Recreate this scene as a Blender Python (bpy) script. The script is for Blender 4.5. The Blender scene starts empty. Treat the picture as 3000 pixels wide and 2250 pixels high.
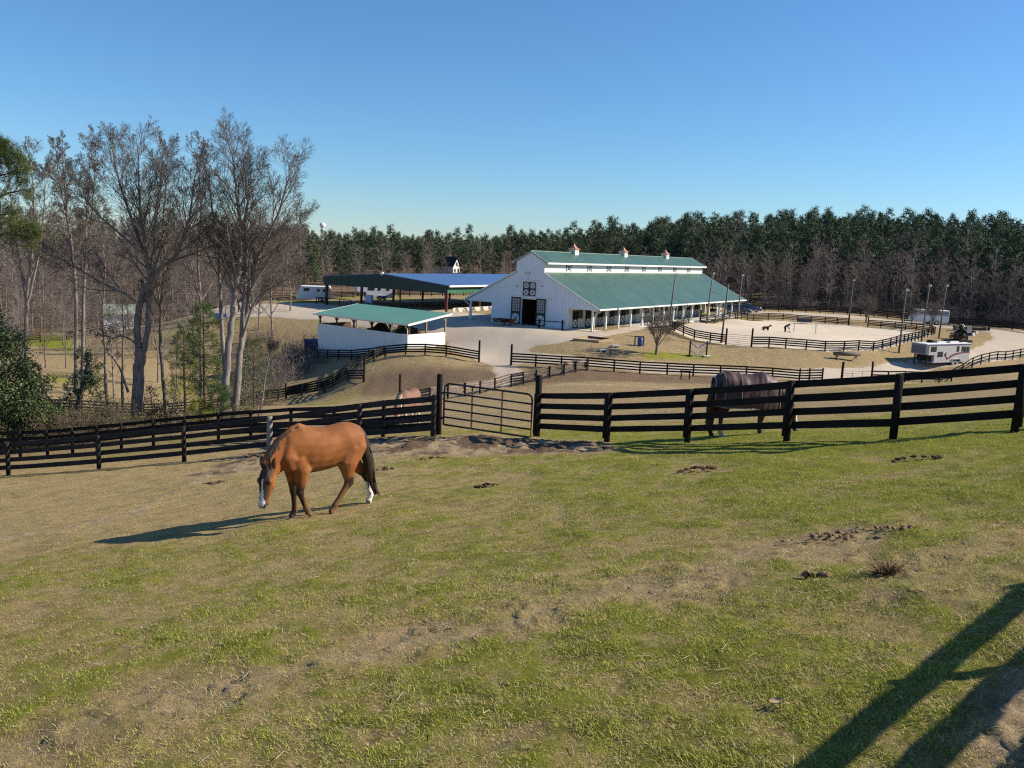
import bpy, bmesh, math, random
import numpy as np
from mathutils import Vector, Matrix, noise as mnoise
RAD = math.radians
random.seed(7)
rng = np.random.default_rng(11)
scene = bpy.context.scene
COL = scene.collection

# ------------------------------------------------------------------ camera geometry
PITCH, ROLL, FPX, CZ = RAD(8.79), RAD(2.455), 2500.0, 9.2
CAM = np.array([0, 0, CZ])
_F = np.array([0, math.cos(PITCH), -math.sin(PITCH)])
_R0 = np.array([1.0, 0, 0]); _U0 = np.array([0, math.sin(PITCH), math.cos(PITCH)])
_R = _R0 * math.cos(ROLL) + _U0 * math.sin(ROLL)
_U = _U0 * math.cos(ROLL) - _R0 * math.sin(ROLL)
def ray(x, y): return _F + (x - 1500) / FPX * _R - (y - 1125) / FPX * _U
def at(x, y, d):
    v = ray(x, y); return CAM + v * (d / v[1])
def atz(x, y, z):
    v = ray(x, y); return CAM + v * ((z - CZ) / v[2])

# ------------------------------------------------------------------ object helpers
def tag(o, label=None, cat=None, group=None, kind=None):
    if label: o['label'] = label
    if cat: o['category'] = cat
    if group: o['group'] = group
    if kind: o['kind'] = kind
    return o
def thing(name, loc=(0, 0, 0), rz=0.0, label=None, cat=None, group=None):
    o = bpy.data.objects.new(name, None); COL.objects.link(o)
    o.location = loc; o.rotation_euler = (0, 0, rz); o.empty_display_size = 0.3
    return tag(o, label, cat, group)
def link_mesh(name, me, mat=None, parent=None):
    o = bpy.data.objects.new(name, me); COL.objects.link(o)
    if mat is not None and not me.materials: me.materials.append(mat)
    if parent is not None: o.parent = parent
    return o
def np_mesh(name, verts, faces, smooth=False):
    """verts (n,3), faces (m,k) all the same size"""
    verts = np.asarray(verts, np.float32); faces = np.asarray(faces, np.int32)
    me = bpy.data.meshes.new(name)
    n, (m, k) = len(verts), faces.shape
    me.vertices.add(n); me.vertices.foreach_set('co', verts.ravel())
    me.loops.add(m * k); me.loops.foreach_set('vertex_index', faces.ravel())
    me.polygons.add(m)
    me.polygons.foreach_set('loop_start', np.arange(0, m * k, k, dtype=np.int32))
    me.polygons.foreach_set('loop_total', np.full(m, k, np.int32))
    if smooth: me.polygons.foreach_set('use_smooth', np.ones(m, bool))
    me.update(calc_edges=True)
    return me
def add_attr(me, name, vals, kind='FLOAT', domain='POINT'):
    a = me.attributes.new(name, kind, domain)
    a.data.foreach_set('value' if kind == 'FLOAT' else 'color', np.asarray(vals, np.float32).ravel())
def copy_tree(o, parent=None):
    c = o.copy(); COL.objects.link(c)
    if parent is not None: c.parent = parent
    for ch in list(o.children): copy_tree(ch, c)
    return c

class MB:
    """collects shapes; build() links them as one mesh object"""
    def __init__(s): s.v = []; s.f = []; s.m = []; s.mi = 0
    def add(s, vs, fs):
        b = len(s.v); s.v += [tuple(v) for v in vs]
        s.f += [tuple(i + b for i in f) for f in fs]; s.m += [s.mi] * len(fs); return s
    def box(s, c, size, rz=0.0, rx=0.0, ry=0.0, taper=1.0):
        hx, hy, hz = size[0] / 2, size[1] / 2, size[2] / 2
        R = Matrix.Rotation(rz, 3, 'Z') @ Matrix.Rotation(ry, 3, 'Y') @ Matrix.Rotation(rx, 3, 'X')
        vs = []
        for z in (-1, 1):
            t = taper if z > 0 else 1.0
            for x, y in ((-1, -1), (1, -1), (1, 1), (-1, 1)):
                vs.append(Vector(c) + R @ Vector((x * hx * t, y * hy * t, z * hz)))
        return s.add(vs, [(3, 2, 1, 0), (4, 5, 6, 7), (0, 1, 5, 4), (1, 2, 6, 5), (2, 3, 7, 6), (3, 0, 4, 7)])
    def span(s, a, b):
        return s.box([(a[i] + b[i]) / 2 for i in range(3)], [abs(b[i] - a[i]) for i in range(3)])
    def bar(s, p0, p1, w, h, up=(0, 0, 1)):
        p0, p1 = Vector(p0), Vector(p1); d = (p1 - p0).normalized()
        sd = d.cross(Vector(up))
        if sd.length < 1e-5: sd = d.cross(Vector((1, 0, 0)))
        sd.normalize(); u = sd.cross(d)
        vs = []
        for p in (p0, p1):
            for a, b in ((-1, -1), (1, -1), (1, 1), (-1, 1)):
                vs.append(p + sd * (a * w / 2) + u * (b * h / 2))
        return s.add(vs, [(3, 2, 1, 0), (4, 5, 6, 7), (0, 1, 5, 4), (1, 2, 6, 5), (2, 3, 7, 6), (3, 0, 4, 7)])
    def tube(s, pts, rad, n=8, cap=True, sy=1.0):
        pts = [Vector(p) for p in pts]; k = len(pts)
        if not hasattr(rad, '__len__'): rad = [rad] * k
        vs = []; ref = None
        for i, p in enumerate(pts):
            d = (pts[min(i + 1, k - 1)] - pts[max(i - 1, 0)])
            d = d.normalized() if d.length > 1e-9 else Vector((0, 0, 1))
            if ref is None:
                ref = Vector((1, 0, 0)) if abs(d.x) < .8 else Vector((0, 1, 0))
            ref = (ref - d * ref.dot(d)); ref.normalize(); b = d.cross(ref)
            for j in range(n):
                a = 2 * math.pi * j / n
                vs.append(p + ref * (math.cos(a) * rad[i]) + b * (math.sin(a) * rad[i] * sy))
        fs = []
        for i in range(k - 1):
            for j in range(n):
                j2 = (j + 1) % n
                fs.append((i * n + j, i * n + j2, (i + 1) * n + j2, (i + 1) * n + j))
        if cap:
            fs.append(tuple(range(n - 1, -1, -1))); fs.append(tuple((k - 1) * n + j for j in range(n)))
        return s.add(vs, fs)
    def prism(s, poly, o, u, v, w):
        """poly of (a,b) -> o+a*u+b*v, extruded along vector w"""
        o, u, v, w = Vector(o), Vector(u), Vector(v), Vector(w); n = len(poly)
        base = [o + u * a + v * b for a, b in poly]
        vs = base + [p + w for p in base]
        fs = [tuple(range(n)), tuple(range(2 * n - 1, n - 1, -1))]
        for i in range(n):
            j = (i + 1) % n; fs.append((j, i, n + i, n + j))
        return s.add(vs, fs)
    def rings(s, rings, close=True):
        n = len(rings[0]); vs = [p for r in rings for p in r]; fs = []
        for i in range(len(rings) - 1):
            for j in range(n):
                j2 = (j + 1) % n
                fs.append((i * n + j, i * n + j2, (i + 1) * n + j2, (i + 1) * n + j))
        if close:
            fs.append(tuple(range(n - 1, -1, -1))); b = (len(rings) - 1) * n
            fs.append(tuple(b + j for j in range(n)))
        return s.add(vs, fs)
    def ball(s, c, r, n=8, m=6):
        if not hasattr(r, '__len__'): r = (r, r, r)
        rr = []
        for i in range(m + 1):
            a = -math.pi / 2 + math.pi * i / m; ca = max(math.cos(a), .02)
            rr.append([(c[0] + r[0] * ca * math.cos(2 * math.pi * j / n), c[1] + r[1] * ca * math.sin(2 * math.pi * j / n), c[2] + r[2] * math.sin(a)) for j in range(n)])
        return s.rings(rr)
    def build(s, name, mat, parent=None, smooth=False, off=None, fix=False):
        me = bpy.data.meshes.new(name)
        vs = s.v if off is None else [(v[0] - off[0], v[1] - off[1], v[2] - off[2]) for v in s.v]
        me.from_pydata(vs, [], s.f)
        for mm in (mat if isinstance(mat, (list, tuple)) else [mat]): me.materials.append(mm)
        if isinstance(mat, (list, tuple)): me.polygons.foreach_set('material_index', s.m)
        if fix:
            bm = bmesh.new(); bm.from_mesh(me); bmesh.ops.recalc_face_normals(bm, faces=bm.faces); bm.to_mesh(me); bm.free()
        if smooth: me.polygons.foreach_set('use_smooth', np.ones(len(s.f), bool))
        me.update()
        return link_mesh(name, me, None, parent)

# ------------------------------------------------------------------ materials
def nodes_of(name):
    m = bpy.data.materials.new(name); m.use_nodes = True
    nt = m.node_tree; return m, nt, nt.nodes['Principled BSDF']
def nd(nt, t, **kw):
    n = nt.nodes.new(t)
    for k, v in kw.items():
        if k.startswith('i_'):
            key = k[2:]; n.inputs[int(key) if key.isdigit() else key].default_value = v
        else: setattr(n, k, v)
    return n
def ramp(nt, fac, stops, interp='LINEAR'):
    r = nt.nodes.new('ShaderNodeValToRGB'); cr = r.color_ramp; cr.interpolation = interp
    while len(cr.elements) > len(stops): cr.elements.remove(cr.elements[-1])
    while len(cr.elements) < len(stops): cr.elements.new(1.0)
    for e, (p, c) in zip(cr.elements, stops):
        e.position = p; e.color = (c[0], c[1], c[2], 1) if hasattr(c, '__len__') else (c, c, c, 1)
    if fac is not None: nt.links.new(fac, r.inputs['Fac'])
    return r
def mixc(nt, fac, a, b, mode='MIX'):
    n = nt.nodes.new('ShaderNodeMix'); n.data_type = 'RGBA'; n.blend_type = mode
    for sock, v in ((n.inputs[0], fac), (n.inputs[6], a), (n.inputs[7], b)):
        if hasattr(v, 'is_output'): nt.links.new(v, sock)
        else: sock.default_value = v if not hasattr(v, '__len__') else (v[0], v[1], v[2], 1)
    return n.outputs[2]
def math_n(nt, op, a, b=None, clamp=False):
    n = nt.nodes.new('ShaderNodeMath'); n.operation = op; n.use_clamp = clamp
    for i, v in enumerate((a, b)):
        if v is None: continue
        if hasattr(v, 'is_output'): nt.links.new(v, n.inputs[i])
        else: n.inputs[i].default_value = v
    return n.outputs[0]
def noise_out(nt, scale, detail=3, rough=.6, coord='Object', stretch=None):
    tc = nd(nt, 'ShaderNodeTexCoord'); src = tc.outputs[coord]
    if stretch:
        mp = nd(nt, 'ShaderNodeMapping'); mp.inputs['Scale'].default_value = stretch
        nt.links.new(src, mp.inputs['Vector']); src = mp.outputs[0]
    n = nd(nt, 'ShaderNodeTexNoise'); n.inputs['Scale'].default_value = scale
    n.inputs['Detail'].default_value = detail; n.inputs['Roughness'].default_value = rough
    nt.links.new(src, n.inputs['Vector']); return n.outputs['Fac']
def M(name, c1, c2=None, scale=3.0, rough=.8, metal=0.0, bump=0.0, bscale=None, stretch=None, spec=.3, rnd=0.0, detail=4):
    m, nt, b = nodes_of(name)
    c2 = c2 or tuple(x * .8 for x in c1)
    f = noise_out(nt, scale, detail, .6, 'Object', stretch)
    r = ramp(nt, f, [(.3, c2), (.7, c1)]); out = r.outputs[0]
    if rnd:
        oi = nd(nt, 'ShaderNodeObjectInfo')
        mr = nd(nt, 'ShaderNodeMapRange'); mr.inputs[3].default_value = 1 - rnd; mr.inputs[4].default_value = 1 + rnd
        nt.links.new(oi.outputs['Random'], mr.inputs[0])
        hs = nd(nt, 'ShaderNodeHueSaturation'); nt.links.new(mr.outputs[0], hs.inputs['Value']); nt.links.new(out, hs.inputs['Color'])
        out = hs.outputs[0]
    nt.links.new(out, b.inputs['Base Color'])
    b.inputs['Roughness'].default_value = rough; b.inputs['Metallic'].default_value = metal
    b.inputs['Specular IOR Level'].default_value = spec
    if bump:
        f2 = noise_out(nt, bscale or scale * 4, 4, .65, 'Object', stretch)
        bp = nd(nt, 'ShaderNodeBump'); bp.inputs['Strength'].default_value = bump; bp.inputs['Distance'].default_value = .02
        nt.links.new(f2, bp.inputs['Height']); nt.links.new(bp.outputs[0], b.inputs['Normal'])
    return m
def M_lines(name, c1, c2, axis, period, dark=.7, width=.12, rough=.6, bump=.4, spec=.3, metal=0.0, grime=None):
    """painted sheet with repeating ribs/battens along one object axis"""
    m, nt, b = nodes_of(name)
    tc = nd(nt, 'ShaderNodeTexCoord'); sp = nd(nt, 'ShaderNodeSeparateXYZ'); nt.links.new(tc.outputs['Object'], sp.inputs[0])
    x = math_n(nt, 'FRACT', math_n(nt, 'DIVIDE', sp.outputs[axis], period))
    line = math_n(nt, 'LESS_THAN', x, width)
    f = noise_out(nt, .35, 5, .65); r = ramp(nt, f, [(.3, c2), (.7, c1)])
    out = mixc(nt, math_n(nt, 'MULTIPLY', line, 1 - dark), r.outputs[0], (0, 0, 0))
    f3 = noise_out(nt, 2.2, 5, .7, 'Object', (1, 1, .25))
    out = mixc(nt, math_n(nt, 'MULTIPLY', ramp(nt, f3, [(.55, 0), (.8, 1)]).outputs[0], .14 if grime else .08), out, grime or (c2[0] * .6, c2[1] * .6, c2[2] * .6))
    nt.links.new(out, b.inputs['Base Color'])
    b.inputs['Roughness'].default_value = rough; b.inputs['Specular IOR Level'].default_value = spec; b.inputs['Metallic'].default_value = metal
    bp = nd(nt, 'ShaderNodeBump'); bp.inputs['Strength'].default_value = bump; bp.inputs['Distance'].default_value = .03
    nt.links.new(line, bp.inputs['Height']); nt.links.new(bp.outputs[0], b.inputs['Normal'])
    return m
def M_attr(name, rough=.8, spec=.2, attr='col', bump=0.0, bscale=60, var=.25, vscale=20, translucent=0.0, rnd=0.0):
    m, nt, b = nodes_of(name)
    a = nd(nt, 'ShaderNodeAttribute', attribute_name=attr)
    f = noise_out(nt, vscale, 4, .6)
    mr = nd(nt, 'ShaderNodeMapRange'); nt.links.new(f, mr.inputs[0]); mr.inputs[1].default_value = .25; mr.inputs[2].default_value = .75
    mr.inputs[3].default_value = 1 - var; mr.inputs[4].default_value = 1 + var
    hs = nd(nt, 'ShaderNodeHueSaturation'); nt.links.new(a.outputs['Color'], hs.inputs['Color']); nt.links.new(mr.outputs[0], hs.inputs['Value'])
    out = hs.outputs[0]
    if rnd:
        oi = nd(nt, 'ShaderNodeObjectInfo')
        m2 = nd(nt, 'ShaderNodeMapRange'); m2.inputs[3].default_value = 1 - rnd; m2.inputs[4].default_value = 1 + rnd
        nt.links.new(oi.outputs['Random'], m2.inputs[0])
        h2 = nd(nt, 'ShaderNodeHueSaturation'); nt.links.new(m2.outputs[0], h2.inputs['Value']); nt.links.new(out, h2.inputs['Color'])
        m3 = nd(nt, 'ShaderNodeMapRange'); m3.inputs[3].default_value = .475; m3.inputs[4].default_value = .52
        nt.links.new(math_n(nt, 'FRACT', math_n(nt, 'MULTIPLY', oi.outputs['Random'], 7.31)), m3.inputs[0]); nt.links.new(m3.outputs[0], h2.inputs['Hue'])
        out = h2.outputs[0]
    nt.links.new(out, b.inputs['Base Color']); b.inputs['Roughness'].default_value = rough; b.inputs['Specular IOR Level'].default_value = spec
    if bump:
        f2 = noise_out(nt, bscale, 4, .65); bp = nd(nt, 'ShaderNodeBump'); bp.inputs['Strength'].default_value = bump; bp.inputs['Distance'].default_value = .02
        nt.links.new(f2, bp.inputs['Height']); nt.links.new(bp.outputs[0], b.inputs['Normal'])
    return m

WHITE = M('white_paint', (.79, .78, .76), (.70, .69, .66), .7, .55)
WHITE_SIDING_Y = M_lines('white_siding_gable', (.82, .82, .83), (.74, .74, .75), 1, .42, .8, .1, .6, .4, grime=(.40, .38, .34))
WHITE_SIDING_X = M_lines('white_siding_side', (.78, .78, .76), (.70, .69, .66), 0, .42, .8, .1, .6, .4)
CREAM_WALL = M_lines('cream_stall_wall', (.74, .70, .62), (.64, .59, .5), 0, .42, .86, .1, .7, .3, grime=(.45, .36, .26))
GREEN_ROOF = M_lines('green_metal_roof', (.068, .135, .098), (.046, .098, .072), 0, .46, .82, .14, .42, .35, .5, grime=(.10, .16, .12))
GREEN_ROOF2 = M_lines('shed_green_roof', (.125, .29, .20), (.10, .245, .168), 1, .6, .88, .1, .45, .3, .5)
DKGREEN = M_lines('dark_green_sheet', (.02, .052, .045), (.015, .04, .035), 1, .3, .75, .2, .5, .5)
MIDGREEN = M_lines('green_ribbed_sheet', (.06, .22, .12), (.045, .17, .09), 0, .36, .45, .35, .5, .6)
SKY_TINT_ROOF = M_lines('sky_tinted_metal_roof', (.075, .14, .31), (.06, .115, .26), 0, .6, .85, .1, .4, .3, .5)  # blue of the reflected sky put into the roof's base colour
TRIM_GREEN = M('dark_green_trim', (.018, .032, .03), (.012, .022, .02), 6, .5)
STALL_SHADE = M('stall_interior_shade', (.02, .018, .016), (.012, .01, .01), 2, .9)
RED_STEEL = M('red_oxide_steel', (.16, .035, .03), (.09, .02, .018), 4, .6)
COPPER = M('copper_sheet', (.72, .33, .20), (.52, .22, .13), 5, .45, 0.35)
GLASS = M('dark_glass', (.03, .035, .04), (.02, .022, .025), 2, .12, 0, 0, spec=.6)
PALEGLASS = M('frosted_glass', (.42, .40, .38), (.30, .28, .27), 5, .3, 0, 0, spec=.5)
BLACKWOOD = M('black_stained_board', (.022, .018, .017), (.011, .009, .0085), 3, .82, 0, .5, 30, (1, 1, 6), .15, detail=6)
WORNWOOD = M('worn_black_board', (.055, .048, .045), (.018, .015, .014), 2.2, .85, 0, .5, 26, (1, 1, 5), .15, detail=6)
GREYWOOD = M('weathered_grey_board', (.24, .19, .155), (.075, .055, .045), 2.0, .9, 0, .5, 20, (1, 1, 3), .1, detail=6)
PALEPOST = M('bleached_post_wood', (.36, .31, .27), (.19, .16, .135), 5, .9, 0, .6, 25, (1, 1, .2), .1)
TANWOOD = M('raw_timber', (.42, .30, .19), (.28, .19, .11), 4, .8, 0, .3, 20)
BROWNWOOD = M('brown_timber', (.13, .075, .04), (.075, .042, .022), 4, .8)
GATEMETAL = M('black_gate_pipe', (.018, .018, .02), (.012, .012, .013), 8, .4, 0, .1, 20, spec=.5)
GREYPOLE = M('grey_weathered_pole', (.20, .19, .165), (.12, .11, .095), 3, .85, 0, .3, 20, (1, 1, .3))
GREENPOLE = M('green_grey_pole', (.13, .155, .135), (.085, .10, .09), 3, .8, 0, .3, 20, (1, 1, .3))
BLACKMETAL = M('black_metal', (.015, .015, .016), (.01, .01, .011), 5, .5)
RUBBER = M('tyre_rubber', (.018, .018, .018), (.012, .012, .012), 8, .85)
ALU = M('bright_metal', (.62, .63, .65), (.5, .5, .52), 6, .35, .7)
GREYSHELL = M('grey_trailer_paint', (.47, .45, .45), (.43, .41, .41), .8, .4, 0, 0, spec=.5)
DKSHELL = M('charcoal_trailer_nose', (.13, .125, .14), (.11, .105, .12), .8, .45, 0, 0, spec=.5)
WHITESHELL = M('white_trailer_paint', (.76, .76, .76), (.70, .70, .69), .8, .4, 0, 0, spec=.5)
BLUEPLASTIC = M('blue_plastic', (.03, .10, .34), (.025, .08, .27), 3, .4)
BLUESKIP = M('blue_skip_paint', (.02, .04, .13), (.012, .025, .08), 3, .6, 0)
ORANGE = M('orange_plastic', (.75, .16, .03), (.62, .12, .02), 3, .5)
REDPAINT = M('red_paint', (.30, .045, .03), (.22, .03, .02), 3, .5)
LBLUE = M('pale_blue_paint', (.20, .34, .62), (.16, .28, .55), 3, .5)
CONCRETE = M('pale_concrete', (.62, .60, .56), (.50, .48, .44), 4, .85)
PALEBLUE_BOX_SHADE = M('pale_blue_box_and_shade', (.35, .45, .68), (.3, .4, .6), 3, .5)
# ------------------------------------------------------------------ terrain height field
def NP(x, y): return 6.91 + .1456 * x - .1318 * y       # near pasture plane
# arena ring (photo pixels of post bases), flat at -0.65
ARENA_Z = -.65
ARENA_PX = [(1962, 971), (1975, 981), (2001, 989), (2033, 996), (2080, 1003), (2126, 1009), (2201, 1016), (2252, 1018), (2301, 1021), (2361, 1024), (2417, 1026), (2472, 1026), (2515, 1025),
            (2558, 1024), (2584, 1021), (2608, 1018), (2625, 1014), (2648, 1007), (2670, 1001), (2690, 996), (2707, 991), (2728, 985.5), (2738, 980), (2722, 975.5), (2683, 971), (2652, 967), (2621, 964), (2580, 960.5),
            (2542, 958), (2486, 953), (2452, 950.5), (2417, 948), (2376, 945.5), (2336, 943.5), (2293, 941.5), (2250, 940.5), (2207, 941), (2170, 943), (2136, 945.5), (2094, 949), (2051, 953), (2017, 957), (1985, 962)]
ARENA = np.array([atz(x, y, ARENA_Z)[:2] for x, y in ARENA_PX])
BARN_A = np.array([9.397, 103.934]); BARN_TH = RAD(56.377)
BS = np.array([math.cos(BARN_TH), math.sin(BARN_TH)]); BT = np.array([-math.sin(BARN_TH), math.cos(BARN_TH)])
BL, BW = 52.7, 18.48
def barn_xy(s, t): return BARN_A + BS * s + BT * t

cp = []
for x, y in ((-10, -6), (0, -6), (10, -6), (-4, 0), (4, 0), (-3, 5), (3, 5), (0, 10), (6, 10), (-6, 10), (10, 12), (-10, 14), (-3.5, 14), (3, 16), (-8, 20), (0, 20), (12, 6), (-14, 8), (-20, 14), (-14, 24), (-22, 24), (20, -10), (-20, -10)):
    cp.append((x, y, NP(x, y)))
PXC = [(1283, 1272, 25.4), (1565, 1289, 24.4), (1775, 1295, 22), (2010, 1298, 20.6), (2300, 1291, 18.3), (2610, 1290, 16.7), (2980, 1264, 16.6), (25, 1390, 31.5), (290, 1373, 30), (540, 1351, 29.2), (790, 1325, 28.4),
       (1000, 1300, 27.5), (1122, 1283, 27.4), (975, 1290, 30.5), (850, 1284, 33.5), (660, 1292, 36), (356, 1321, 36.8), (145, 1346, 37),
       (400, 1264, 44), (655, 1236, 44.5), (735, 1190, 70), (600, 1205, 66), (400, 1222, 75), (100, 1290, 46), (100, 1200, 70), (300, 1100, 95), (300, 1040, 112), (190, 997, 125), (345, 965, 148), (550, 950, 150), (0, 985, 140),
       (951, 1180, 88), (850, 1183, 86), (931, 1128, 88), (1030, 1085, 88), (1130, 1062, 88), (1290, 1047, 88), (1403, 1060, 89), (1497, 1069, 87), (1568, 1073, 86), (1721, 1084, 85), (1874, 1096, 85), (2030, 1103, 85), (2260, 1113, 85), (2340, 1123, 85), (2465, 1117, 88), (2552, 1111, 92),
       (1200, 1078, 85.5), (1200, 1130, 83), (1350, 1115, 82), (1200, 1185, 68), (1190, 1243, 34), (1312, 1167, 70), (1495, 1134, 80), (1700, 1113, 81), (1700, 1130, 74), (1700, 1200, 47), (2000, 1125, 79), (2000, 1150, 66), (2100, 1262, 24), (2350, 1160, 55), (2750, 1120, 60), (2966, 1062, 114), (2800, 1085, 100),
       (750, 1060, 112), (750, 1120, 98), (800, 1010, 115), (760, 935, 127), (680, 890, 146), (820, 885, 155), (1105, 878, 163), (870, 1150, 90),
       (1199, 1023, 96), (1313, 1010, 101), (1475, 1040, 94), (1922, 1038, 92), (2020, 1043, 94), (2475, 1063, 97), (2720, 1082, 101), (2650, 1119, 92), (2750, 1108, 99), (2560, 1124, 89), (2815, 1000, 123), (2775, 953, 153), (2965, 966, 141), (2482, 922, 162), (2200, 911, 162), (1730, 1000, 98)]
for p in PXC: cp.append(tuple(at(*p)))
for i in range(0, len(ARENA), 3): cp.append((ARENA[i][0], ARENA[i][1], ARENA_Z))
cp.append((ARENA[:, 0].mean(), ARENA[:, 1].mean(), ARENA_Z))
for s in (-6, 0, 14, 28, 42, 58):
    for t in (-3, 4, 12, 20): cp.append((*barn_xy(s, t), 0.0))
for s in (0, 18, 36): cp.append((*(np.array([-10.2, 127]) + BS * s), -.05))
for s in (0, 18, 36): cp.append((*(np.array([-31.6, 141.2]) + BS * s), -.7))
for x, y, z in ((60, 182, .5), (100, 172, .5), (115, 215, 7), (190, 225, 8), (80, 240, 9), (150, 270, 12), (60, 300, 9), (20, 230, 2), (0, 260, 2), (-60, 300, 0), (-120, 300, 0), (-130, 210, -5), (-70, 200, -3), (-20, 200, -1), (220, 400, 14), (60, 420, 8), (0, 450, 3), (-200, 450, 4), (320, 200, 9), (-300, 200, 0),
                (600, 600, 4), (-600, 600, 4), (0, 800, 4), (600, -300, 8), (-600, -300, 8), (0, -300, 10), (0, -60, 11), (60, 0, 13), (80, 60, 4), (-60, 10, -1), (-90, 60, -6), (-120, 120, -7), (120, 110, -2), (50, 40, 6), (900, 1500, 0), (-900, 1500, 0), (0, 2400, 0), (900, 0, 4), (-900, 0, 4)):
    cp.append((x, y, z))
cp = np.array(cp)
def _warp(p):           # compress far distances so that the spline stays calm
    r = np.hypot(p[:, 0], p[:, 1]); k = np.where(r > 250, 250 * (1 + np.log(np.maximum(r, 1) / 250)), r) / np.maximum(r, 1e-6)
    return p * k[:, None]
def _phi(r2): return np.where(r2 > 1e-12, .5 * r2 * np.log(np.maximum(r2, 1e-12)), 0)
_cw = _warp(cp[:, :2]) / 50
_n = len(cp)
_K = _phi(((_cw[:, None] - _cw[None]) ** 2).sum(-1)) + np.eye(_n) * .002
_P = np.hstack([np.ones((_n, 1)), _cw])
_A = np.zeros((_n + 3, _n + 3)); _A[:_n, :_n] = _K; _A[:_n, _n:] = _P; _A[_n:, :_n] = _P.T
_wts = np.linalg.solve(_A, np.concatenate([cp[:, 2], np.zeros(3)]))
def HZ(xy):
    xy = np.atleast_2d(np.asarray(xy, float)); out = np.zeros(len(xy))
    for i in range(0, len(xy), 20000):
        q = _warp(xy[i:i + 20000]) / 50
        out[i:i + 20000] = _phi(((q[:, None] - _cw[None]) ** 2).sum(-1)) @ _wts[:_n] + _wts[_n] + q @ _wts[_n + 1:]
    return out
def H(x, y): return float(HZ([(x, y)])[0])
def G(px, py, dmin=2.0, dmax=420.0):
    """first point of the ground on the ray through a photo pixel"""
    v = ray(px, py); d = np.geomspace(dmin, dmax, 1400)
    P = CAM[None] + v[None] * (d / v[1])[:, None]
    below = P[:, 2] - HZ(P[:, :2]) < 0
    i = int(np.argmax(below)) if below.any() else len(d) - 1
    if i == 0: return P[0]
    a, b = P[i - 1], P[i]; fa = a[2] - H(a[0], a[1]); fb = b[2] - H(b[0], b[1])
    t = fa / (fa - fb + 1e-9); q = a + (b - a) * t
    return np.array([q[0], q[1], H(q[0], q[1])])
def onground(px, d):
    """ground point in the direction of a photo column at distance d"""
    x = at(px, 900, d)[0]
    for _ in range(4):
        z = H(x, d); yy = 1125 - FPX * ((np.array([x, d, z]) - CAM) @ _U) / ((np.array([x, d, z]) - CAM) @ _F); x = at(px, yy, d)[0]
    return np.array([x, d, H(x, d)])
def gz(x, y): return (x, y, H(x, y))

# vectorised value noise
def vnoise(x, y, seed=0):
    xi = np.floor(x).astype(np.int64); yi = np.floor(y).astype(np.int64); xf = x - xi; yf = y - yi
    def h(a, b):
        n = (a * 374761393 + b * 668265263 + seed * 974711) & 0x7fffffff
        n = ((n ^ (n >> 13)) * 1274126177) & 0x7fffffff
        return ((n ^ (n >> 16)) & 0xffff) / 65535.0
    u = xf * xf * (3 - 2 * xf); v = yf * yf * (3 - 2 * yf)
    return (h(xi, yi) * (1 - u) + h(xi + 1, yi) * u) * (1 - v) + (h(xi, yi + 1) * (1 - u) + h(xi + 1, yi + 1) * u) * v
def fbm(x, y, sc, oct=4, seed=0):
    o = 0; a = 1; t = 0
    for i in range(oct):
        o = o + a * vnoise(x * sc + 17.3 * i, y * sc - 9.1 * i, seed + i); t += a; a *= .55; sc *= 2.03
    return o / t
def sstep(a, b, x):
    t = np.clip((x - a) / (b - a), 0, 1); return t * t * (3 - 2 * t)
def poly_sd(pts, poly):
    """signed distance (positive inside) to polygon"""
    pts = np.asarray(pts); poly = np.asarray(poly); out = np.zeros(len(pts))
    a = poly; b = np.roll(poly, -1, 0)
    for i in range(0, len(pts), 30000):
        p = pts[i:i + 30000]; d = np.full(len(p), 1e9); ins = np.zeros(len(p), bool)
        for j in range(len(a)):
            e = b[j] - a[j]; w = p - a[j]; t = np.clip((w @ e) / (e @ e + 1e-12), 0, 1)
            d = np.minimum(d, np.hypot(*(w - t[:, None] * e).T))
            c = (a[j][1] <= p[:, 1]) != (b[j][1] <= p[:, 1])
            xint = a[j][0] + (p[:, 1] - a[j][1]) / (e[1] if abs(e[1]) > 1e-9 else 1e-9) * e[0]
            ins ^= c & (p[:, 0] < xint)
        out[i:i + 30000] = np.where(ins, d, -d)
    return out
def path_d(pts, line):
    pts = np.asarray(pts); line = np.asarray(line); d = np.full(len(pts), 1e9)
    for a, b in zip(line[:-1], line[1:]):
        e = b - a; w = pts - a; t = np.clip((w @ e) / (e @ e + 1e-12), 0, 1)
        d = np.minimum(d, np.hypot(*(w - t[:, None] * e).T))
    return d
def gp(lst, dmin=2): return np.array([G(x, y, dmin)[:2] for x, y in lst])

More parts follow.
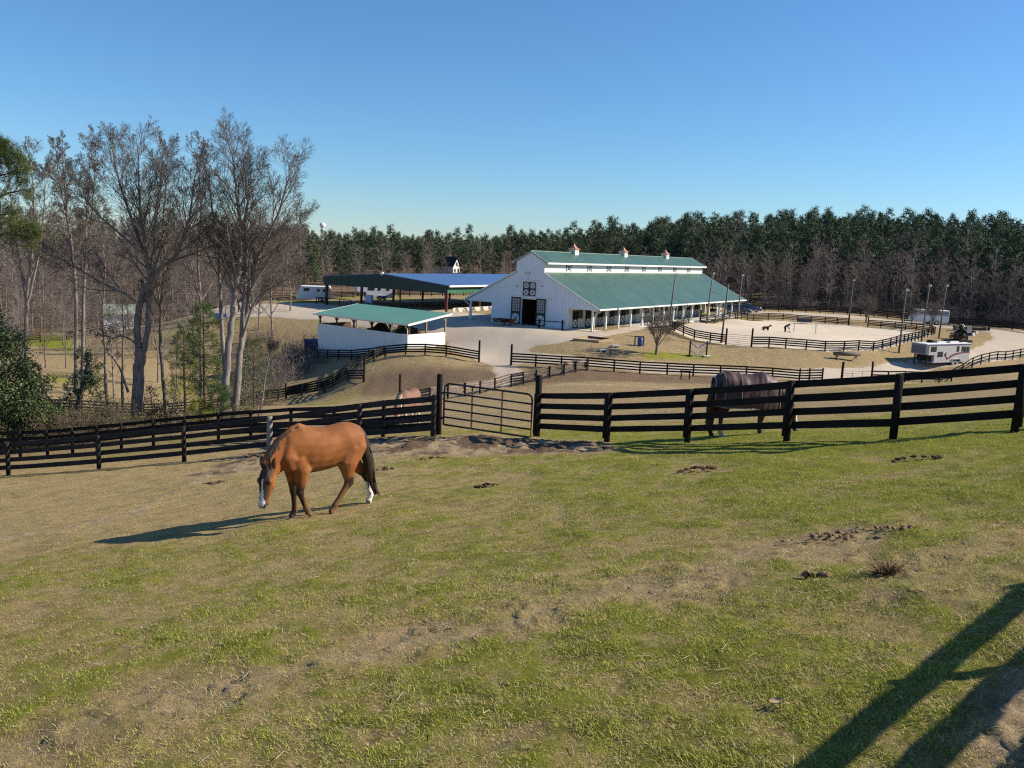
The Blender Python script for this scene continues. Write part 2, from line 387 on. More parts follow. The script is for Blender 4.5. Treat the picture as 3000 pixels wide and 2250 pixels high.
# ------------------------------------------------------------------ ground zones (world polygons)
YARD = gp([(540, 905), (760, 891), (940, 889), (1130, 903), (1310, 911), (1440, 922), (1500, 932), (1640, 962), (1733, 976), (1800, 966), (1900, 954), (1905, 960), (1830, 978), (1745, 995), (1640, 1003), (1570, 1013), (1545, 1025), (1565, 1036), (1660, 1046), (1640, 1062), (1560, 1066), (1497, 1067), (1478, 1078), (1440, 1078), (1412, 1060), (1395, 1047), (1330, 1034), (1312, 1004), (1200, 960), (930, 938), (760, 928), (560, 932)], 60)
ROAD = gp([(1565, 1036), (1700, 1052), (1900, 1062), (2100, 1076), (2300, 1082), (2450, 1080), (2600, 1066), (2720, 1048), (2850, 1018), (2890, 1002), (2908, 986), (2890, 972), (2800, 962), (2680, 953), (2560, 941), (2450, 932), (2300, 923), (2200, 918), (2195, 911), (2320, 913), (2480, 922), (2600, 936), (2700, 945), (2800, 954), (2900, 962), (3000, 972), (3160, 985), (3160, 1025), (3000, 1043), (2850, 1066), (2700, 1094), (2560, 1108), (2470, 1113), (2340, 1112), (2200, 1104), (2030, 1097), (1800, 1083), (1640, 1068)], 70)
_A1 = np.array([-10.2, 127.0])
COVER_FLOOR = np.array([_A1 - BS * 0 - BT * 0, _A1 + BS * 40, _A1 + BS * 40 + BT * 25.7, _A1 + BT * 25.7])
MUD = np.array([G(x, y)[:2] for x, y in [(560, 1395), (700, 1330), (860, 1300), (1120, 1288), (1290, 1285), (1420, 1275), (1560, 1292), (1750, 1302), (1760, 1325), (1500, 1330), (1200, 1335), (900, 1350), (700, 1385)]])
PATH = np.array([G(x, y)[:2] for x, y in [(620, 1385), (590, 1412), (500, 1445), (400, 1492), (300, 1520), (180, 1555), (60, 1572), (-60, 1590)]])
LANE2 = gp([(1480, 1078), (1500, 1100), (1440, 1125), (1330, 1135)], 60)
STRIPW = gp([(1640, 1128), (1800, 1128), (1950, 1135), (2060, 1150)], 40)
GREENP = gp([(60, 1010), (70, 985), (190, 982), (215, 1000), (205, 1030)], 90)
ISLE = gp([(1880, 1043), (1900, 1030), (2000, 1036), (2120, 1045), (2000, 1052), (1900, 1055)], 70)

# ------------------------------------------------------------------ ground sheet
ang = np.concatenate([np.arange(-180, -48, 6.0), np.arange(-48, 48.01, .25), np.arange(54, 180, 6.0)])
rad_ = np.concatenate([[.4], np.geomspace(.8, 2.6, 14)[:-1], np.geomspace(2.6, 40, 300)[:-1], np.geomspace(40, 190, 210)[:-1], np.geomspace(190, 2600, 60)])
AA, RR = np.meshgrid(np.radians(ang), rad_)
X = (RR * np.sin(AA)).ravel(); Y = (RR * np.cos(AA)).ravel(); XY = np.stack([X, Y], 1)
Zt = HZ(XY)
dist = np.hypot(X, Y)
sd_ar = poly_sd(XY, ARENA); sd_y = poly_sd(XY, YARD); sd_r = poly_sd(XY, ROAD); sd_c = poly_sd(XY, COVER_FLOOR); sd_m = poly_sd(XY, MUD)
d_path = path_d(XY, PATH); d_l2 = path_d(XY, LANE2); d_sw = path_d(XY, STRIPW)
n1 = fbm(X, Y, .22, 4, 3); n2 = fbm(X, Y, 1.1, 4, 9); n3 = fbm(X, Y, 5.0, 3, 21); n4 = fbm(X, Y, .035, 3, 31)
wob = (n1 - .5) * 3.0 + (n2 - .5) * 1.2
sand = sstep(-.1, .25, sd_ar)
grav = np.maximum(sstep(-.8, .9, sd_y + wob * .7), sstep(-.9, .9, sd_r + wob * .7))
grav = np.maximum(grav, sstep(2.2, .6, d_l2 + wob * .6) * .75) * (1 - sand)
cover = sstep(-.5, .5, sd_c)
near = sstep(34, 24, Y + .25 * X)                      # the near pasture
dirt = np.maximum.reduce([sstep(-.9, .5, sd_m + wob * .45) * .9, sstep(.34, .1, d_path + (n2 - .5) * .5) * .8, sstep(.64, .78, n2 * .75 + n1 * .25) * .35 * near])
# streaks of worn turf in the lower middle of the pasture
streak = fbm(X * .55 + Y * .25, Y * .9 - X * .5, .8, 4, 55)
WORN = np.array([G(x, y, 1.5)[:2] for x, y in [(150, 2170), (520, 2060), (900, 1960), (1300, 1880), (1750, 1760), (2100, 1680), (2450, 1580), (2640, 1535)]])
d_w = path_d(XY, WORN)
dirt = np.maximum(dirt, sstep(1.0, .1, d_w + (n2 - .5) * 1.3 + (n1 - .5) * .8) * .55 * near)
dirt = np.maximum(dirt, sstep(.60, .74, streak) * .45 * near * sstep(15, 9, dist))
bank = np.exp(-((Y - 82.8) / 3.6) ** 2) * sstep(-18, -12, X) * sstep(30, 18, X)
CORNER = np.array([G(x, y, 1.5)[:2] for x, y in [(2860, 2060), (3050, 1990), (3050, 2300), (2880, 2300), (2800, 2190)]])
dirt = np.maximum(dirt, sstep(-.35, .15, poly_sd(XY, CORNER) + (n2 - .5) * .6) * .9)
dirt = np.maximum(dirt, cover)
dirt = np.maximum(dirt, sstep(2.5, .8, d_sw + wob * .3) * .62)
right = sstep(-2, 5, X) * .16
green = near * (.46 + right + (n1 - .5) * .5 + (n2 - .5) * .55 + (n3 - .5) * .6 + (n4 - .5) * .4)
green -= .38 * sstep(.9, -.3, (X + 3.2 - (Y - 13) * -.1) / 3) * sstep(11.5, 14.5, Y) * near    # paler upper left part
gfence = np.exp(-((Y - (16.2 + .06 * (X - 7))) / .9) ** 2) * sstep(3.5, 6, X)
green = np.maximum(green, gfence * .85)
green = np.where(Y > 30, -.04 + (n1 - .5) * 1.3 + (n4 - .5) * 1.2, green)
green = np.maximum(green, sstep(-2, 2, poly_sd(XY, GREENP)) * .7)
green = np.maximum(green, sstep(-1.5, 1.0, poly_sd(XY, ISLE)) * .62)
green = np.where((Y > 95) & (X < -25), green + .05, green)
fpx = 1500 + X / np.maximum(Y, 1) * 2500
ffront = np.interp(fpx, [-900, 0, 300, 600, 850, 1100, 1500, 1900, 2060, 2200, 2482, 2640, 2779, 2965, 3100, 3400], [140, 143, 158, 165, 180, 195, 215, 210, 176, 172, 171, 167, 162, 150, 144, 138])
woodf = np.where(Y > 60, sstep(-7, -1, Y - ffront + wob), 0) * (1 - sand)
green = green * (1 - woodf); grav = grav * (1 - woodf * .9); bank = np.maximum(bank * (1 - grav), woodf); bank = np.maximum(bank, sstep(-.6, .6, sd_m + wob * .3) * (.25 + .9 * (n2 > .5)) * near); bank = np.clip(bank, 0, 1)
green = np.clip(green, 0, 1) * (1 - np.clip(dirt, 0, 1) * .85)
rut = np.abs(np.sin((sd_y + sd_r * .0 + n1 * 2) * 1.3))
# relief
micro = (n3 - .5) * .030 * sstep(26, 14, dist) + (n2 - .5) * .10 * sstep(60, 20, dist) + (n1 - .5) * .12 * sstep(4, 9, dist) + (n2 - .5) * .22 * sstep(60, 75, Y) * sstep(125, 100, Y)
clod = sstep(.52, .72, fbm(X, Y, 5.5, 3, 71)) * np.clip(dirt, 0, 1) * near
micro = micro + clod * .06 + sstep(-.6, .5, sd_m) * (fbm(X, Y, 2.6, 3, 91) - .5) * .20 * near - sstep(.66, .8, fbm(X, Y, 2.3, 2, 77)) * .02 * np.clip(dirt, 0, 1) * near
flat = np.maximum.reduce([sand, sstep(-3, 0, sd_y), sstep(-2, 0, sd_r)])
micro = micro * (1 - .8 * flat)
micro += sand * (fbm(X, Y, .9, 3, 88) - .5) * .12
Zg = Zt + micro
nr, na = AA.shape
idx = np.arange(nr * na).reshape(nr, na)
q = np.stack([idx[:-1, :-1], idx[:-1, 1:], idx[1:, 1:], idx[1:, :-1]], -1).reshape(-1, 4)
qc = np.stack([idx[:-1, -1], idx[:-1, 0], idx[1:, 0], idx[1:, -1]], -1)
q = np.concatenate([q, qc])[:, ::-1]
# centre fan closes the hole under the viewpoint
ctr = len(X)
V = np.stack([X, Y, Zg], 1)
fc = lambda a: a[q].mean(1)
is_sand = fc(sand) > .5; is_grav = (fc(grav) > .5) & ~is_sand; is_pad = (fc(np.maximum(near, 0)) > .5) & ~is_sand & ~is_grav
old = sstep(26, 34, Y + .25 * X)
attrs = dict(bank=bank, old=old, green=green, dirt=np.clip(dirt, 0, 1), grav=grav, sand=sand)

def ground_material():
    m, nt, b = nodes_of('ground')
    A = {k: nd(nt, 'ShaderNodeAttribute', attribute_name=k).outputs['Fac'] for k in attrs}
    nb = noise_out(nt, .9, 5, .65); nm = noise_out(nt, 7, 5, .7); nf = noise_out(nt, 42, 5, .75); nff = noise_out(nt, 150, 3, .7)
    ns = noise_out(nt, 30, 5, .75, 'Object', (1, 2.6, 1))
    tan = ramp(nt, nf, [(.30, (.10, .066, .026)), (.48, (.39, .285, .125)), (.70, (.72, .56, .29))])  # low stops here and in grn paint shade between the blades
    tan2 = mixc(nt, ramp(nt, nb, [(.35, 0), (.7, 1)]).outputs[0], tan.outputs[0], mixc(nt, .45, tan.outputs[0], (.48, .31, .15)))
    grn = ramp(nt, ns, [(.28, (.045, .055, .007)), (.5, (.235, .245, .024)), (.72, (.48, .455, .075))])
    def fac(a, nz, w, lo=.42, hi=.6):
        s = math_n(nt, 'ADD', a, math_n(nt, 'MULTIPLY', math_n(nt, 'SUBTRACT', nz, .5), w))
        return ramp(nt, s, [(lo, 0), (hi, 1)]).outputs[0]
    nmf = math_n(nt, 'ADD', math_n(nt, 'MULTIPLY', nm, .5), math_n(nt, 'MULTIPLY', nf, .5))
    tan2 = mixc(nt, math_n(nt, 'MULTIPLY', A['old'], .62), tan2, ramp(nt, nmf, [(.3, (.20, .135, .075)), (.7, (.40, .295, .175))]).outputs[0])
    c = mixc(nt, fac(A['green'], nmf, 2.1, .22, .62), tan2, grn.outputs[0])
    dr = ramp(nt, nmf, [(.30, (.13, .084, .046)), (.48, (.42, .30, .175)), (.68, (.66, .51, .325))])
    c = mixc(nt, fac(A['dirt'], nm, 1.1, .40, .70), c, dr.outputs[0])
    c = mixc(nt, 1.0, c, ramp(nt, noise_out(nt, 2.4, 5, .72), [(.30, .62), (.52, 1.0), (.75, 1.12)]).outputs[0], 'MULTIPLY')
    spk = ramp(nt, noise_out(nt, 11, 4, .75), [(.60, 0), (.72, .6)]).outputs[0]
    c = mixc(nt, spk, c, (.075, .05, .026))
    bk = ramp(nt, nmf, [(.30, (.085, .055, .034)), (.5, (.19, .125, .078)), (.70, (.34, .24, .15))])
    c = mixc(nt, fac(A['bank'], nm, 1.0, .30, .75), c, bk.outputs[0])
    gr = ramp(nt, nf, [(.25, (.43, .345, .255)), (.5, (.54, .445, .345)), (.75, (.62, .525, .42))])
    gr2 = mixc(nt, ramp(nt, noise_out(nt, .25, 5, .7, 'Object', (1, .35, 1)), [(.35, 0), (.68, .55)]).outputs[0], gr.outputs[0], (.38, .305, .225))
    c = mixc(nt, fac(A['grav'], nm, .7), c, gr2)
    sa = ramp(nt, nm, [(.3, (.50, .395, .285)), (.5, (.66, .545, .415)), (.7, (.73, .62, .49))])
    sa2 = mixc(nt, ramp(nt, noise_out(nt, .8, 5, .7, 'Object', (.35, 1, 1)), [(.5, 0), (.75, .5)]).outputs[0], sa.outputs[0], (.40, .32, .24))
    c = mixc(nt, fac(A['sand'], nm, .3), c, sa2)
    nt.links.new(c, b.inputs['Base Color']); b.inputs['Roughness'].default_value = .95; b.inputs['Specular IOR Level'].default_value = .1
    bp = nd(nt, 'ShaderNodeBump'); bp.inputs['Strength'].default_value = 1.0; bp.inputs['Distance'].default_value = .09
    hh = math_n(nt, 'ADD', math_n(nt, 'MULTIPLY', nm, .6), math_n(nt, 'ADD', math_n(nt, 'MULTIPLY', nf, .5), math_n(nt, 'MULTIPLY', nff, .2)))
    hh = math_n(nt, 'MULTIPLY', hh, math_n(nt, 'SUBTRACT', 1.0, math_n(nt, 'MULTIPLY', math_n(nt, 'MAXIMUM', A['grav'], A['sand']), .85)))
    nt.links.new(hh, bp.inputs['Height']); nt.links.new(bp.outputs[0], b.inputs['Normal'])
    return m
GROUND = ground_material()
def sheet(name, mask, label, extra=None):
    f = q[mask]; u, inv = np.unique(f, return_inverse=True)
    me = np_mesh(name, V[u], inv.reshape(-1, 4), True)
    for k, a in attrs.items(): add_attr(me, k, a[u])
    return tag(link_mesh(name, me, GROUND), label, None, None, 'structure')
sheet('arena_sand', is_sand, 'pale sand riding surface inside the oval black fence')
sheet('gravel_drive', is_grav, 'pale gravel yard and drive around the barn')
sheet('pasture', is_pad, 'near sloping pasture of short green and dead grass')
sheet('ground', ~(is_sand | is_grav | is_pad), 'brown winter grass of the farther paddocks and the valley')

# ------------------------------------------------------------------ grass blades on the near pasture (one uncountable mass)
def interp_field(field, px_, py_):
    a = np.degrees(np.arctan2(px_, py_)); r = np.hypot(px_, py_)
    ia = np.clip(np.searchsorted(ang, a), 0, len(ang) - 1); ir = np.clip(np.searchsorted(rad_, r), 0, len(rad_) - 1)
    return field.reshape(nr, na)[ir, ia]
def blades(name, label, n_list, hgt, wid, seed):
    r = np.random.default_rng(seed); xs = []; ys = []; sc = []
    for (r0, r1, n) in n_list:
        u = r.random(n); rr = np.sqrt(r0 * r0 + u * (r1 * r1 - r0 * r0)); a = np.radians(r.uniform(-36, 36, n))
        xs.append(rr * np.sin(a)); ys.append(rr * np.cos(a)); sc.append(np.full(n, 1.0) * (1 + (r0 - 3) * .03))
    x = np.concatenate(xs); y = np.concatenate(ys); s = np.concatenate(sc)
    g = interp_field(green, x, y); d = interp_field(attrs['dirt'], x, y); nearv = interp_field(near, x, y)
    cl = fbm(x, y, 3.5, 3, 15)
    keep = (r.random(len(x)) < np.clip(1.15 - d * 1.15, .06, 1) * np.clip(.25 + (cl - .32) * 2.6, .08, 1)) & (nearv > .5)
    x, y, s, g, cl = x[keep], y[keep], s[keep], g[keep], cl[keep]
    z = interp_field(Zg, x, y) - .006
    n = len(x)
    isg = r.random(n) < np.clip(.06 + g * .80 + (cl - .5) * .9, .04, .85)
    h = hgt * r.uniform(.45, 1.35, n) * s * np.where(isg, 1.1, .9); w = wid * r.uniform(.7, 1.3, n) * s
    th = r.uniform(0, 2 * np.pi, n); lean = np.where(isg, r.uniform(.3, 1.5, n), r.uniform(.6, 2.6, n)) * h
    dx, dy = np.cos(th), np.sin(th); ex, ey = -dy, dx
    hz = np.where(isg, h, h * .55)
    b0 = np.stack([x - ex * w, y - ey * w, z], 1); b1 = np.stack([x + ex * w, y + ey * w, z], 1)
    m0 = np.stack([x + dx * lean * .4 - ex * w * .7, y + dy * lean * .4 - ey * w * .7, z + hz * .62], 1); m1 = np.stack([x + dx * lean * .4 + ex * w * .7, y + dy * lean * .4 + ey * w * .7, z + hz * .62], 1)
    t0 = np.stack([x + dx * lean, y + dy * lean, z + hz], 1)
    VV = np.stack([b0, b1, m1, m0, t0, t0 + np.stack([ex * w * .15, ey * w * .15, 0 * w], 1)], 1).reshape(-1, 3)
    k = np.arange(n) * 6
    FF = np.concatenate([np.stack([k, k + 1, k + 2, k + 3], 1), np.stack([k + 3, k + 2, k + 5, k + 4], 1)])
    me = np_mesh(name, VV, FF)
    gcol = np.array([.235, .255, .038]); gcol2 = np.array([.45, .435, .09]); tcol = np.array([.66, .51, .25]); tcol2 = np.array([.40, .28, .12])
    u = r.random((n, 1)); col = np.where(isg[:, None], gcol * (1 - u) + gcol2 * u, tcol * (1 - u) + tcol2 * u)
    dk = (r.random(n) < .09)[:, None]; col = np.where(dk, np.array([.075, .05, .026]), col)
    straw = (r.random(n) < .04)[:, None]; col = np.where(straw & ~isg[:, None], np.array([.68, .58, .38]), col)
    col = np.repeat(np.concatenate([col, np.ones((n, 1))], 1), 6, 0)
    add_attr(me, 'col', col, 'FLOAT_COLOR')
    return tag(link_mesh(name, me, M_attr('grass_blade', .75, .15, var=.2, vscale=5)), label, 'grass', None, 'stuff')
blades('grass', 'short winter grass blades, green mixed with dead tan, over the near pasture', [(2.6, 5.5, 120000), (5.5, 9, 140000), (9, 14, 110000), (14, 22, 80000), (22, 31, 30000)], .024, .0019, 5)
# ------------------------------------------------------------------ main barn
def hitplane(px, py, p0, nrm):
    v = ray(px, py); p0 = np.array([*p0, 0.0]) if len(p0) == 2 else p0; nrm = np.array([*nrm, 0.0])
    t = ((p0 - CAM) @ nrm) / (v @ nrm); return CAM + v * t
def gable_tz(px, py, s=0.0):
    w = hitplane(px, py, BARN_A + BS * s, BS); return (w[:2] - BARN_A) @ BT, w[2]
def side_sz(px, py, t):
    w = hitplane(px, py, BARN_A + BT * t, BT); return (w[:2] - BARN_A) @ BS, w[2]
barn = thing('barn', (*BARN_A, 0), BARN_TH, 'long white horse barn with green metal roof, raised clerestory and stall verandah', 'barn')
TI = 3.444; TO = BW - TI; TC = BW / 2; CW = 2.117; ZB = 6.745; ZE = 7.99; ZR = 9.35; SWALL = 44.0
t_l, _ = gable_tz(1525.6, 950); t_r, _ = gable_tz(1568, 950); _, z_top = gable_tz(1547, 876.5)
z_top = min(max(z_top, 3.0), 3.6)
# gable front with a real doorway
def zroof(t):
    return 2.70 + (t + .97) * (ZB - 2.71) / (TC - CW + .97) if t < TC else zroof(2 * TC - t)
b = MB(); TH = .18
pieces = [[(TI, 0), (t_r, 0), (t_r, z_top), (t_r, 5.0), (TC - CW, zroof(TC - CW) - .1), (TI, zroof(TI) - .1)], [(t_l, 0), (TO, 0), (TO, zroof(TO) - .1), (TC + CW, zroof(TC + CW) - .1), (t_l, 5.0), (t_l, z_top)],
          [(t_r, z_top), (t_l, z_top), (t_l, 5.0), (TC + CW, zroof(TC + CW) - .1), (TC + CW, ZE + .05), (TC, ZR - .12), (TC - CW, ZE + .05), (TC - CW, zroof(TC - CW) - .1), (t_r, 5.0)],
          [(-.55, 2.58), (TI, 2.58), (TI, zroof(TI) - .1), (-.55, 2.72)], [(TO, 2.58), (BW + .55, 2.58), (BW + .55, 2.72), (TO, zroof(TO) - .1)]]
for pl in pieces: b.prism(pl, (0, 0, 0), (0, 1, 0), (0, 0, 1), (TH, 0, 0))
b.build('gable_wall', WHITE_SIDING_Y, barn, fix=True)
b = MB()
b.span((.18, TI, 0), (SWALL, TI + .15, 4.3)); b.build('stall_wall', CREAM_WALL, barn)
b = MB(); b.span((.18, TO - .15, 0), (BL, TO, 4.3)); b.span((SWALL, TI, 0), (SWALL + .15, TO, 4.4)); b.span((BL - .15, TO - 9, 0), (BL, TO - .15, 4)); b.build('rear_wall', WHITE_SIDING_Y, barn)
b = MB()
for t in (TC - CW, TC + CW - .15): b.span((.18, t, ZB - .5), (BL, t + .15, ZE + .1))
b.build('clerestory_wall', WHITE_SIDING_X, barn)
b = MB(); b.prism([(TC - CW, ZB - .6), (TC + CW, ZB - .6), (TC + CW, ZE), (TC, ZR - .15), (TC - CW, ZE)], (BL - .18, 0, 0), (0, 1, 0), (0, 0, 1), (.18, 0, 0)); b.build('clerestory_end', WHITE_SIDING_Y, barn, fix=True)
# roofs
def slope(b, t0, z0, t1, z1, s0, s1, th=.12):
    b.prism([(t0, z0), (t1, z1), (t1, z1 - th), (t0, z0 - th)], (s0, 0, 0), (0, 1, 0), (0, 0, 1), (s1 - s0, 0, 0))
b = MB(); slope(b, -.97, 2.80, TC - CW, ZB + .1, -.12, BL + .3); b.build('lower_roof', GREEN_ROOF, barn, fix=True)
b = MB(); slope(b, BW + .97, 2.80, TC + CW, ZB + .1, -.12, BL + .3); b.build('lower_roof', GREEN_ROOF, barn, fix=True)
b = MB(); slope(b, TC - CW - .5, ZE + .08, TC, ZR + .06, -.2, BL + .3); slope(b, TC + CW + .5, ZE + .08, TC, ZR + .06, -.2, BL + .3); b.build('upper_roof', GREEN_ROOF, barn, fix=True)
b = MB(); b.tube([(-.2, TC, ZR + .05), (BL + .3, TC, ZR + .05)], .13, 6); b.build('ridge_cap', GREEN_ROOF, barn)
b = MB()
for t0, z0, t1, z1 in ((-.97, 2.80, TC - CW, ZB + .1), (BW + .97, 2.80, TC + CW, ZB + .1), (TC - CW - .5, ZE + .08, TC, ZR + .06), (TC + CW + .5, ZE + .08, TC, ZR + .06)):
    for s in (-.17, BL + .3): b.prism([(t0, z0 + .03), (t1, z1 + .03), (t1, z1 - .2), (t0, z0 - .2)], (s, 0, 0), (0, 1, 0), (0, 0, 1), (.05, 0, 0))
b.build('rake_trim', WHITE, barn, fix=True)
b = MB()
for t in (-1.05, BW + 1.05): b.span((-.14, t - .07, 2.62), (BL + .32, t + .07, 2.80))
for t in (TC - CW - .57, TC + CW + .57): b.span((-.2, t - .06, ZE - .12), (BL + .32, t + .06, ZE + .1))
b.build('gutter', WHITE, barn)
b = MB(); b.span((0, -.12, 2.42), (BL, .12, 2.66)); b.span((0, BW - .12, 2.42), (BL, BW + .12, 2.66)); b.build('verandah_beam', WHITE, barn)
for i in range(16):
    s = .12 + i * (BL - .24) / 15
    MB().box((s, 0, 1.21), (.2, .2, 2.42)).build('verandah_post', WHITE, barn)
for i in range(0, 16, 3):
    s = .12 + i * (BL - .24) / 15
    MB().box((s, BW, 1.21), (.2, .2, 2.42)).build('verandah_post', WHITE, barn)
for s in (.4, 14.3, 28.2, 42.3, BL - .3):
    MB().tube([(s, -1.0, 2.62), (s, -.9, 2.45), (s, -.2, 2.1), (s, -.14, 1.9), (s, -.14, .1)], .05, 6).build('downspout', WHITE, barn)
MB().tube([(-.05, BW + 1.0, 2.62), (-.05, BW + .9, 2.45), (-.05, BW + .2, 2.1), (-.05, BW + .14, 1.9), (-.05, BW + .14, .1)], .05, 6).build('downspout', WHITE, barn)
MB().box((SWALL + .6, .3, 1.3), (1.0, .12, 2.4)).build('end_panel', WHITE, barn)
# concrete apron and verandah floor
b = MB(); b.span((-2.6, TI - 1, -.2), (0, TO, .03)); b.span((0, -.4, -.2), (BL, TI, .06)); b.span((0, TO, -.2), (BL, BW + .4, .06)); b.build('floor_slab', CONCRETE, barn)
b = MB(); b.span((.2, TI + .2, -.1), (SWALL, TO - .2, .05)); b.build('aisle_floor', BROWNWOOD, barn)
b = MB()
for t in (TC - 2.2, TC + 2.0): b.span((.5, t, .05), (SWALL - .3, t + .15, 3))
b.build('aisle_partition', BROWNWOOD, barn)
# main sliding doors
def xframe(b, t0, t1, z0, z1, s, w=.11, d=.05, x=True):
    b.span((s, t0, z0), (s - d, t1, z0 + w)); b.span((s, t0, z1 - w), (s - d, t1, z1)); b.span((s, t0, z0 + w), (s - d, t0 + w, z1 - w)); b.span((s, t1 - w, z0 + w), (s - d, t1, z1 - w))
    if x:
        m = w * .6; b.bar((s - d * .7, t0 + w * .7, z0 + w * .7), (s - d * .7, t1 - w * .7, z1 - w * .7), .035, m, (1, 0, 0)); b.bar((s - d * .7 - .012, t0 + w * .7, z1 - w * .7), (s - d * .7 - .012, t1 - w * .7, z0 + w * .7), .035, m, (1, 0, 0))
for (pa, pb) in ((1497, 1524.5), (1570, 1597.5)):
    ta, _ = gable_tz(pb, 950); tb, _ = gable_tz(pa, 950); zt = z_top + .18; zm = zt * .44
    d = MB(); d.span((-.06, ta, .05), (-.12, tb, zt)); door = d.build('sliding_door', WHITE, barn)
    f = MB(); xframe(f, ta, tb, .05, zm, -.12, .15); xframe(f, ta, tb, zm + .003, zt, -.122, .17, x=False); f.build('door_frame', TRIM_GREEN, door)
    p = MB(); p.span((-.121, ta + .17, zm + .18), (-.135, tb - .17, zt - .18)); p.build('pane', PALEGLASS, door)
    m = MB(); n = 4
    for i in range(1, n + 1): zz = zm + .18 + (zt - zm - .36) * i / (n + 1); m.span((-.136, ta + .17, zz - .02), (-.155, tb - .17, zz + .02))
    for i in range(1, 4): tt = ta + .17 + (tb - ta - .34) * i / 4; m.span((-.14, tt - .02, zm + .18), (-.16, tt + .02, zt - .18))
    m.build('glazing_bars', TRIM_GREEN, door)
ta, _ = gable_tz(1612, 950); tb, _ = gable_tz(1496, 950)
MB().span((-.05, ta, z_top + .2), (-.16, tb, z_top + .3)).build('door_track', ALU, barn)
ta, za = gable_tz(1569.5, 868); tb, zb = gable_tz(1534.5, 825.5); tm = (ta + tb) / 2
d = MB(); d.span((-.03, ta, za), (-.08, tb, zb)); loft = d.build('loft_door', WHITE, barn)
for t0, t1 in ((ta, tm - .01), (tm + .01, tb)):
    f = MB(); zm = (za + zb) / 2
    xframe(f, t0, t1, za, zm, -.08, .1); xframe(f, t0, t1, zm + .003, zb, -.082, .1); f.build('door_frame', TRIM_GREEN, loft)
ta, za = gable_tz(1587, 826.5); tb, _ = gable_tz(1521, 826.5)
MB().span((-.05, ta, zb + .12), (-.14, tb, zb + .2)).build('loft_track', ALU, barn)
tf, zf = gable_tz(1548, 799)
b = MB(); b.box((-.1, tf, zf), (.1, .5, .12)); b.ball((-.22, tf - .25, zf - .05), (.13, .11, .11)); b.ball((-.22, tf + .25, zf - .05), (.13, .11, .11)); b.tube([(-.1, tf, zf), (-.06, tf, zf - .9)], .03, 6); b.build('floodlight', ALU, barn)
for pxx in (1516, 1588):
    tt, zz = gable_tz(pxx, 838); MB().ball((-.1, tt, zz), (.1, .13, .13)).build('wall_lamp', ALU, barn)
# stall doors along the verandah
for i in range(13):
    s0 = 1.2 + i * 3.32
    d = MB(); d.span((s0, TI - .02, .1), (s0 + 1.25, TI - .07, 1.2)); door = d.build('stall_door', WHITE, barn)
    f = MB(); zt = 1.2; w = .1
    for a in ((s0, .1, s0 + 1.25, .1 + w), (s0, zt - w, s0 + 1.25, zt), (s0, .1 + w, s0 + w, zt - w), (s0 + 1.25 - w, .1 + w, s0 + 1.25, zt - w)): f.span((a[0], TI - .071, a[1]), (a[2], TI - .1, a[3]))
    f.bar((s0 + .05, TI - .09, .15), (s0 + 1.2, TI - .09, 1.15), .03, .08, (0, 1, 0)); f.bar((s0 + .05, TI - .1, 1.15), (s0 + 1.2, TI - .1, .15), .03, .08, (0, 1, 0))
    f.build('brace', TRIM_GREEN, door)
    MB().span((s0, TI - .01, 1.2), (s0 + 1.25, TI - .05, 2.25)).build('stall_shade_panel', STALL_SHADE, barn)  # dark panel on the solid wall paints the shaded stall inside
    sh = MB(); sh.span((s0 + 1.3, TI - .02, 1.22), (s0 + 2.5, TI - .1, 2.25)); sh.build('shutter', TRIM_GREEN, barn)
# clerestory windows
for pxx in (1665.6, 1726.8, 1784, 1836.3, 1886, 1932.9, 1976.7, 2018):
    s, z = side_sz(pxx, 789, TC - CW); z = 7.42
    f = MB(); t = TC - CW
    f.span((s - .36, t - .002, z - .36), (s + .36, t - .05, z + .36)); win = f.build('window', WHITE, barn)
    MB().span((s - .25, t - .051, z - .26), (s + .25, t - .065, z + .26)).build('pane', GLASS, win)
    m = MB(); m.span((s - .015, t - .066, z - .26), (s + .015, t - .075, z + .26)); m.span((s - .25, t - .067, z - .015), (s + .25, t - .078, z + .015)); m.build('glazing_bars', WHITE, win)
    for sx in (-1, 1): MB().span((s + sx * .39, t - .003, z - .4), (s + sx * .66, t - .06, z + .4)).build('shutter', M('sage_shutter', (.20, .27, .235), (.16, .22, .19), 5) if 'sage_shutter' not in bpy.data.materials else bpy.data.materials['sage_shutter'], win)
# cupolas with concave copper roofs
for pxx in (1681, 1826, 1949):
    w = hitplane(pxx, 744, BARN_A + BT * TC, BT); s = (w[:2] - BARN_A) @ BS
    c = MB(); c.span((s - .5, TC - .5, ZR - .35), (s + .5, TC + .5, ZR + .62)); cu = c.build('cupola', WHITE, barn)
    l = MB()
    for k in range(4):
        zz = ZR + .12 + k * .11
        l.span((s - .34, TC - .5, zz), (s + .34, TC - .52, zz + .05)); l.span((s - .5, TC - .34, zz), (s - .52, TC + .34, zz + .05))
    l.build('louvre', M('louvre_grey', (.45, .46, .48)) if 'louvre_grey' not in bpy.data.materials else bpy.data.materials['louvre_grey'], cu)
    r = MB(); rr = []
    for k in range(9):
        u = k / 8; h = .64 * (1 - (1 - u) ** 1.0) * (.45 + .55 * u) ; wd = .62 * (1 - u) ** 1.35 + .012; zz = ZR + .62 + h * 1.15
        rr.append([(s - wd, TC - wd, zz), (s + wd, TC - wd, zz), (s + wd, TC + wd, zz), (s - wd, TC + wd, zz)])
    rr.insert(0, [(x, y, z - .06) for x, y, z in rr[0]]); r.rings(rr); r.build('copper_roof', COPPER, cu)

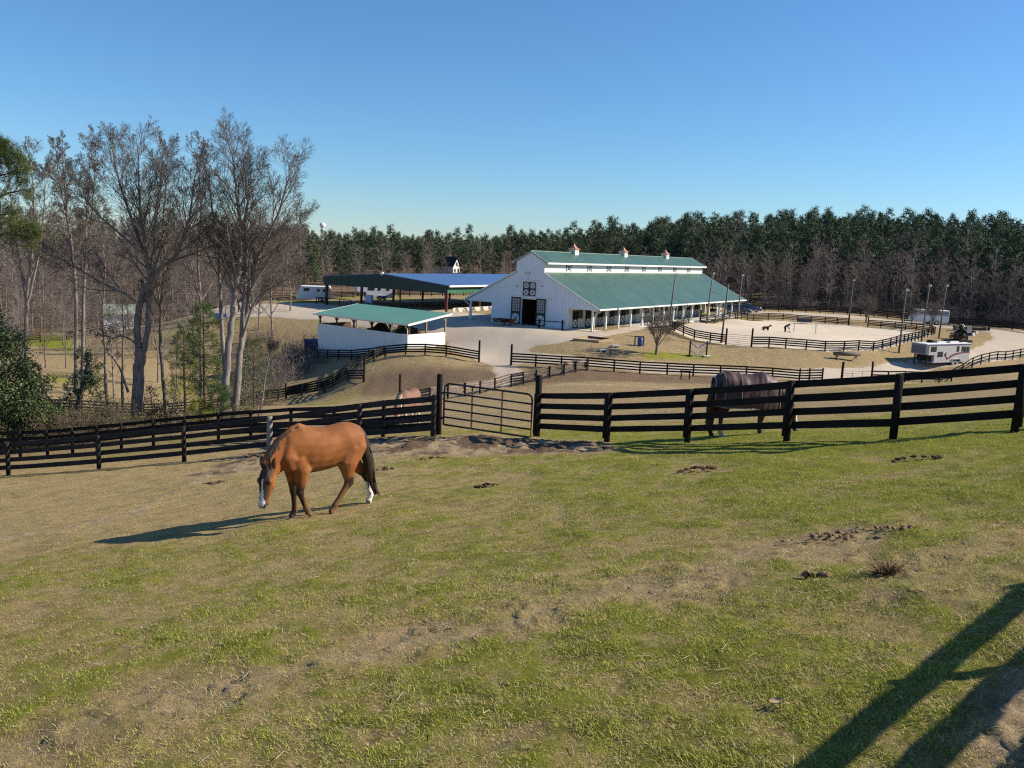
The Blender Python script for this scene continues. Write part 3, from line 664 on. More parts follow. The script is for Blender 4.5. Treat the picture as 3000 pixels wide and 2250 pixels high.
# ------------------------------------------------------------------ covered riding arena
AW = 25.7; AL = 42.0
cov = thing('covered_arena', (*_A1, 0), BARN_TH, 'open sided covered riding arena with dark green gable fascia and blue roof', 'riding arena')
b = MB(); b.prism([(-.1, 2.75), (AW + .1, 2.62), (AW + .1, 4.02), (AW / 2, 5.02), (-.1, 3.92)], (-.1, 0, 0), (0, 1, 0), (0, 0, 1), (.12, 0, 0)); b.build('gable_fascia', DKGREEN, cov, fix=True)
b = MB()
for t0, z0, t1, z1 in ((-.45, 3.90, AW / 2, 5.04), (AW + .45, 4.0, AW / 2, 5.04)): b.prism([(t0, z0), (t1, z1), (t1, z1 - .1), (t0, z0 - .1)], (-.15, 0, 0), (0, 1, 0), (0, 0, 1), (AL, 0, 0))
b.build('roof', SKY_TINT_ROOF, cov, fix=True)
b = MB(); b.span((-.15, -.6, 3.66), (AL, -.46, 3.93)); b.build('gutter', WHITE, cov)
b = MB(); b.span((.03, -.06, 2.75), (AL - .2, .06, 3.76)); b.build('side_panel', MIDGREEN, cov)
b = MB(); b.span((.03, AW - .06, 2.62), (AL - .2, AW + .06, 3.8)); b.build('side_panel', DKGREEN, cov)
for i in range(6):
    s = .25 + i * (AL - .8) / 5
    for t in (0.2, AW - .2):
        zb = -.9 if t > 5 else -.25
        c = MB(); c.prism([(0, zb), (.28, zb), (.55, 2.75), (0, 2.75)], (s - .12, t - .14 if t < 5 else t + .14, 0), (0, 1 if t < 5 else -1, 0), (0, 0, 1), (.24, 0, 0)); c.build('column', RED_STEEL, cov, fix=True)
    r = MB(); r.prism([(.4, 2.7), (AW / 2, 4.3), (AW - .4, 2.7), (AW - .4, 3.6), (AW / 2, 4.85), (.4, 3.6)], (s - .08, 0, 0), (0, 1, 0), (0, 0, 1), (.16, 0, 0)); r.build('rafter', RED_STEEL, cov, fix=True)
for t in (AW * .36,):
    MB().box((.12, t, 1.1), (.18, .18, 3.3)).build('column', RED_STEEL, cov)
b = MB(); b.box((-.2, AW * .60, .95), (.5, 1.3, 1.15)); b.span((-.4, AW * .60 - .6, -.6), (-.1, AW * .60 - .5, .4)); b.span((-.4, AW * .60 + .5, -.6), (-.1, AW * .60 + .6, .4)); b.build('control_box', PALEBLUE_BOX_SHADE, cov)
MB().tube([(0, AW / 2 - .0, 5.0), (-.25, AW / 2, 5.0)], .28, 8).build('ridge_vent', WHITE, cov)
b = MB()
for i in range(9): b.span((.3 + i * 2.5, -1.0, -.1), (2.65 + i * 2.5, -.92, .62))
b.build('kickboard', M('weathered_white_board', (.66, .62, .54), (.5, .45, .38), 1.5), cov)
for i in range(8):
    s = 1.0 + i * 2.1; k = MB(); k.bar((s, -1.02, .58), (s, -1.45, -.1), .07, .07, (1, 0, 0)); k.bar((s + .3, -1.02, .58), (s + .3, -1.45, -.1), .07, .07, (1, 0, 0)); k.bar((s, -1.24, .2), (s + .3, -1.24, .2), .05, .05); k.build('kickboard_brace', BLACKWOOD, cov)
for t0, t1 in ((AW * .75, AW + 1.5), (AW * .42, AW * .66)):
    k = MB(); k.bar((-.3, t0, .45), (-.3, t1, .45), .08, .12)
    for i in range(4): tt = t0 + (t1 - t0) * i / 3; k.bar((-.3, tt, -1), (-.3, tt, .42), .1, .1)
    k.build('end_rail', BLACKWOOD, cov)

# ------------------------------------------------------------------ manure shed
SH = np.array([-11.9, 96.0]); SZ = H(-11.5, 96)
sh = thing('manure_shed', (*SH, 0), math.atan2(.61, -.79) - math.pi / 2, 'long open shed with pale green roof, timber posts and low white walls', 'shed')
# local x = depth (away from the viewer), y = length to the left
SLEN, SDEP = 15.7, 6.2
ze = .72; zb_ = 1.70
b = MB(); b.prism([(-.45, ze - .02), (SDEP + .6, zb_ + .02), (SDEP + .6, zb_ - .08), (-.45, ze - .12)], (0, -.35, 0), (1, 0, 0), (0, 0, 1), (0, SLEN + .7, 0)); b.build('roof', GREEN_ROOF2, sh, fix=True)
b = MB(); b.prism([(-.47, ze + .0), (SDEP + .62, zb_ + .04), (SDEP + .62, zb_ - .2), (-.47, ze - .24)], (0, -.4, 0), (1, 0, 0), (0, 0, 1), (0, .05, 0)); b.prism([(-.47, ze + .0), (SDEP + .62, zb_ + .04), (SDEP + .62, zb_ - .2), (-.47, ze - .24)], (0, SLEN + .35, 0), (1, 0, 0), (0, 0, 1), (0, .05, 0)); b.build('rake_trim', WHITE, sh, fix=True)
b = MB(); b.span((-.55, -.38, ze - .2), (-.45, SLEN + .38, ze - .03)); b.build('gutter', ALU, sh)
wt = SZ + 1.62
b = MB(); b.span((-.05, 0, -4.5), (.1, SLEN, wt)); b.build('front_wall', WHITE, sh)
b = MB(); b.span((.1, 0, -3.6), (SDEP - .1, .14, wt + .02)); b.build('end_wall', WHITE, sh)
b = MB(); b.span((.1, SLEN - .14, -4.5), (SDEP - 1, SLEN, wt)); b.build('end_wall', BROWNWOOD, sh)  # brown here paints the roof's shade onto the left end wall
MB().tube([(-.5, .05, ze - .2), (-.42, .05, ze - .4), (-.15, .05, ze - .6), (-.12, .05, -3.4)], .06, 6).build('downspout', WHITE, sh)
for i in range(6):
    y = .12 + i * (SLEN - .24) / 5
    p = MB(); p.box((.2, y, (ze - .15 + wt - .5) / 2), (.15, .15, ze - .15 - wt + .5)); p.bar((.2, y, ze - .75), (.2, y + .55, ze - .15), .08, .08); p.bar((.2, y, ze - .75), (.2, y - .55, ze - .15), .08, .08); p.build('front_post', BROWNWOOD, sh)
    p = MB(); p.box((SDEP, y, (zb_ - .1 - 3.2) / 2), (.17, .17, zb_ - .1 + 3.2)); p.bar((SDEP - .05, y, zb_ - .9), (SDEP - .05, y + .7, zb_ - .15), .09, .09); p.bar((SDEP, y, zb_ - .9), (SDEP - .75, y, zb_ - .2), .09, .09); p.build('rear_post', TANWOOD, sh)
    p = MB(); p.prism([(.0, ze - .15), (SDEP, zb_ - .12), (SDEP, zb_ - .28), (0, ze - .31)], (0, y + .2, 0), (1, 0, 0), (0, 0, 1), (0, .06, 0)); p.build('rafter', BROWNWOOD, sh, fix=True)
b = MB(); b.bar((.2, -.2, ze - .24), (.2, SLEN + .2, ze - .24), .1, .14); b.bar((SDEP, -.2, zb_ - .2), (SDEP, SLEN + .2, zb_ - .2), .1, .16); b.build('plate_beam', BROWNWOOD, sh)
def pile(name, label, cat, c, rx, ry, h, mat, seed, rz=0):
    r = random.Random(seed); n, m = 36, 12; rings = []
    for i in range(m + 1):
        u = i / m
        ring = []
        for j in range(n):
            a = 2 * math.pi * j / n; k = 1 - u * .98
            nz = mnoise.noise(Vector((math.cos(a) * 1.7 * k + seed, math.sin(a) * 1.7 * k, u))) * .28 + mnoise.noise(Vector((math.cos(a) * 5 * k, math.sin(a) * 5 * k + seed, u * 3))) * .13
            ring.append((rx * k * (1 + nz * .8) * math.cos(a), ry * k * (1 + nz * .8) * math.sin(a), h * (1 - (1 - u) ** 1.4) * (1 + nz) - .15))
        rings.append(ring)
    o = MB().rings(rings).build(name, mat, None, True); o.location = c; o.rotation_euler = (0, 0, rz)
    return tag(o, label, cat)
MULCH = M('dark_mulch', (.06, .035, .02), (.028, .017, .011), 6, .95, 0, .8, 20)
SHAV = M('tan_shavings', (.50, .32, .15), (.36, .21, .09), 6, .95, 0, .6, 20)
def shed_w(x, y):
    a = sh.rotation_euler.z; return SH + np.array([math.cos(a) * x - math.sin(a) * y, math.sin(a) * x + math.cos(a) * y])
p = shed_w(3.4, 8.2); pile('mulch_pile', 'dark brown manure heap under the middle of the green roofed shed', 'manure heap', (*p, H(*p) - .1), 3.0, 2.4, 2.9, MULCH, 3, sh.rotation_euler.z)
p = shed_w(3.6, 3.6); pile('mulch_pile', 'dark brown manure heap at the right end of the green roofed shed', 'manure heap', (*p, H(*p) - .1), 2.9, 2.4, 2.5, MULCH, 9, sh.rotation_euler.z)
p = shed_w(5.2, 6.0); pile('shavings_pile', 'small tan heap of shavings behind the dark manure under the shed roof', 'shavings heap', (*p, H(*p) - .1), 1.5, 1.3, 2.9, SHAV, 5)

# blue skip at the left end of the shed
p = shed_w(.9, SLEN + 1.45); z = H(*p)
sk = thing('skip_bin', (*p, z), sh.rotation_euler.z, 'dark blue steel skip at the far left end of the white shed wall', 'skip')
b = MB(); b.prism([(-.85, .15), (.85, .15), (1.0, 1.75), (-1.0, 1.75)], (0, -1.2, 0), (1, 0, 0), (0, 0, 1), (0, 2.4, 0)); b.build('body', BLUESKIP, sk, fix=True)
b = MB(); b.bar((-1.03, -1.25, 1.75), (-1.03, 1.25, 1.75), .08, .1); b.bar((1.03, -1.25, 1.75), (1.03, 1.25, 1.75), .08, .1)
for y in (-1.25, 1.25): b.bar((-1.0, y, 1.75), (1.0, y, 1.75), .08, .1)
for y in (-.7, 0, .7): b.bar((-.9, y, .2), (-1.02, y, 1.7), .1, .06)
b.build('rim', BLUESKIP, sk)
b = MB(); b.box((0, -.7, .08), (1.6, .15, .16)); b.box((0, .7, .08), (1.6, .15, .16)); b.build('skid', BLACKMETAL, sk)
# ------------------------------------------------------------------ fences
def fence(name, label, pts, h=1.3, nr=4, bw=.145, bt=.03, pr=.07, top=.0, bot=.30, mat=BLACKWOOD, pmat=None, side=1, bay=None, tall={}, gaps=(), square=False, wob=.0, seed=1, group=None, cat='fence', pmats={}, detail=False, batten=False, skip_post=()):
    """pts: world (x, y) of the posts; bay: subdivide longer spans; side: which face carries the boards"""
    r = random.Random(seed); P = [np.array(pts[0][:2], float)]; idx_of = [0]; gapset = set()
    for i in range(1, len(pts)):
        a, b = np.array(pts[i - 1][:2], float), np.array(pts[i][:2], float); n = max(1, int(round(np.linalg.norm(b - a) / bay))) if bay and (i - 1) not in gaps else 1
        for k in range(1, n + 1):
            P.append(a + (b - a) * k / n)
            if (i - 1) in gaps: gapset.add(len(P) - 2)
        idx_of.append(len(P) - 1)
    closed = np.linalg.norm(P[0] - P[-1]) < .05
    Z = HZ(P); o = thing(name, (P[0][0], P[0][1], Z[0]), 0, label, cat, group); off = (P[0][0], P[0][1], Z[0])
    tallv = {idx_of[k]: v for k, v in tall.items()}; pm = {idx_of[k]: v for k, v in pmats.items()}; skp = {idx_of[k] for k in skip_post}
    tops = []
    for i, p in enumerate(P):
        hh = tallv.get(i, h * (1 + r.uniform(-.015, .015) * (1 + wob * 30))); tops.append(h * (1 + r.uniform(-wob, wob)))
        if (closed and i == len(P) - 1) or i in skp: continue
        m = MB(); lx, ly = r.gauss(0, .012 + wob * .5), r.gauss(0, .012 + wob * .5)
        if square:
            m.bar((p[0], p[1], Z[i] - .3), (p[0] + lx, p[1] + ly, Z[i] + hh), pr * 2, pr * 2, (0, 1, 0))
        else:
            kk = 10 if detail else 6; pr_ = pr * (1.3 if (i in tallv and hh > h * 1.25) or i in pm else 1)
            pt = [(p[0], p[1], Z[i] - .3), (p[0] + lx * .5, p[1] + ly * .5, Z[i] + hh * .5), (p[0] + lx, p[1] + ly, Z[i] + hh - .015), (p[0] + lx, p[1] + ly, Z[i] + hh)]
            m.tube(pt, [pr_ * 1.04, pr_, pr_ * .97, pr_ * .88], kk)
        if batten and i < len(P):
            j = min(i + 1, len(P) - 1); e = (P[j] - P[max(i - 1, 0)]); e = e / np.linalg.norm(e); nn = np.array([-e[1], e[0]]) * side
            q_ = p - nn * (pr + .012)
            m.box((q_[0], q_[1], Z[i] + .72), (.15, .026, 1.2), math.atan2(e[1], e[0]))
        m.build('post', pm.get(i, pmat or mat), o, detail and not square, off)
    gapsp = (h - top - bot - bw) / max(nr - 1, 1)
    for k in range(nr):
        m = MB(); zc = h - top - bw / 2 - k * gapsp
        for i in range(len(P) - 1):
            if i in gapset: continue
            e = P[i + 1] - P[i]; L = np.linalg.norm(e); e = e / L; nn = np.array([-e[1], e[0]]) * side * (pr + bt / 2 + .002)
            za = Z[i] + zc + (tops[i] - h) + r.uniform(-wob, wob) * .8 + r.uniform(-.008, .008); zb = Z[i + 1] + zc + (tops[i + 1] - h) + r.uniform(-wob, wob) * .8 + r.uniform(-.008, .008)
            n = 5 if detail else 1; prev = None; ring = []
            bwk = bw * r.uniform(.94, 1.05); sag = r.uniform(-.012, .004) if detail else 0
            for j in range(n + 1):
                u = j / n; q_ = P[i] + e * L * u + nn; z = za + (zb - za) * u + sag * 4 * u * (1 - u)
                ew = 1 + (r.uniform(-.035, .035) if detail else 0)
                tx = np.array([-e[1], e[0]]) * bt / 2
                ring.append([(q_[0] - tx[0], q_[1] - tx[1], z - bwk / 2 * ew), (q_[0] + tx[0], q_[1] + tx[1], z - bwk / 2 * ew), (q_[0] + tx[0], q_[1] + tx[1], z + bwk / 2 * ew), (q_[0] - tx[0], q_[1] - tx[1], z + bwk / 2 * ew)])
            m.rings(ring)
        m.build('rail', mat, o, False, off, fix=True)
    return o
def og(lst): return [onground(x, d)[:2] for x, d in lst]
gate_l, gate_r = onground(1283, 25.4), onground(1567, 24.4)

fence('board_fence', 'tall black four-board fence crossing the pasture right of the pipe gate', og([(1572, 24.5), (1777, 22), (2013, 20.6), (2304, 18.3), (2616, 16.75), (2972, 16.5)]) + [(11.6, 16.9), (12.9, 16.95)], 1.33, bay=None, bw=.16, tall={0: 1.86}, detail=True, batten=True, pr=.075, side=1, seed=3, bot=.27)
fence('board_fence', 'black four-board fence left of the pipe gate with one bleached post behind the bay horse', og([(1268, 25.2), (1051, 26.6), (790, 28.2), (540, 29.0), (290, 29.8), (25, 31.2), (-230, 32.6), (-500, 34)]), 1.24, bw=.165, tall={0: 1.3, 2: 1.24}, detail=True, side=-1, seed=5, mat=WORNWOOD, pr=.078, pmats={2: PALEPOST}, bot=.2)
fence('board_fence', 'black board fence along the far side of the lane, in front of the bare trees', og([(1284, 25.8), (1122, 27.6), (978, 30.5), (852, 33.5), (735, 35.4), (640, 36.2), (540, 36.5), (450, 36.8), (356, 36.9), (285, 37.2), (213, 37.5), (140, 37.9), (60, 38.4), (-30, 39), (-130, 40)]), 1.25, bw=.16, tall={0: 1.9}, detail=True, side=-1, seed=7, pr=.07, bot=.25)
fence('board_fence', 'black board fence along the shed front ending at a tall post by the drive', og([(930, 104), (960, 102.5), (992, 100.5), (1030, 98), (1080, 95), (1130, 91.5), (1188, 90), (1245, 89.3), (1307, 89), (1403, 88.5)]), 1.2, bw=.16, bay=2.6, tall={9: 2.3}, seed=9, side=-1, pr=.08)
fence('board_fence', 'black fence running down the grass bank left from the shed corner', og([(1128, 91), (1096, 90), (1056, 89.5), (1016, 89), (975, 88.8), (931, 88.5), (885, 88.4), (838, 88.4)]), 1.2, bw=.16, seed=11, side=-1, mat=WORNWOOD, pr=.08, tall={7: 1.6})
fence('board_fence', 'low black fence in the hollow beyond the lane, ending at a tall post', og([(80, 66), (240, 70), (420, 76), (600, 83), (752, 88), (815, 88), (883, 88), (951, 88), (1020, 86), (1066, 84.5)]), 1.2, bw=.15, bay=3, seed=13, side=-1, pr=.08, tall={9: 2.6})
fence('board_fence', 'old weathered grey board fence zigzagging up the bank behind the pipe gate', og([(1171, 71), (1215, 68), (1259, 67), (1312, 69), (1362, 71.5), (1406, 75), (1450, 78), (1498, 80), (1534, 80.3), (1570, 81), (1610, 82), (1652, 83), (1687, 84), (1719, 84.8)]), 1.18, bw=.17, seed=15, side=1, mat=GREYWOOD, pmat=WORNWOOD, wob=.05, tall={0: 2.5}, pr=.08)
fence('board_fence', 'black four-board fence along the drive behind the horse in the dark rug', og([(1497, 87), (1569, 86), (1644, 85.4), (1721, 85.2), (1798, 85), (1874, 85), (1954, 85), (2030, 85), (2109, 85), (2185, 85), (2262, 85.2), (2341, 85.6), (2370, 86.2), (2408, 87)]), 1.25, bw=.15, seed=17, side=1, tall={0: 2.15, 11: 1.4, 12: 1.4, 13: 1.4}, pr=.085)
fence('board_fence', 'black board fence curving up beside the drive at the far right edge', og([(2552, 90), (2600, 91), (2650, 92), (2700, 93.5), (2750, 95.5), (2787, 97), (2818, 99), (2847, 101.5), (2873, 104.5), (2897, 108.5), (2921, 113.3), (2944, 114.6), (2966, 115.8), (2988, 117), (3020, 118.5), (3070, 120.5)]), 1.22, nr=3, bw=.15, seed=19, side=1, tall={0: 2.2}, pr=.085)
ring_idx = [i for i in range(len(ARENA_PX))]
arp = [tuple(p) for p in ARENA] + [tuple(ARENA[0])]
gi = [ARENA_PX.index((2126, 1009)), ARENA_PX.index((2542, 958)), ARENA_PX.index((2051, 953))]
fence('board_fence', 'oval black board fence round the sand arena', arp, 1.22, bw=.15, bay=2.6, gaps=gi, tall={gi[0]: 1.95, gi[0] + 1: 2.2, gi[1]: 1.7, gi[1] + 1: 1.8, gi[2]: 2.0}, seed=21, side=1, pr=.085)
fence('board_fence', 'long dark boundary fence at the foot of the wood behind the arena', og([(2050, 166), (2200, 163), (2482, 163), (2640, 159), (2779, 154), (2965, 141), (3010, 138), (3120, 134)]), 1.35, bw=.17, bay=2.6, seed=23, side=-1, tall={5: 2.2}, pr=.09)
fence('board_fence', 'dark fence below the wood behind the white horse trailers', og([(560, 166), (700, 168), (850, 172), (1000, 178), (1200, 184), (1420, 190)]), 1.3, bw=.17, bay=2.6, seed=25, side=-1, pr=.09)
fence('board_fence', 'far fence across the green valley paddock seen between the left trees', og([(-60, 124), (60, 124.5), (118, 125), (195, 126), (300, 131), (400, 138), (500, 145), (600, 150), (680, 152)]), 1.25, bw=.15, bay=2.6, seed=27, side=-1, gaps=(2,), pr=.08)
# the fence beside the viewpoint: its rails throw the shadows in the lower right corner
SUN_EL, SUN_AZ = RAD(32), RAD(6)
SUND = np.array([math.cos(SUN_EL) * math.cos(SUN_AZ), math.cos(SUN_EL) * math.sin(SUN_AZ), math.sin(SUN_EL)])
def shade_src(px, py, hgt):
    g = G(px, py, .5); z0 = g[2]
    for _ in range(6): t = (H(g[0] + SUND[0] * 0, g[1]) + 0 - z0 + 0) ; break
    # walk towards the sun until the ray is hgt above the ground
    for t in np.linspace(0, 12, 4000):
        w = g + SUND * t
        if w[2] - NP(w[0], w[1]) >= hgt: return w
    return w
s1 = shade_src(2950, 1735, 1.30); s2 = shade_src(2330, 2240, 1.30)
dv = (s2 - s1)[:2] / np.linalg.norm((s2 - s1)[:2]); pcross = shade_src(2775, 1985, 1.1)
k0 = (pcross[:2] - s1[:2]) @ dv
line0 = s1[:2]
posts = [line0 + dv * (k0 + 2.44 * j) for j in (-1, 0, 1, 2, 3)]
fence('board_fence', 'black board fence right beside the viewpoint, outside the right edge, casting the corner shadows', [(12.9, 16.9), (12.9, 13.4), tuple(posts[0] * .5 + np.array([12.9, 13.4]) * .5 + np.array([.7, -.4]))] + [tuple(p) for p in posts], 1.37, nr=4, bot=.26, bw=.15, side=1, seed=29, pr=.07, tall={3: 1.3, 4: 1.3, 5: 1.3, 6: 1.3, 7: 1.3})

# ------------------------------------------------------------------ gates
def pipe_gate(label, p0, p1, h, nbar, lift=.2, r=.022, nv=2, mat=GATEMETAL, flat=.07, group=None, drop=0.0):
    p0, p1 = np.array(p0), np.array(p1); L = np.linalg.norm(p1[:2] - p0[:2]); a = math.atan2(p1[1] - p0[1], p1[0] - p0[0])
    o = thing('pipe_gate', tuple(p0), a, label, 'gate', group); dz = (p1[2] - p0[2] - drop) / L
    Z = lambda x, z: (x, 0, lift + z + dz * x)
    f = MB(); rr = .17
    pts = [Z(.03, 0), Z(.03, h - rr)] + [Z(.03 + rr * (1 - math.cos(u)), h - rr + rr * math.sin(u)) for u in (.5, 1.05, 1.57)] + [Z(L - .03 - rr, h)] + [Z(L - .03 - rr * (1 - math.sin(u)), h - rr * (1 - math.cos(u))) for u in (.5, 1.05, 1.57)] + [Z(L - .03, 0), Z(.03, 0)]
    f.tube(pts, r, 8); f.build('frame', mat, o, True)
    for k in range(1, nbar - 1): MB().tube([Z(.03, h * k / (nbar - 1) * (.92 + .08 * k / nbar)), Z(L - .03, h * k / (nbar - 1) * (.92 + .08 * k / nbar))], r * .92, 6).build('bar', mat, o, True)
    for k in range(1, nv + 1):
        x = L * k / (nv + 1); MB().bar((x, -.025, lift + dz * x), (x, -.025, lift + dz * x + h), flat, .012, (1, 0, 0)).build('brace', mat, o)
    for z in (.2, h - .3): MB().box((-.02, 0, lift + z), (.12, .05, .06)).build('hinge', mat, o)
    return o
gl = gate_l.copy(); gr = gate_r.copy(); gl[:2] += (gr[:2] - gl[:2]) * .045; gr[:2] -= (gr[:2] - gl[:2]) * .035
pipe_gate('black six-bar pipe gate between the two tall posts in the middle of the near fence', gl, gr, 1.27, 6, .38, .030, 2, GATEMETAL, .11, None, .36)
pipe_gate('slim grey pipe gate into the sand arena beside the leaning pole', (*ARENA[gi[0]], ARENA_Z), (*ARENA[gi[0] + 1], ARENA_Z), 1.15, 6, .12, .02, 1, GREENPOLE, .05)
pipe_gate('slim pipe gate at the back of the sand arena', (*ARENA[gi[1] + 1], ARENA_Z), (*ARENA[gi[1]], ARENA_Z), 1.15, 5, .12, .02, 1, GREENPOLE, .05)
a_, b_ = onground(2465, 88), onground(2552, 90)
g = pipe_gate('pale pipe gate between the two dark posts beside the drive', a_, b_, 1.0, 5, .12, .022, 2, GREYPOLE, .04)
MB().tube([(0, 0, -.3), (0, 0, 1.3), (.03, 0, 2.05)], [.13, .12, .12], 8).build('post', BLACKWOOD, g)
a_, b_ = onground(755, 88), onground(836, 88.4); pipe_gate('thin pale pipe gate at the foot of the bank beside the lower fence', a_, b_, 1.1, 5, .15, .022, 2, GREENPOLE, .04)
a_, b_ = onground(120, 125), onground(193, 126); pipe_gate('green-grey pipe gate of the far valley paddock', a_, b_, 1.15, 5, .15, .03, 2, GREENPOLE, .05)
a_, b_ = onground(1063, 84), onground(1052, 88); pipe_gate('small open pipe gate hanging on the tall post of the hollow fence', a_, b_, 1.0, 5, .2, .022, 1, GATEMETAL, .05)

# ------------------------------------------------------------------ light poles
def pole(px, d, hgt, label, lean, head, mat, n_head=1, box=False, base=None):
    g = onground(px, d); o = thing('light_pole', tuple(g), 0, label, 'light pole', 'light poles round the arena')
    MB().tube([(0, 0, -.3), (lean * .4, 0, hgt * .5), (lean, 0, hgt)], [.125, .105, .085], 8).build('shaft', mat, o, True)
    if base: MB().tube([(0, 0, -.1), (lean * .2, 0, 1.0)], [.165, .155], 8).build('base_sleeve', base, o)
    h = MB()
    if head == 'box': h.box((lean, -.16, hgt - .25), (.62, .3, .75), rx=.3)
    else:
        h.bar((lean - .1, 0, hgt - .05), (lean + .12, -.15, hgt + .1), .07, .07); h.box((lean + .1, -.2, hgt + .08), (.22, .30, .17), rx=.5)
    h.build('lamp_head', BLACKMETAL if head == 'box' else ALU, o)
    if n_head > 1:
        h = MB(); h.box((lean * .5, -.18, hgt * .47), (.12, .3, .12)); h.ball((lean * .5 + .3, -.25, hgt * .47 - .05), (.2, .17, .13)); h.build('floodlight', ALU, o)
        h = MB(); h.bar((lean * .5, 0, hgt * .5), (lean * .5 - .4, 0, hgt * .52), .06, .06); h.build('bracket', GREYPOLE, o)
    return o
pole(1957, 108, 7.5, 'grey light pole behind the bare ornamental tree in front of the green roof', .45, 'small', GREYPOLE, 2)
pole(2069, 126, 7.35, 'wooden light pole at the barn side of the arena, in front of the open stalls', .45, 'small', GREYPOLE)
pole(2113, 103.5, 7.9, 'dark light pole with black box lamp and rusty base beside the arena gate', .35, 'box', GREYPOLE, base=M('rust_sleeve', (.36, .12, .06), (.25, .08, .04), 4))
pole(2160, 142, 7.25, 'light pole in front of the grey parked car near the barn end', .25, 'small', GREYPOLE, 2)
pole(2485, 145, 7.5, 'thin light pole at the back of the arena by the far gate', .1, 'small', GREENPOLE)
pole(2633, 105, 7.7, 'tall green light pole at the near right arena curve, nearest the grey trailer', .05, 'small', GREENPOLE)
pole(2699, 118, 7.75, 'tall green light pole at the right curve of the arena, middle of three', .22, 'small', GREENPOLE)
pole(2750, 126, 7.6, 'tall green light pole at the right end of the arena, last of three', .25, 'small', GREENPOLE)

# ------------------------------------------------------------------ small things in the yard
# bare timber sand frame
c0, c1, c2, c3 = G(1681, 998, 60), G(1752, 1004, 60), G(1792, 998, 60), G(1722, 990, 60)
o = thing('sand_pit', tuple(c0), 0, 'low square pit edged with pale timbers on the grass in front of the barn', 'sand pit')
for a_, b_ in ((c0, c1), (c1, c2), (c2, c3), (c3, c0)):
    MB().bar(a_ - c0 + np.array([0, 0, .14]), b_ - c0 + np.array([0, 0, .14]), .22, .24).build('beam', TANWOOD if a_ is not c2 else BROWNWOOD, o)
def mount_block(px, py, label):
    g = G(px, py, 60); o = thing('stepping_block', tuple(g), .3, label, 'stepping block')
    b = MB(); b.box((0, 0, .16), (.78, .42, .1), taper=.96); b.build('tread', CONCRETE, o); b = MB(); b.box((-.3, 0, .05), (.1, .38, .14)); b.box((.3, 0, .05), (.1, .38, .14)); b.build('foot', CONCRETE, o); o.scale = (1.15, 1.2, 1.15)
mount_block(1802, 1017, 'flat white stepping block nearer to the barn'); mount_block(1767, 1029, 'flat white stepping block nearer to the black fence')
g = G(1788, 1044, 60); o = thing('wooden_stake', tuple(g), 0, 'short brown wooden stake beside the black drive fence', 'stake'); MB().tube([(0, 0, -.2), (0, 0, .55), (.02, 0, .78)], [.09, .085, .07], 7).build('shaft', BROWNWOOD, o)
# blue barrel in a timber stand
g = G(1872, 1012, 60); o = thing('barrel_stand', tuple(g), 0, 'dark timber jump stand around the blue barrel left of the bare tree', 'stand')
for x in (-.48, .48): MB().box((x, 0, .5), (.12, .14, 1.1)).build('upright', BROWNWOOD, o)
MB().box((0, .05, .98), (1.0, .06, .14)).build('crosspiece', BROWNWOOD, o)
o = thing('barrel', tuple(g + np.array([.05, -.32, 0])), 0, 'bright blue plastic barrel standing on the grass left of the bare tree', 'barrel')
b = MB(); prof = [(.0, .25), (.04, .29), (.3, .295), (.32, .31), (.34, .295), (.6, .295), (.62, .31), (.64, .295), (.86, .29), (.9, .25)]
b.rings([[(r * math.cos(2 * math.pi * j / 14), r * math.sin(2 * math.pi * j / 14), z) for j in range(14)] for z, r in prof]); b.build('drum', BLUEPLASTIC, o, True)
b = MB(); b.tube([(0, 0, .88), (0, 0, .915)], .26, 14); b.build('lid', BLUEPLASTIC, o)
# blue show jump with curved rails
ga, gb = G(2020, 1043, 60), G(2069, 1045, 60); o = thing('show_jump', tuple(ga), math.atan2(gb[1] - ga[1], gb[0] - ga[0]), 'pale blue show jump with fanned curved rails between two dark stands', 'jump'); W = np.linalg.norm((gb - ga)[:2])
for x in (0, W):
    MB().box((x, 0, .85), (.13, .13, 1.7)).build('stand_post', BLACKWOOD, o); MB().box((x, 0, .04), (.3 if x == 0 else .75, .62, .09)).build('foot', BLACKWOOD if x == 0 else WHITE, o)
for sx in (0, 1):
    for k, z in enumerate((1.5, 1.42, .72, .66) if sx == 0 else (1.5, 1.42, .95, .72)):
        pts = []
        for i in range(7):
            u = i / 6; x = .05 + u * (W * .44); pts.append(((x if sx == 0 else W - x), .04 * (k % 2), z + .02 - .62 * (u ** 1.6) - (.04 * k if k % 2 else 0)))
        MB().tube(pts, .035, 6, sy=1).build('curved_rail', LBLUE, o, True)
    MB().tube([(-.18 if sx == 0 else W + .18, 0, .95), (.06 if sx == 0 else W - .05, 0, .98)], .03, 6).build('cup', LBLUE, o)
# log bench jump
ga, gb = G(2448, 1051, 60), G(2512, 1058, 60); o = thing('log_jump', tuple(ga), math.atan2(gb[1] - ga[1], gb[0] - ga[0]), 'weathered log resting on two pale trestles beside the drive', 'log jump'); W = np.linalg.norm((gb - ga)[:2])
MB().tube([(-.25, 0, .62), (W * .5, 0, .6), (W + .2, 0, .6)], [.24, .25, .24], 10).build('log', M('grey_log', (.20, .155, .12), (.11, .085, .065), 5, .9, 0, .5), o, True)
for x in (.15, W - .2):
    b = MB(); b.bar((x, -.38, -.02), (x, .05, .5), .1, .1); b.bar((x, .38, -.02), (x, -.05, .5), .1, .1); b.build('trestle', TANWOOD, o)
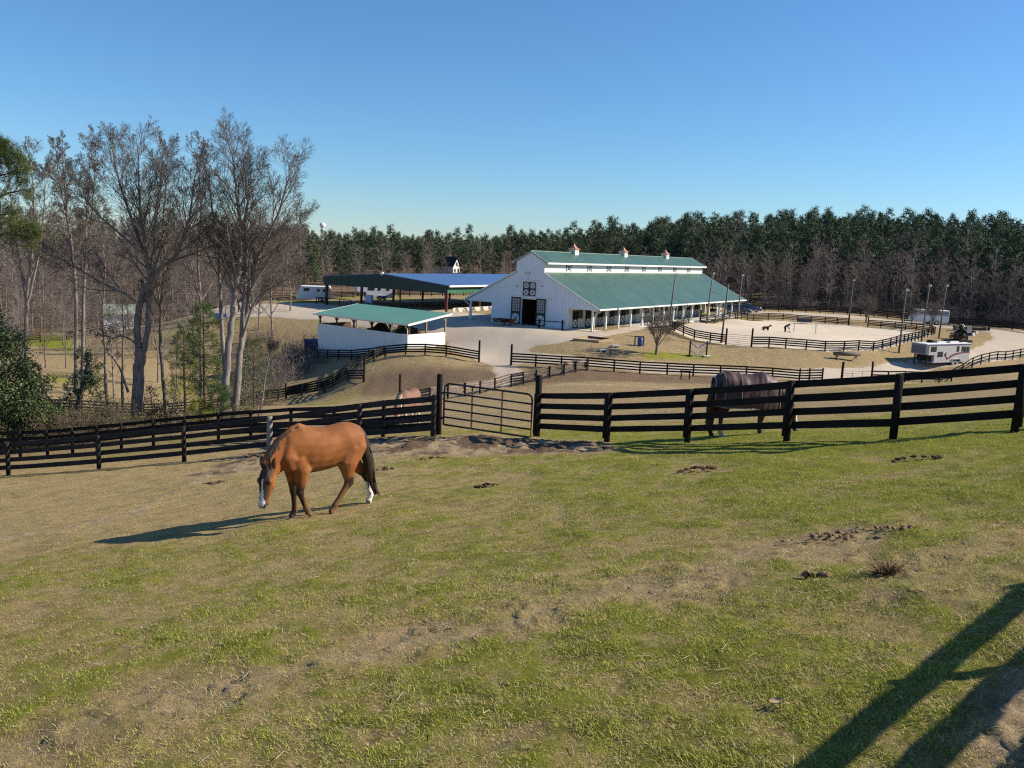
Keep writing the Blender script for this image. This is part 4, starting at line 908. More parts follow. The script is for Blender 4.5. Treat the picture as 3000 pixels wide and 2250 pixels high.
# low black hurdle in front of the drive fence
ga, gb = G(1995, 1098, 60), G(2018, 1098, 60); ga = onground(1995, 83.2); gb = onground(2019, 83.2)
o = thing('hurdle', tuple(ga), 0, 'small black hurdle frame standing in front of the drive fence', 'hurdle')
for x in (0, gb[0] - ga[0]): MB().box((x, 0, .38), (.1, .1, .9)).build('leg', BLACKWOOD, o)
b = MB(); b.span((-.15, -.06, .74), (gb[0] - ga[0] + .15, .06, .86)); b.build('top_bar', BLACKWOOD, o)
# timber trough ring by the right drive
ga = G(2803, 967, 90); o = thing('timber_jump', tuple(ga), .0, 'low green topped timber jump with pale end posts on the grass by the drive loop', 'timber jump')
b = MB(); b.box((2.2, 0, .55), (5.4, .9, .12)); b.build('turf_top', M('turf_top', (.16, .17, .06), (.2, .15, .08), 4), o)
b = MB(); b.box((2.2, -.4, .28), (5.4, .12, .5)); b.build('front_board', BROWNWOOD, o)
for x in (-.4, 4.5, 4.9): MB().box((x, -.2, .4), (.2, 1.1, .85)).build('end_post', TANWOOD if x < 4.8 else BROWNWOOD, o)
for (pa, pb, lab) in (((2797, 977), (2850, 984), 'pale ended low timber lying nearer the drive than the turf topped jump'), ((2806, 971), (2860, 979), 'low timber with white end lying just below the turf topped jump')):
    a_, b_ = G(*pa, 90), G(*pb, 90); o = thing('ground_timber', tuple(a_), math.atan2(b_[1] - a_[1], b_[0] - a_[0]), lab, 'timber'); W = np.linalg.norm((b_ - a_)[:2])
    MB().box((W / 2, 0, .2), (W, .4, .4)).build('beam', BROWNWOOD, o)
    for x in (-.05, W + .05): MB().box((x, 0, .21), (.22, .44, .44)).build('white_end', WHITE, o)
# planter bed with a bush and a sign post
ga, gb = G(2783, 1003, 90), G(2846, 1004, 90); o = thing('planter_edge', tuple(ga), math.atan2(gb[1] - ga[1], gb[0] - ga[0]), 'dark timber edging of the small planted bed beside the drive', 'planter'); W = np.linalg.norm((gb - ga)[:2])
b = MB(); b.span((0, -.15, 0), (W, .1, .3)); b.span((0, .1, 0), (.15, 1.5, .25)); b.span((W - .15, .1, 0), (W, 1.5, .25)); b.build('timber', BLACKWOOD, o)
MB().span((.15, .11, -.2), (W - .15, 1.5, .14)).build('soil', MULCH, o)
ga = G(2832, 1000, 90); o = thing('sign_post', tuple(ga), 0, 'green post carrying a small white notice beside the dark clipped bush', 'sign')
MB().box((0, 0, 1.0), (.2, .2, 2.3)).build('post', GREENPOLE, o)
sgn = MB().box((.12, -.14, 1.75), (.62, .06, .95)).build('panel', WHITE, o)
b = MB()
for k, w_ in enumerate((.34, .26, .38, .22)): b.box((.12, -.175, 2.02 - k * .17), (w_, .01, .07))
b.build('lettering', M('sign_ink', (.1, .13, .12)), sgn)
# hitching rails at the barn front
for (pa, pb, lab) in (((1579, 962), (1647, 968), 'black hitching rail in front of the white barn gable right of the doors'),):
    a_, b_ = G(*pa, 60), G(*pb, 60); o = thing('hitching_rail', tuple(a_), math.atan2(b_[1] - a_[1], b_[0] - a_[0]), lab, 'hitching rail'); W = np.linalg.norm((b_ - a_)[:2])
    for x in (0, W): MB().tube([(x, 0, -.2), (x, 0, 1.2)], .12, 8).build('post', BLACKWOOD, o)
    MB().bar((-.3, 0, .95), (W + .2, 0, .95), .1, .1).build('rail', BLACKWOOD, o)
# wheelbarrows
def barrow(px, py, mat, label, rz):
    g = G(px, py, 60); o = thing('wheelbarrow', tuple(g), rz, label, 'wheelbarrow', None); o.scale = (1.25, 1.25, 1.25)
    b = MB(); b.rings([[(-.35, -.25, .3), (.3, -.22, .3), (.3, .22, .3), (-.35, .25, .3)], [(-.5, -.36, .62), (.62, -.34, .66), (.62, .34, .66), (-.5, .36, .62)]]); b.build('tray', mat, o)
    for y in (-.24, .24): b = MB(); b.bar((.75, y * .3, .2), (-.95, y, .55), .05, .05); b.bar((-.3, y, .45), (-.38, y, 0), .04, .04); b.build('handle', TANWOOD, o)
    w = MB().tube([(.68, -.05, .19), (.68, .05, .19)], .19, 12).build('wheel', RUBBER, o); MB().tube([(.68, -.056, .19), (.68, .056, .19)], .09, 10).build('hub', ALU, w)
barrow(1458, 951, BLACKMETAL, 'black wheelbarrow against the white gable, farthest from the doors', .5)
barrow(1477, 953, BLACKMETAL, 'dark wheelbarrow in the middle, between the black and the red one', .4)
barrow(1495, 953, REDPAINT, 'red wheelbarrow leaning by the left sliding door', 2.9)
# tractor in the left verandah with an orange triangle
p = barn_xy(4.6, TO + 1.8); o = thing('tractor', (*p, .06), BARN_TH, 'dark tractor parked under the left verandah, orange slow triangle at its back', 'tractor')
b = MB(); b.box((1.6, 0, .95), (1.7, .7, .6)); b.box((.3, 0, .95), (1.1, .9, .5)); b.box((-.1, 0, 1.25), (.6, .9, .5)); b.build('body', TRIM_GREEN, o)
for y in (-.75, .75):
    w = MB().tube([(0, y - .2, .75), (0, y + .2, .75)], .75, 18).build('rear_wheel', RUBBER, o); MB().tube([(0, y - .21, .75), (0, y + .21, .75)], .35, 12).build('rim', TRIM_GREEN, w)
    MB().tube([(2.1, y * .85 - .12, .4), (2.1, y * .85 + .12, .4)], .4, 14).build('front_wheel', RUBBER, o)
MB().box((-.1, 0, 1.6), (.12, .85, .5)).build('seat', BLACKMETAL, o)
b = MB(); b.tube([(-.3, -.5, 1.3), (-.3, -.5, 2.15), (-.3, .5, 2.15), (-.3, .5, 1.3)], .05, 6); b.build('roll_bar', BLACKMETAL, o)
MB().prism([(-.22, 0), (.22, 0), (0, .38)], (-.78, .1, 1.05), (0, 1, 0), (0, 0, 1), (.03, 0, 0)).build('warning_triangle', ORANGE, o, fix=True)
# traffic cones
def cone(p, label):
    o = thing('traffic_cone', tuple(p), 0, label, 'cone')
    MB().box((0, 0, .02), (.36, .36, .04)).build('base', ORANGE, o)
    b = MB(); ra = lambda z: .13 * (1 - z / .75) + .022
    b.rings([[(ra(z) * math.cos(a * .628), ra(z) * math.sin(a * .628), z) for a in range(10)] for z in (.04, .3, .301, .5, .501, .71)]); c = b.build('cone_body', ORANGE, o, True)
    b = MB(); b.rings([[((ra(z) + .004) * math.cos(a * .628), (ra(z) + .004) * math.sin(a * .628), z) for a in range(10)] for z in (.32, .56)], False); b.build('reflective_band', WHITE, c)
g = onground(1193, 64); o_ = cone(g, 'orange traffic cone with white band standing behind the pinto horse')
g = onground(1323, 90.5); cone(g, 'orange traffic cone lying low behind the shed fence near the tall post')
bpy.data.objects[-1] if False else None
# pale jump poles and stands in the sand
for (px_, py_, lab) in ((2325, 976, 'white jump stand on the sand nearer the bending person'), (2388, 983, 'white jump stand on the sand at the right end of the fallen poles')):
    g = atz(px_, py_, ARENA_Z); o = thing('jump_stand', tuple(g), 0, lab, 'jump stand'); o.scale = (1.2, 1.2, 1.25)
    MB().box((0, 0, .8), (.1, .1, 1.6)).build('post', WHITE, o); MB().box((0, 0, .05), (.5, .12, .1)).build('foot', WHITE, o)
for (pa, pb, lab, mt) in (((2330, 976), (2386, 983), 'grey shadowed jump pole lying between the two white stands', CONCRETE), ((2365, 986), (2384, 983), 'short red and white pole lying in front of the right stand', None)):
    a_, b_ = atz(*pa, ARENA_Z + .1), atz(*pb, ARENA_Z + .1); o = thing('ground_pole', tuple(a_), 0, lab, 'pole'); d = b_ - a_
    if mt: MB().tube([(0, 0, 0), d], .08, 8).build('pole_shaft', mt, o)
    else:
        for k in range(4): MB().tube([d * (k / 4), d * ((k + 1) / 4)], .09, 8).build('pole_band', [WHITE, REDPAINT][k % 2], o)
g = atz(2365, 945, -.45); o = thing('water_trough', tuple(g + np.array([0, 1.2, 0])), .05, 'dark long trough behind the back fence of the arena', 'trough'); b = MB(); b.prism([(-.3, 0), (.3, 0), (.4, .6), (-.4, .6)], (-1.1, 0, 0), (0, 1, 0), (0, 0, 1), (2.2, 0, 0)); b.build('tank', M('slate_tank', (.06, .075, .10), (.045, .055, .07)), o, fix=True)
MB().span((-1.2, -.45, .6), (1.2, .45, .66)).build('cover_board', M('slate_tank2', (.09, .105, .13), (.06, .07, .09)), o)
# jump furniture stacked at the barn end (white trestles, rugs over a rack)
p = G(2096, 930, 100); o = thing('jump_rack', tuple(p), .2, 'white trestle rack hung with dark rugs by the arena corner at the barn end', 'rack')
for x in (-.9, .9):
    b = MB(); b.bar((x - .5, 0, 0), (x + .1, 0, 1.3), .1, .1); b.bar((x + .5, 0, 0), (x - .1, 0, 1.3), .1, .1); b.bar((x - .35, 0, .4), (x + .35, 0, .4), .08, .08); b.build('trestle', WHITE, o)
MB().bar((-1.6, 0, 1.35), (1.7, 0, 1.35), .12, .12).build('top_pole', WHITE, o)
for x, c_, n_ in ((-.8, BLACKMETAL, 'rug'), (.05, TRIM_GREEN, 'rug'), (1.0, TANWOOD, 'rug')):
    b = MB(); b.rings([[(x - .4, -.35, .95), (x + .4, -.35, .92)], [(x - .42, -.12, 1.48), (x + .4, -.12, 1.46)], [(x - .42, .12, 1.48), (x + .4, .12, 1.46)], [(x - .4, .35, .95), (x + .4, .35, .95)]], False); b.build(n_, c_, o)
p = G(2116, 925, 100); o = thing('feed_bin', tuple(p), .2, 'white wheeled bin next to the trestle rack at the barn end', 'bin'); MB().box((0, 0, .55), (1.1, .8, .9), taper=1.1).build('bin_body', WHITE, o); MB().box((0, 0, 1.04), (1.25, .92, .08)).build('lid', CONCRETE, o)
for x in (-.4, .4): MB().tube([(x, -.45, .12), (x, .45, .12)], .12, 10).build('wheel', RUBBER, o)

# ------------------------------------------------------------------ vehicles
def wheel(parent, x, y, r, w=.2):
    t = MB().tube([(x, y - w / 2, r), (x, y + w / 2, r)], r, 18).build('wheel', RUBBER, parent); MB().tube([(x, y - w / 2 - .006, r), (x, y + w / 2 + .006, r)], r * .58, 12).build('rim', ALU, t)
def trailer(label, loc, rz, L, W, Ht, floor, nose, nose_z, shell, nosemat, windows, axle, stock=False, goose=True, stripe=False, ac=False, roofm=WHITE, scale=1.0):
    o = thing('horse_trailer', tuple(loc), rz, label, 'trailer'); o.scale = (scale,) * 3
    y = W / 2
    b = MB(); xs = L - nose
    b.prism([(0, floor), (xs + (.25 if goose else 0), floor), (xs, floor + .25), (xs, Ht), (0, Ht)] if goose else [(0, floor), (L - .1, floor), (L, floor + .4), (xs + .2, Ht), (0, Ht)], (0, -y, 0), (1, 0, 0), (0, 0, 1), (0, W, 0)); b.build('body', shell, o, fix=True)
    if goose:
        b = MB(); b.rings([[(xs + .002, -y, nose_z), (xs + .002, y, nose_z), (xs + .002, y, Ht), (xs + .002, -y, Ht)], [(L - .25, -y, nose_z), (L - .25, y, nose_z), (L - .25, y, Ht), (L - .25, -y, Ht)], [(L, -y * .82, nose_z + .08), (L, y * .82, nose_z + .08), (L, y * .82, Ht - .1), (L, -y * .82, Ht - .1)]]); b.build('nose', shell, o, fix=True)
        b = MB(); b.rings([[(L + .004, -y * .78, nose_z + .12), (L + .004, y * .78, nose_z + .12), (L + .004, y * .78, Ht - .14), (L + .004, -y * .78, Ht - .14)], [(L + .03, -y * .76, nose_z + .14), (L + .03, y * .76, nose_z + .14), (L + .03, y * .76, Ht - .16), (L + .03, -y * .76, Ht - .16)]]); b.build('nose_panel', nosemat, o, fix=True)
        for yy in (-.5, .5): MB().box((xs + .75, yy * W * .7, nose_z / 2 + .03), (.12, .12, nose_z - .06)).build('jack_leg', BLACKMETAL, o)
        b = MB(); b.tube([(L - .45, 0, nose_z), (L - .45, 0, nose_z - .75)], .09, 8); b.box((L - .45, 0, nose_z - .8), (.25, .3, .18)); b.build('coupler', BLACKMETAL, o)
        b = MB(); b.box((xs + .26, 0, floor + .5), (.06, W * .8, .65)); b.build('front_dark_panel', BLACKMETAL, o)  # black panel on the lower front wall, below the nose
    else:
        b = MB(); b.bar((L - .2, -.5, floor), (L + 1.1, 0, floor - .05), .09, .12); b.bar((L - .2, .5, floor), (L + 1.1, 0, floor - .05), .09, .12); b.tube([(L + .9, 0, floor + .5), (L + .9, 0, .02)], .05, 8); b.build('tow_bar', BLACKMETAL, o)
    b = MB(); b.rings([[(-.04, -y - .03, Ht), (L + .02, -y * (.85 if goose else 1) - .03, Ht), (L + .02, y * (.85 if goose else 1) + .03, Ht), (-.04, y + .03, Ht)], [(-.04, -y - .03, Ht + .07), (L + .02, -y * .85 - .03, Ht + .06), (L + .02, y * .85 + .03, Ht + .06), (-.04, y + .03, Ht + .07)], [(.05, -y * .6, Ht + .13), (L - .1, -y * .5, Ht + .11), (L - .1, y * .5, Ht + .11), (.05, y * .6, Ht + .13)]] if goose else [[(-.04, -y - .03, Ht), (xs + .2, -y - .03, Ht), (xs + .2, y + .03, Ht), (-.04, y + .03, Ht)], [(.05, -y * .7, Ht + .11), (xs, -y * .7, Ht + .11), (xs, y * .7, Ht + .11), (.05, y * .7, Ht + .11)]]); b.build('roof', roofm, o, fix=True)
    for sgn in (-1, 1):
        for (x, z, w_, h_) in windows:
            b = MB(); b.span((x - w_ / 2, sgn * y, z - h_ / 2), (x + w_ / 2, sgn * (y + .03), z + h_ / 2)); wd = b.build('window', BLACKMETAL, o)
            b = MB(); b.span((x - w_ / 2 + .06, sgn * (y + .031), z - h_ / 2 + .06), (x + w_ / 2 - .06, sgn * (y + .04), z - .015)); b.span((x - w_ / 2 + .06, sgn * (y + .031), z + .015), (x + w_ / 2 - .06, sgn * (y + .04), z + h_ / 2 - .06)); b.build('pane', GLASS, wd)
        for x in axle: wheel(o, x, sgn * (y - .08), .37, .22)
        b = MB(); x0, x1 = min(axle) - .5, max(axle) + .5
        b.prism([(x0, .55), (x0 + .25, .86), (x1 - .25, .86), (x1, .55), (x1 - .08, .55), (x1 - .32, .8), (x0 + .32, .8), (x0 + .08, .55)], (0, sgn * (y + .16), 0), (1, 0, 0), (0, 0, 1), (0, -sgn * .2, 0)); b.build('fender', ALU, o, fix=True)
        b = MB(); b.span((.05, sgn * (y + .003), floor + .02), (L - nose, sgn * (y + .03), floor + .1)); b.build('side_trim', ALU, o)
        if stripe:
            Z0 = floor + .82; up = [(0.05, Z0 + .42), (1.6, Z0 + .40), (2.9, Z0 + .28), (3.7, Z0 + .02), (4.05, Z0 - .30), (4.55, Z0 - .02), (4.9, Z0 + .10), (4.5, Z0 + .48), (4.72, Z0 + .02), (4.5, Z0 - .16), (4.25, Z0 - .46), (3.75, Z0 - .30), (2.9, Z0 + .06), (1.6, Z0 + .28), (0.05, Z0 + .32)]
            cp_ = [(L * .0 + a, bb) for a, bb in up]
            b = MB()
            for (i0, i1, j0, j1) in ((0, 1, 14, 13), (1, 2, 13, 12), (2, 3, 12, 11), (3, 4, 11, 10)): b.add([(cp_[k][0], sgn * (y + .034), cp_[k][1]) for k in (i0, i1, j1, j0)], [(0, 1, 2, 3)])
            b.add([(cp_[k][0], sgn * (y + .034), cp_[k][1]) for k in (4, 5, 9, 10)], [(0, 1, 2, 3)]); b.build('swoosh', M('maroon_stripe', (.22, .03, .035), (.17, .025, .03), 4) if 'maroon_stripe' not in bpy.data.materials else bpy.data.materials['maroon_stripe'], o)
            b = MB(); b.add([(cp_[k][0], sgn * (y + .036), cp_[k][1]) for k in (5, 6, 7, 8, 9)], [(0, 1, 2, 3, 4)]); b.build('swoosh', BLACKMETAL, o)
            b = MB(); b.span((0, sgn * (y + .002), Ht - .1), (L - .25, sgn * (y + .04), Ht + .02)); b.build('roof_rail', M('navy_rail', (.05, .07, .17)) if 'navy_rail' not in bpy.data.materials else bpy.data.materials['navy_rail'], o)
        if stock:
            b = MB()
            for k in range(4): z = floor + 1.18 + k * .27; b.span((.1, sgn * (y + .004), z), (xs - .2, sgn * (y + .05), z + .11))
            b.build('slats', WHITE, o)
            MB().span((.12, sgn * (y + .001), floor + 1.15), (xs - .25, sgn * (y + .004), Ht - .12)).build('slat_gap_shade', BLACKMETAL, o)  # black sheet paints the dark trailer inside between the slats
    if ac:
        a = MB(); a.rings([[(L * .72 - .5, -.4, Ht + .1), (L * .72 + .55, -.4, Ht + .1), (L * .72 + .55, .4, Ht + .1), (L * .72 - .5, .4, Ht + .1)], [(L * .72 - .45, -.35, Ht + .38), (L * .72 + .3, -.35, Ht + .42), (L * .72 + .3, .35, Ht + .42), (L * .72 - .45, .35, Ht + .38)]]); a.build('air_conditioner', BLACKMETAL, o)
        for x, yy in ((.9, .5), (1.8, -.5), (3.4, .55), (4.6, -.3)): MB().box((x, yy, Ht + .16), (.32, .32, .1)).build('roof_vent', BLACKMETAL, o)
    b = MB(); b.span((-.03, -y + .08, floor + .1), (-.06, -.02, Ht - .15)); b.span((-.03, .02, floor + .1), (-.06, y - .08, Ht - .15)); b.build('rear_door', shell, o)
    return o
# grey gooseneck trailer by the right drive
n_ = np.array([48.7, 100.0]); ax_ = np.array([.87, .48]); ax_ /= np.linalg.norm(ax_); lf_ = np.array([-ax_[1], ax_[0]])
rear_c = n_ + ax_ * 7.9 + lf_ * 1.2; gz_ = H(*(n_ + ax_ * 4)); rz_ = math.atan2(-ax_[1], -ax_[0])
trailer('grey gooseneck horse trailer with maroon swoosh, white roof and dark nose by the right drive', (rear_c[0], rear_c[1], gz_), rz_, 8.0, 2.4, 2.62, .42, 1.35, 1.38, GREYSHELL, DKSHELL,
        [(.42, 1.98, .50, .62), (.98, 2.0, .36, .62), (1.45, 2.02, .36, .62), (2.35, 2.05, .42, .64), (5.62, 1.45, .95, .62), (6.9, 2.08, 1.0, .62)], (2.2, 3.05), stripe=True, ac=True)
g = onground(964, 146); trailer('white bumper-pull horse trailer with three dark windows at the left by the bare trees', (g[0], g[1] + .5, g[2] + .02), RAD(183), 5.6, 2.1, 2.55, .42, 1.0, 1.2, WHITESHELL, WHITESHELL, [(.55, 1.95, .95, .5), (1.75, 1.95, .4, .5), (3.75, 2.0, .95, .5)], (.75, 1.45), goose=False)
g = onground(1149, 163); trailer('white gooseneck horse trailer seen under the covered arena roof', (g[0], g[1], g[2] + .02), RAD(196), 6.9, 2.3, 2.6, .45, 1.9, 1.45, WHITESHELL, PALEBLUE_BOX_SHADE, [(1.0, 2.0, .5, .4), (2.6, 2.0, .5, .4), (4.1, 2.05, 1.2, .55)], (1.6, 2.5))  # pale blue nose panel paints the shade on the white nose
g = onground(2778, 152); trailer('white slatted stock trailer standing behind the arena below the wood', (g[0], g[1] + .8, g[2] + .02), RAD(172), 6.2, 2.2, 2.5, .45, .8, 1.3, WHITESHELL, WHITESHELL, [], (2.0, 2.9), stock=True, goose=False)

def car(label, loc, rz, body, L, W, Ht, suv=True):
    o = thing('parked_car', tuple(loc), rz, label, 'car')
    prof = [(-.49, .30), (-.5, .62), (-.47, .86), (-.47, 1.02), (.22, 1.0), (.38, .93), (.47, .80), (.5, .62), (.49, .32)] if suv else [(-.49, .3), (-.5, .6), (-.48, .86), (-.35, .93), (.2, .9), (.36, .84), (.47, .7), (.5, .52), (.49, .3)]
    sc = Ht / 1.72 if suv else Ht / 1.45
    b = MB(); rings = []
    for yy, k in ((-.5, .90), (-.46, .985), (-.3, 1.0), (.3, 1.0), (.46, .985), (.5, .90)): rings.append([(x * L * (1 if abs(yy) < .45 else .985), yy * W, (.3 + (z - .3) * (k if z > .5 else 1)) * sc) for x, z in prof])
    b.rings(rings); b.build('body', body, o, False, fix=True)
    gh = [(-.47, 1.0), (-.43, 1.42), (-.38, 1.66), (.0, 1.72), (.1, 1.66), (.24, 1.02)] if suv else [(-.36, .92), (-.2, 1.3), (-.05, 1.45), (.06, 1.43), (.12, 1.36), (.28, .9)]
    b = MB(); rings = []
    for yy, k in ((-.44, 0), (-.36, 1), (.36, 1), (.44, 0)):
        z0 = gh[0][1]; rings.append([(x * L, yy * W * (1.0 if k == 0 else 1), (z0 - .06 + (z - z0) * (1.0 if k else .96)) * sc) for x, z in gh])
    b.rings([[(x, y * (1 - .10 * max(0, (z / sc - 1.0)) / .7), z) for x, y, z in r] for r in rings]); b.build('cabin', body, o, fix=True)
    for sgn in (-1, 1):
        z0 = gh[0][1]; pl = [(-.40, z0 + .04), (-.37, z0 + .48), (-.33, z0 + .56), (.0, z0 + .60), (.08, z0 + .54), (.19, z0 + .04)] if suv else [(-.28, z0 + .02), (-.17, z0 + .33), (-.04, z0 + .44), (.04, z0 + .42), (.2, z0 + .02)]
        b = MB(); b.add([(x * L, sgn * (W * .44 * (1 - .10 * max(0, z - 1.0) / .7) + .012), z * sc) for x, z in pl], [tuple(range(len(pl)))]); b.build('side_window', GLASS, o)
        for x in (-.31, .31): wheel(o, x * L, sgn * (W / 2 - .1), .36, .22)
        MB().ball((.465 * L, sgn * W * .36, .74 * sc), (.14, .2, .1)).build('headlight', WHITE, o)
        MB().box((.17 * L, sgn * (W * .5 + .06), 1.0 * sc), (.16, .2, .15)).build('mirror', body, o)
        MB().box((-.49 * L, sgn * W * .38, .82 * sc), (.1, .25, .28)).build('tail_light', REDPAINT, o)
    b = MB()
    xs_ = (.105, .235, 1.64, 1.06) if suv else (.13, .275, 1.37, .92)
    b.add([(xs_[0] * L + .03, -.34 * W, xs_[2] * sc), (xs_[0] * L + .03, .34 * W, xs_[2] * sc), (xs_[1] * L + .03, .40 * W, xs_[3] * sc), (xs_[1] * L + .03, -.40 * W, xs_[3] * sc)], [(0, 1, 2, 3)]); b.build('windscreen', GLASS, o)
    MB().box((.49 * L, 0, .42 * sc), (.16, W * .9, .22)).build('bumper', BLACKMETAL, o)
    MB().box((.497 * L, 0, .66 * sc), (.06, W * .42, .14)).build('grille', BLACKMETAL, o)
    return o
SUVP = M('grey_blue_car_paint', (.085, .115, .16), (.075, .10, .145), .6, .25, .4, 0, spec=.6); BLUEP = M('blue_car_paint', (.05, .10, .22), (.045, .09, .2), .6, .22, .4, 0, spec=.6)
g = onground(2160, 153); car('grey-blue parked car seen between the end posts of the barn verandah', (g[0], g[1], g[2] + .01), RAD(-10), SUVP, 4.7, 1.9, 1.75)
g = onground(2192, 159); car('blue parked car behind the grey one at the right end of the barn', (g[0], g[1], g[2] + .01), RAD(-16), BLUEP, 4.6, 1.85, 1.6, False)
# blue tarp covered hay/feed heap among the left trees
g = onground(637, 128); o = thing('covered_bales', tuple(g), .3, 'small stack of tan bales under a bright blue sheet between the left trees', 'bales')
for k, (x, z) in enumerate(((0, .25), (.8, .25), (.4, .7))): MB().box((x, 0, z), (.75, .9, .45), rz=.05 * k).build('bale', SHAV, o)
b = MB(); rr = []
for i in range(7):
    a = math.pi * i / 6; rr.append([(.4 + x_, -.75 * math.cos(a) * (1 + .1 * math.sin(3 * x_)), .55 + .72 * math.sin(a)) for x_ in (-.85, -.4, 0, .4, .85)])
vs = [p for r in rr for p in r]; fs = [(i * 5 + j, i * 5 + j + 1, i * 5 + j + 6, i * 5 + j + 5) for i in range(6) for j in range(4)]
b.add(vs, fs); b.build('sheet', BLUEPLASTIC, o, True)

# ------------------------------------------------------------------ distant buildings
def house(name, label, cat, loc, rz, L, W, hw, hr, wall, roof, win=True):
    o = thing(name, tuple(loc), rz, label, cat)
    b = MB(); b.prism([(-W / 2, -2), (W / 2, -2), (W / 2, hw), (0, hr - .1), (-W / 2, hw)], (0, 0, 0), (0, 1, 0), (0, 0, 1), (L, 0, 0)); b.build('wall', wall, o, fix=True)
    for s in (-1, 1):
        b = MB(); b.prism([(s * (W / 2 + .4), hw - .25), (0, hr), (0, hr + .2), (s * (W / 2 + .4), hw - .05)], (-.4, 0, 0), (0, 1, 0), (0, 0, 1), (L + .8, 0, 0)); b.build('roof', roof, o, fix=True)
    if win:
        for z, y in ((hw + .6, 0), (hw - 1.6, -W * .25), (hw - 1.6, W * .25)):
            f = MB().box((-.03, y, z), (.06, 1.1, 1.4)).build('window', WHITE, o); MB().box((-.065, y, z), (.03, .9, 1.2)).build('pane', GLASS, f)
    return o
DKROOF = M('charcoal_shingle', (.05, .052, .06), (.035, .036, .042), 3, .9)
TANROOF = M('grey_tan_shingle', (.20, .18, .16), (.15, .13, .12), 3, .9)
w = at(1338, 772, 290); house('farmhouse', 'white gabled house with dark roof half hidden in the pines', 'house', (w[0], w[1], w[2] - 2.4), RAD(150), 8, 4.0, 1.6, 4.4, WHITE, DKROOF)
w = at(1190, 765, 320); house('farmhouse', 'grey-tan roofed house barely showing among the pines left of the white gable', 'house', (w[0], w[1], w[2] - 2.0), RAD(165), 10, 5, 2, 4.2, TANROOF, TANROOF, False)
w = at(1148, 793, 240); house('garden_shed', 'tiny tan building behind the ridge of the covered arena', 'outbuilding', (w[0], w[1], w[2] - 1.5), RAD(120), 3, 2.4, 1.8, 3.0, TANWOOD, TANROOF, False)
g = onground(360, 147); house('field_shelter', 'small pale shed with green-grey roof behind the twin-stemmed big tree', 'shed', (g[0] - 3, g[1], g[2]), RAD(20), 5.5, 4, 2.9, 4.1, WHITE_SIDING_Y, M('moss_roof', (.30, .36, .28), (.22, .28, .21)), False)
# water tower
w = at(945, 660, 1200); o = thing('water_tower', (w[0], w[1], H(w[0], w[1]) - 3), 0, 'white spherical water tower on the skyline', 'water tower'); hh = w[2] - (H(w[0], w[1]) - 3)
MB().ball((0, 0, hh), (4.1, 4.1, 4.1), 20, 14).build('tank', WHITE, o, True)
MB().tube([(0, 0, 0), (0, 0, 3), (0, 0, hh - 6), (0, 0, hh - 3.5)], [3.2, 1.5, 1.3, 2.2], 14).build('stem', WHITE, o, True)
# ------------------------------------------------------------------ trees
BARK = M('grey_brown_bark', (.29, .24, .21), (.12, .096, .08), 6, .95, 0, .9, 22, (1, 1, .35), .1, rnd=.15)
BARK_PALE = M('pale_grey_bark', (.31, .27, .245), (.155, .13, .115), 5, .95, 0, .7, 22, (1, 1, .5), .1)
BARK_FAR = M('far_bare_bark', (.235, .195, .172), (.135, .108, .095), .6, .95, spec=.05, rnd=.35)
BARK_PINE = M('pine_bark', (.16, .105, .075), (.07, .045, .034), 6, .95, 0, .8, 20, (1, 1, .4), .1)
TWIG_BROWN = M('reddish_twig', (.15, .10, .08), (.085, .055, .045), 3, .95, spec=.05)
LEAF_PINE_FAR = M_attr('far_pine_needles', .85, .1, var=.25, vscale=.5, rnd=.22)
LEAF_PINE = M_attr('pine_needles', .6, .2, var=.2, vscale=3)
LEAF_HOLLY = M_attr('glossy_leaf', .42, .4, var=.25, vscale=3)

def frusta(P0, P1, R0, R1, n):
    P0, P1 = np.asarray(P0, float), np.asarray(P1, float); R0, R1 = np.asarray(R0), np.asarray(R1)
    d = P1 - P0; d /= np.maximum(np.linalg.norm(d, axis=1, keepdims=True), 1e-9)
    up = np.where(np.abs(d[:, 2:3]) < .9, np.array([[0, 0, 1.0]]), np.array([[1.0, 0, 0]]))
    a = np.cross(d, up); a /= np.linalg.norm(a, axis=1, keepdims=True); b = np.cross(d, a); k = len(P0)
    V = np.zeros((k, 2, n, 3))
    for j in range(n):
        u = a * math.cos(2 * math.pi * j / n) + b * math.sin(2 * math.pi * j / n)
        V[:, 0, j] = P0 + u * R0[:, None]; V[:, 1, j] = P1 + u * R1[:, None]
    base = (np.arange(k) * 2 * n)[:, None]; j = np.arange(n)[None]; j2 = (np.arange(n) + 1) % n
    F = np.stack([base + j, base + n + j, base + n + j2[None], base + j2[None]], -1).reshape(-1, 4)
    return V.reshape(-1, 3), F
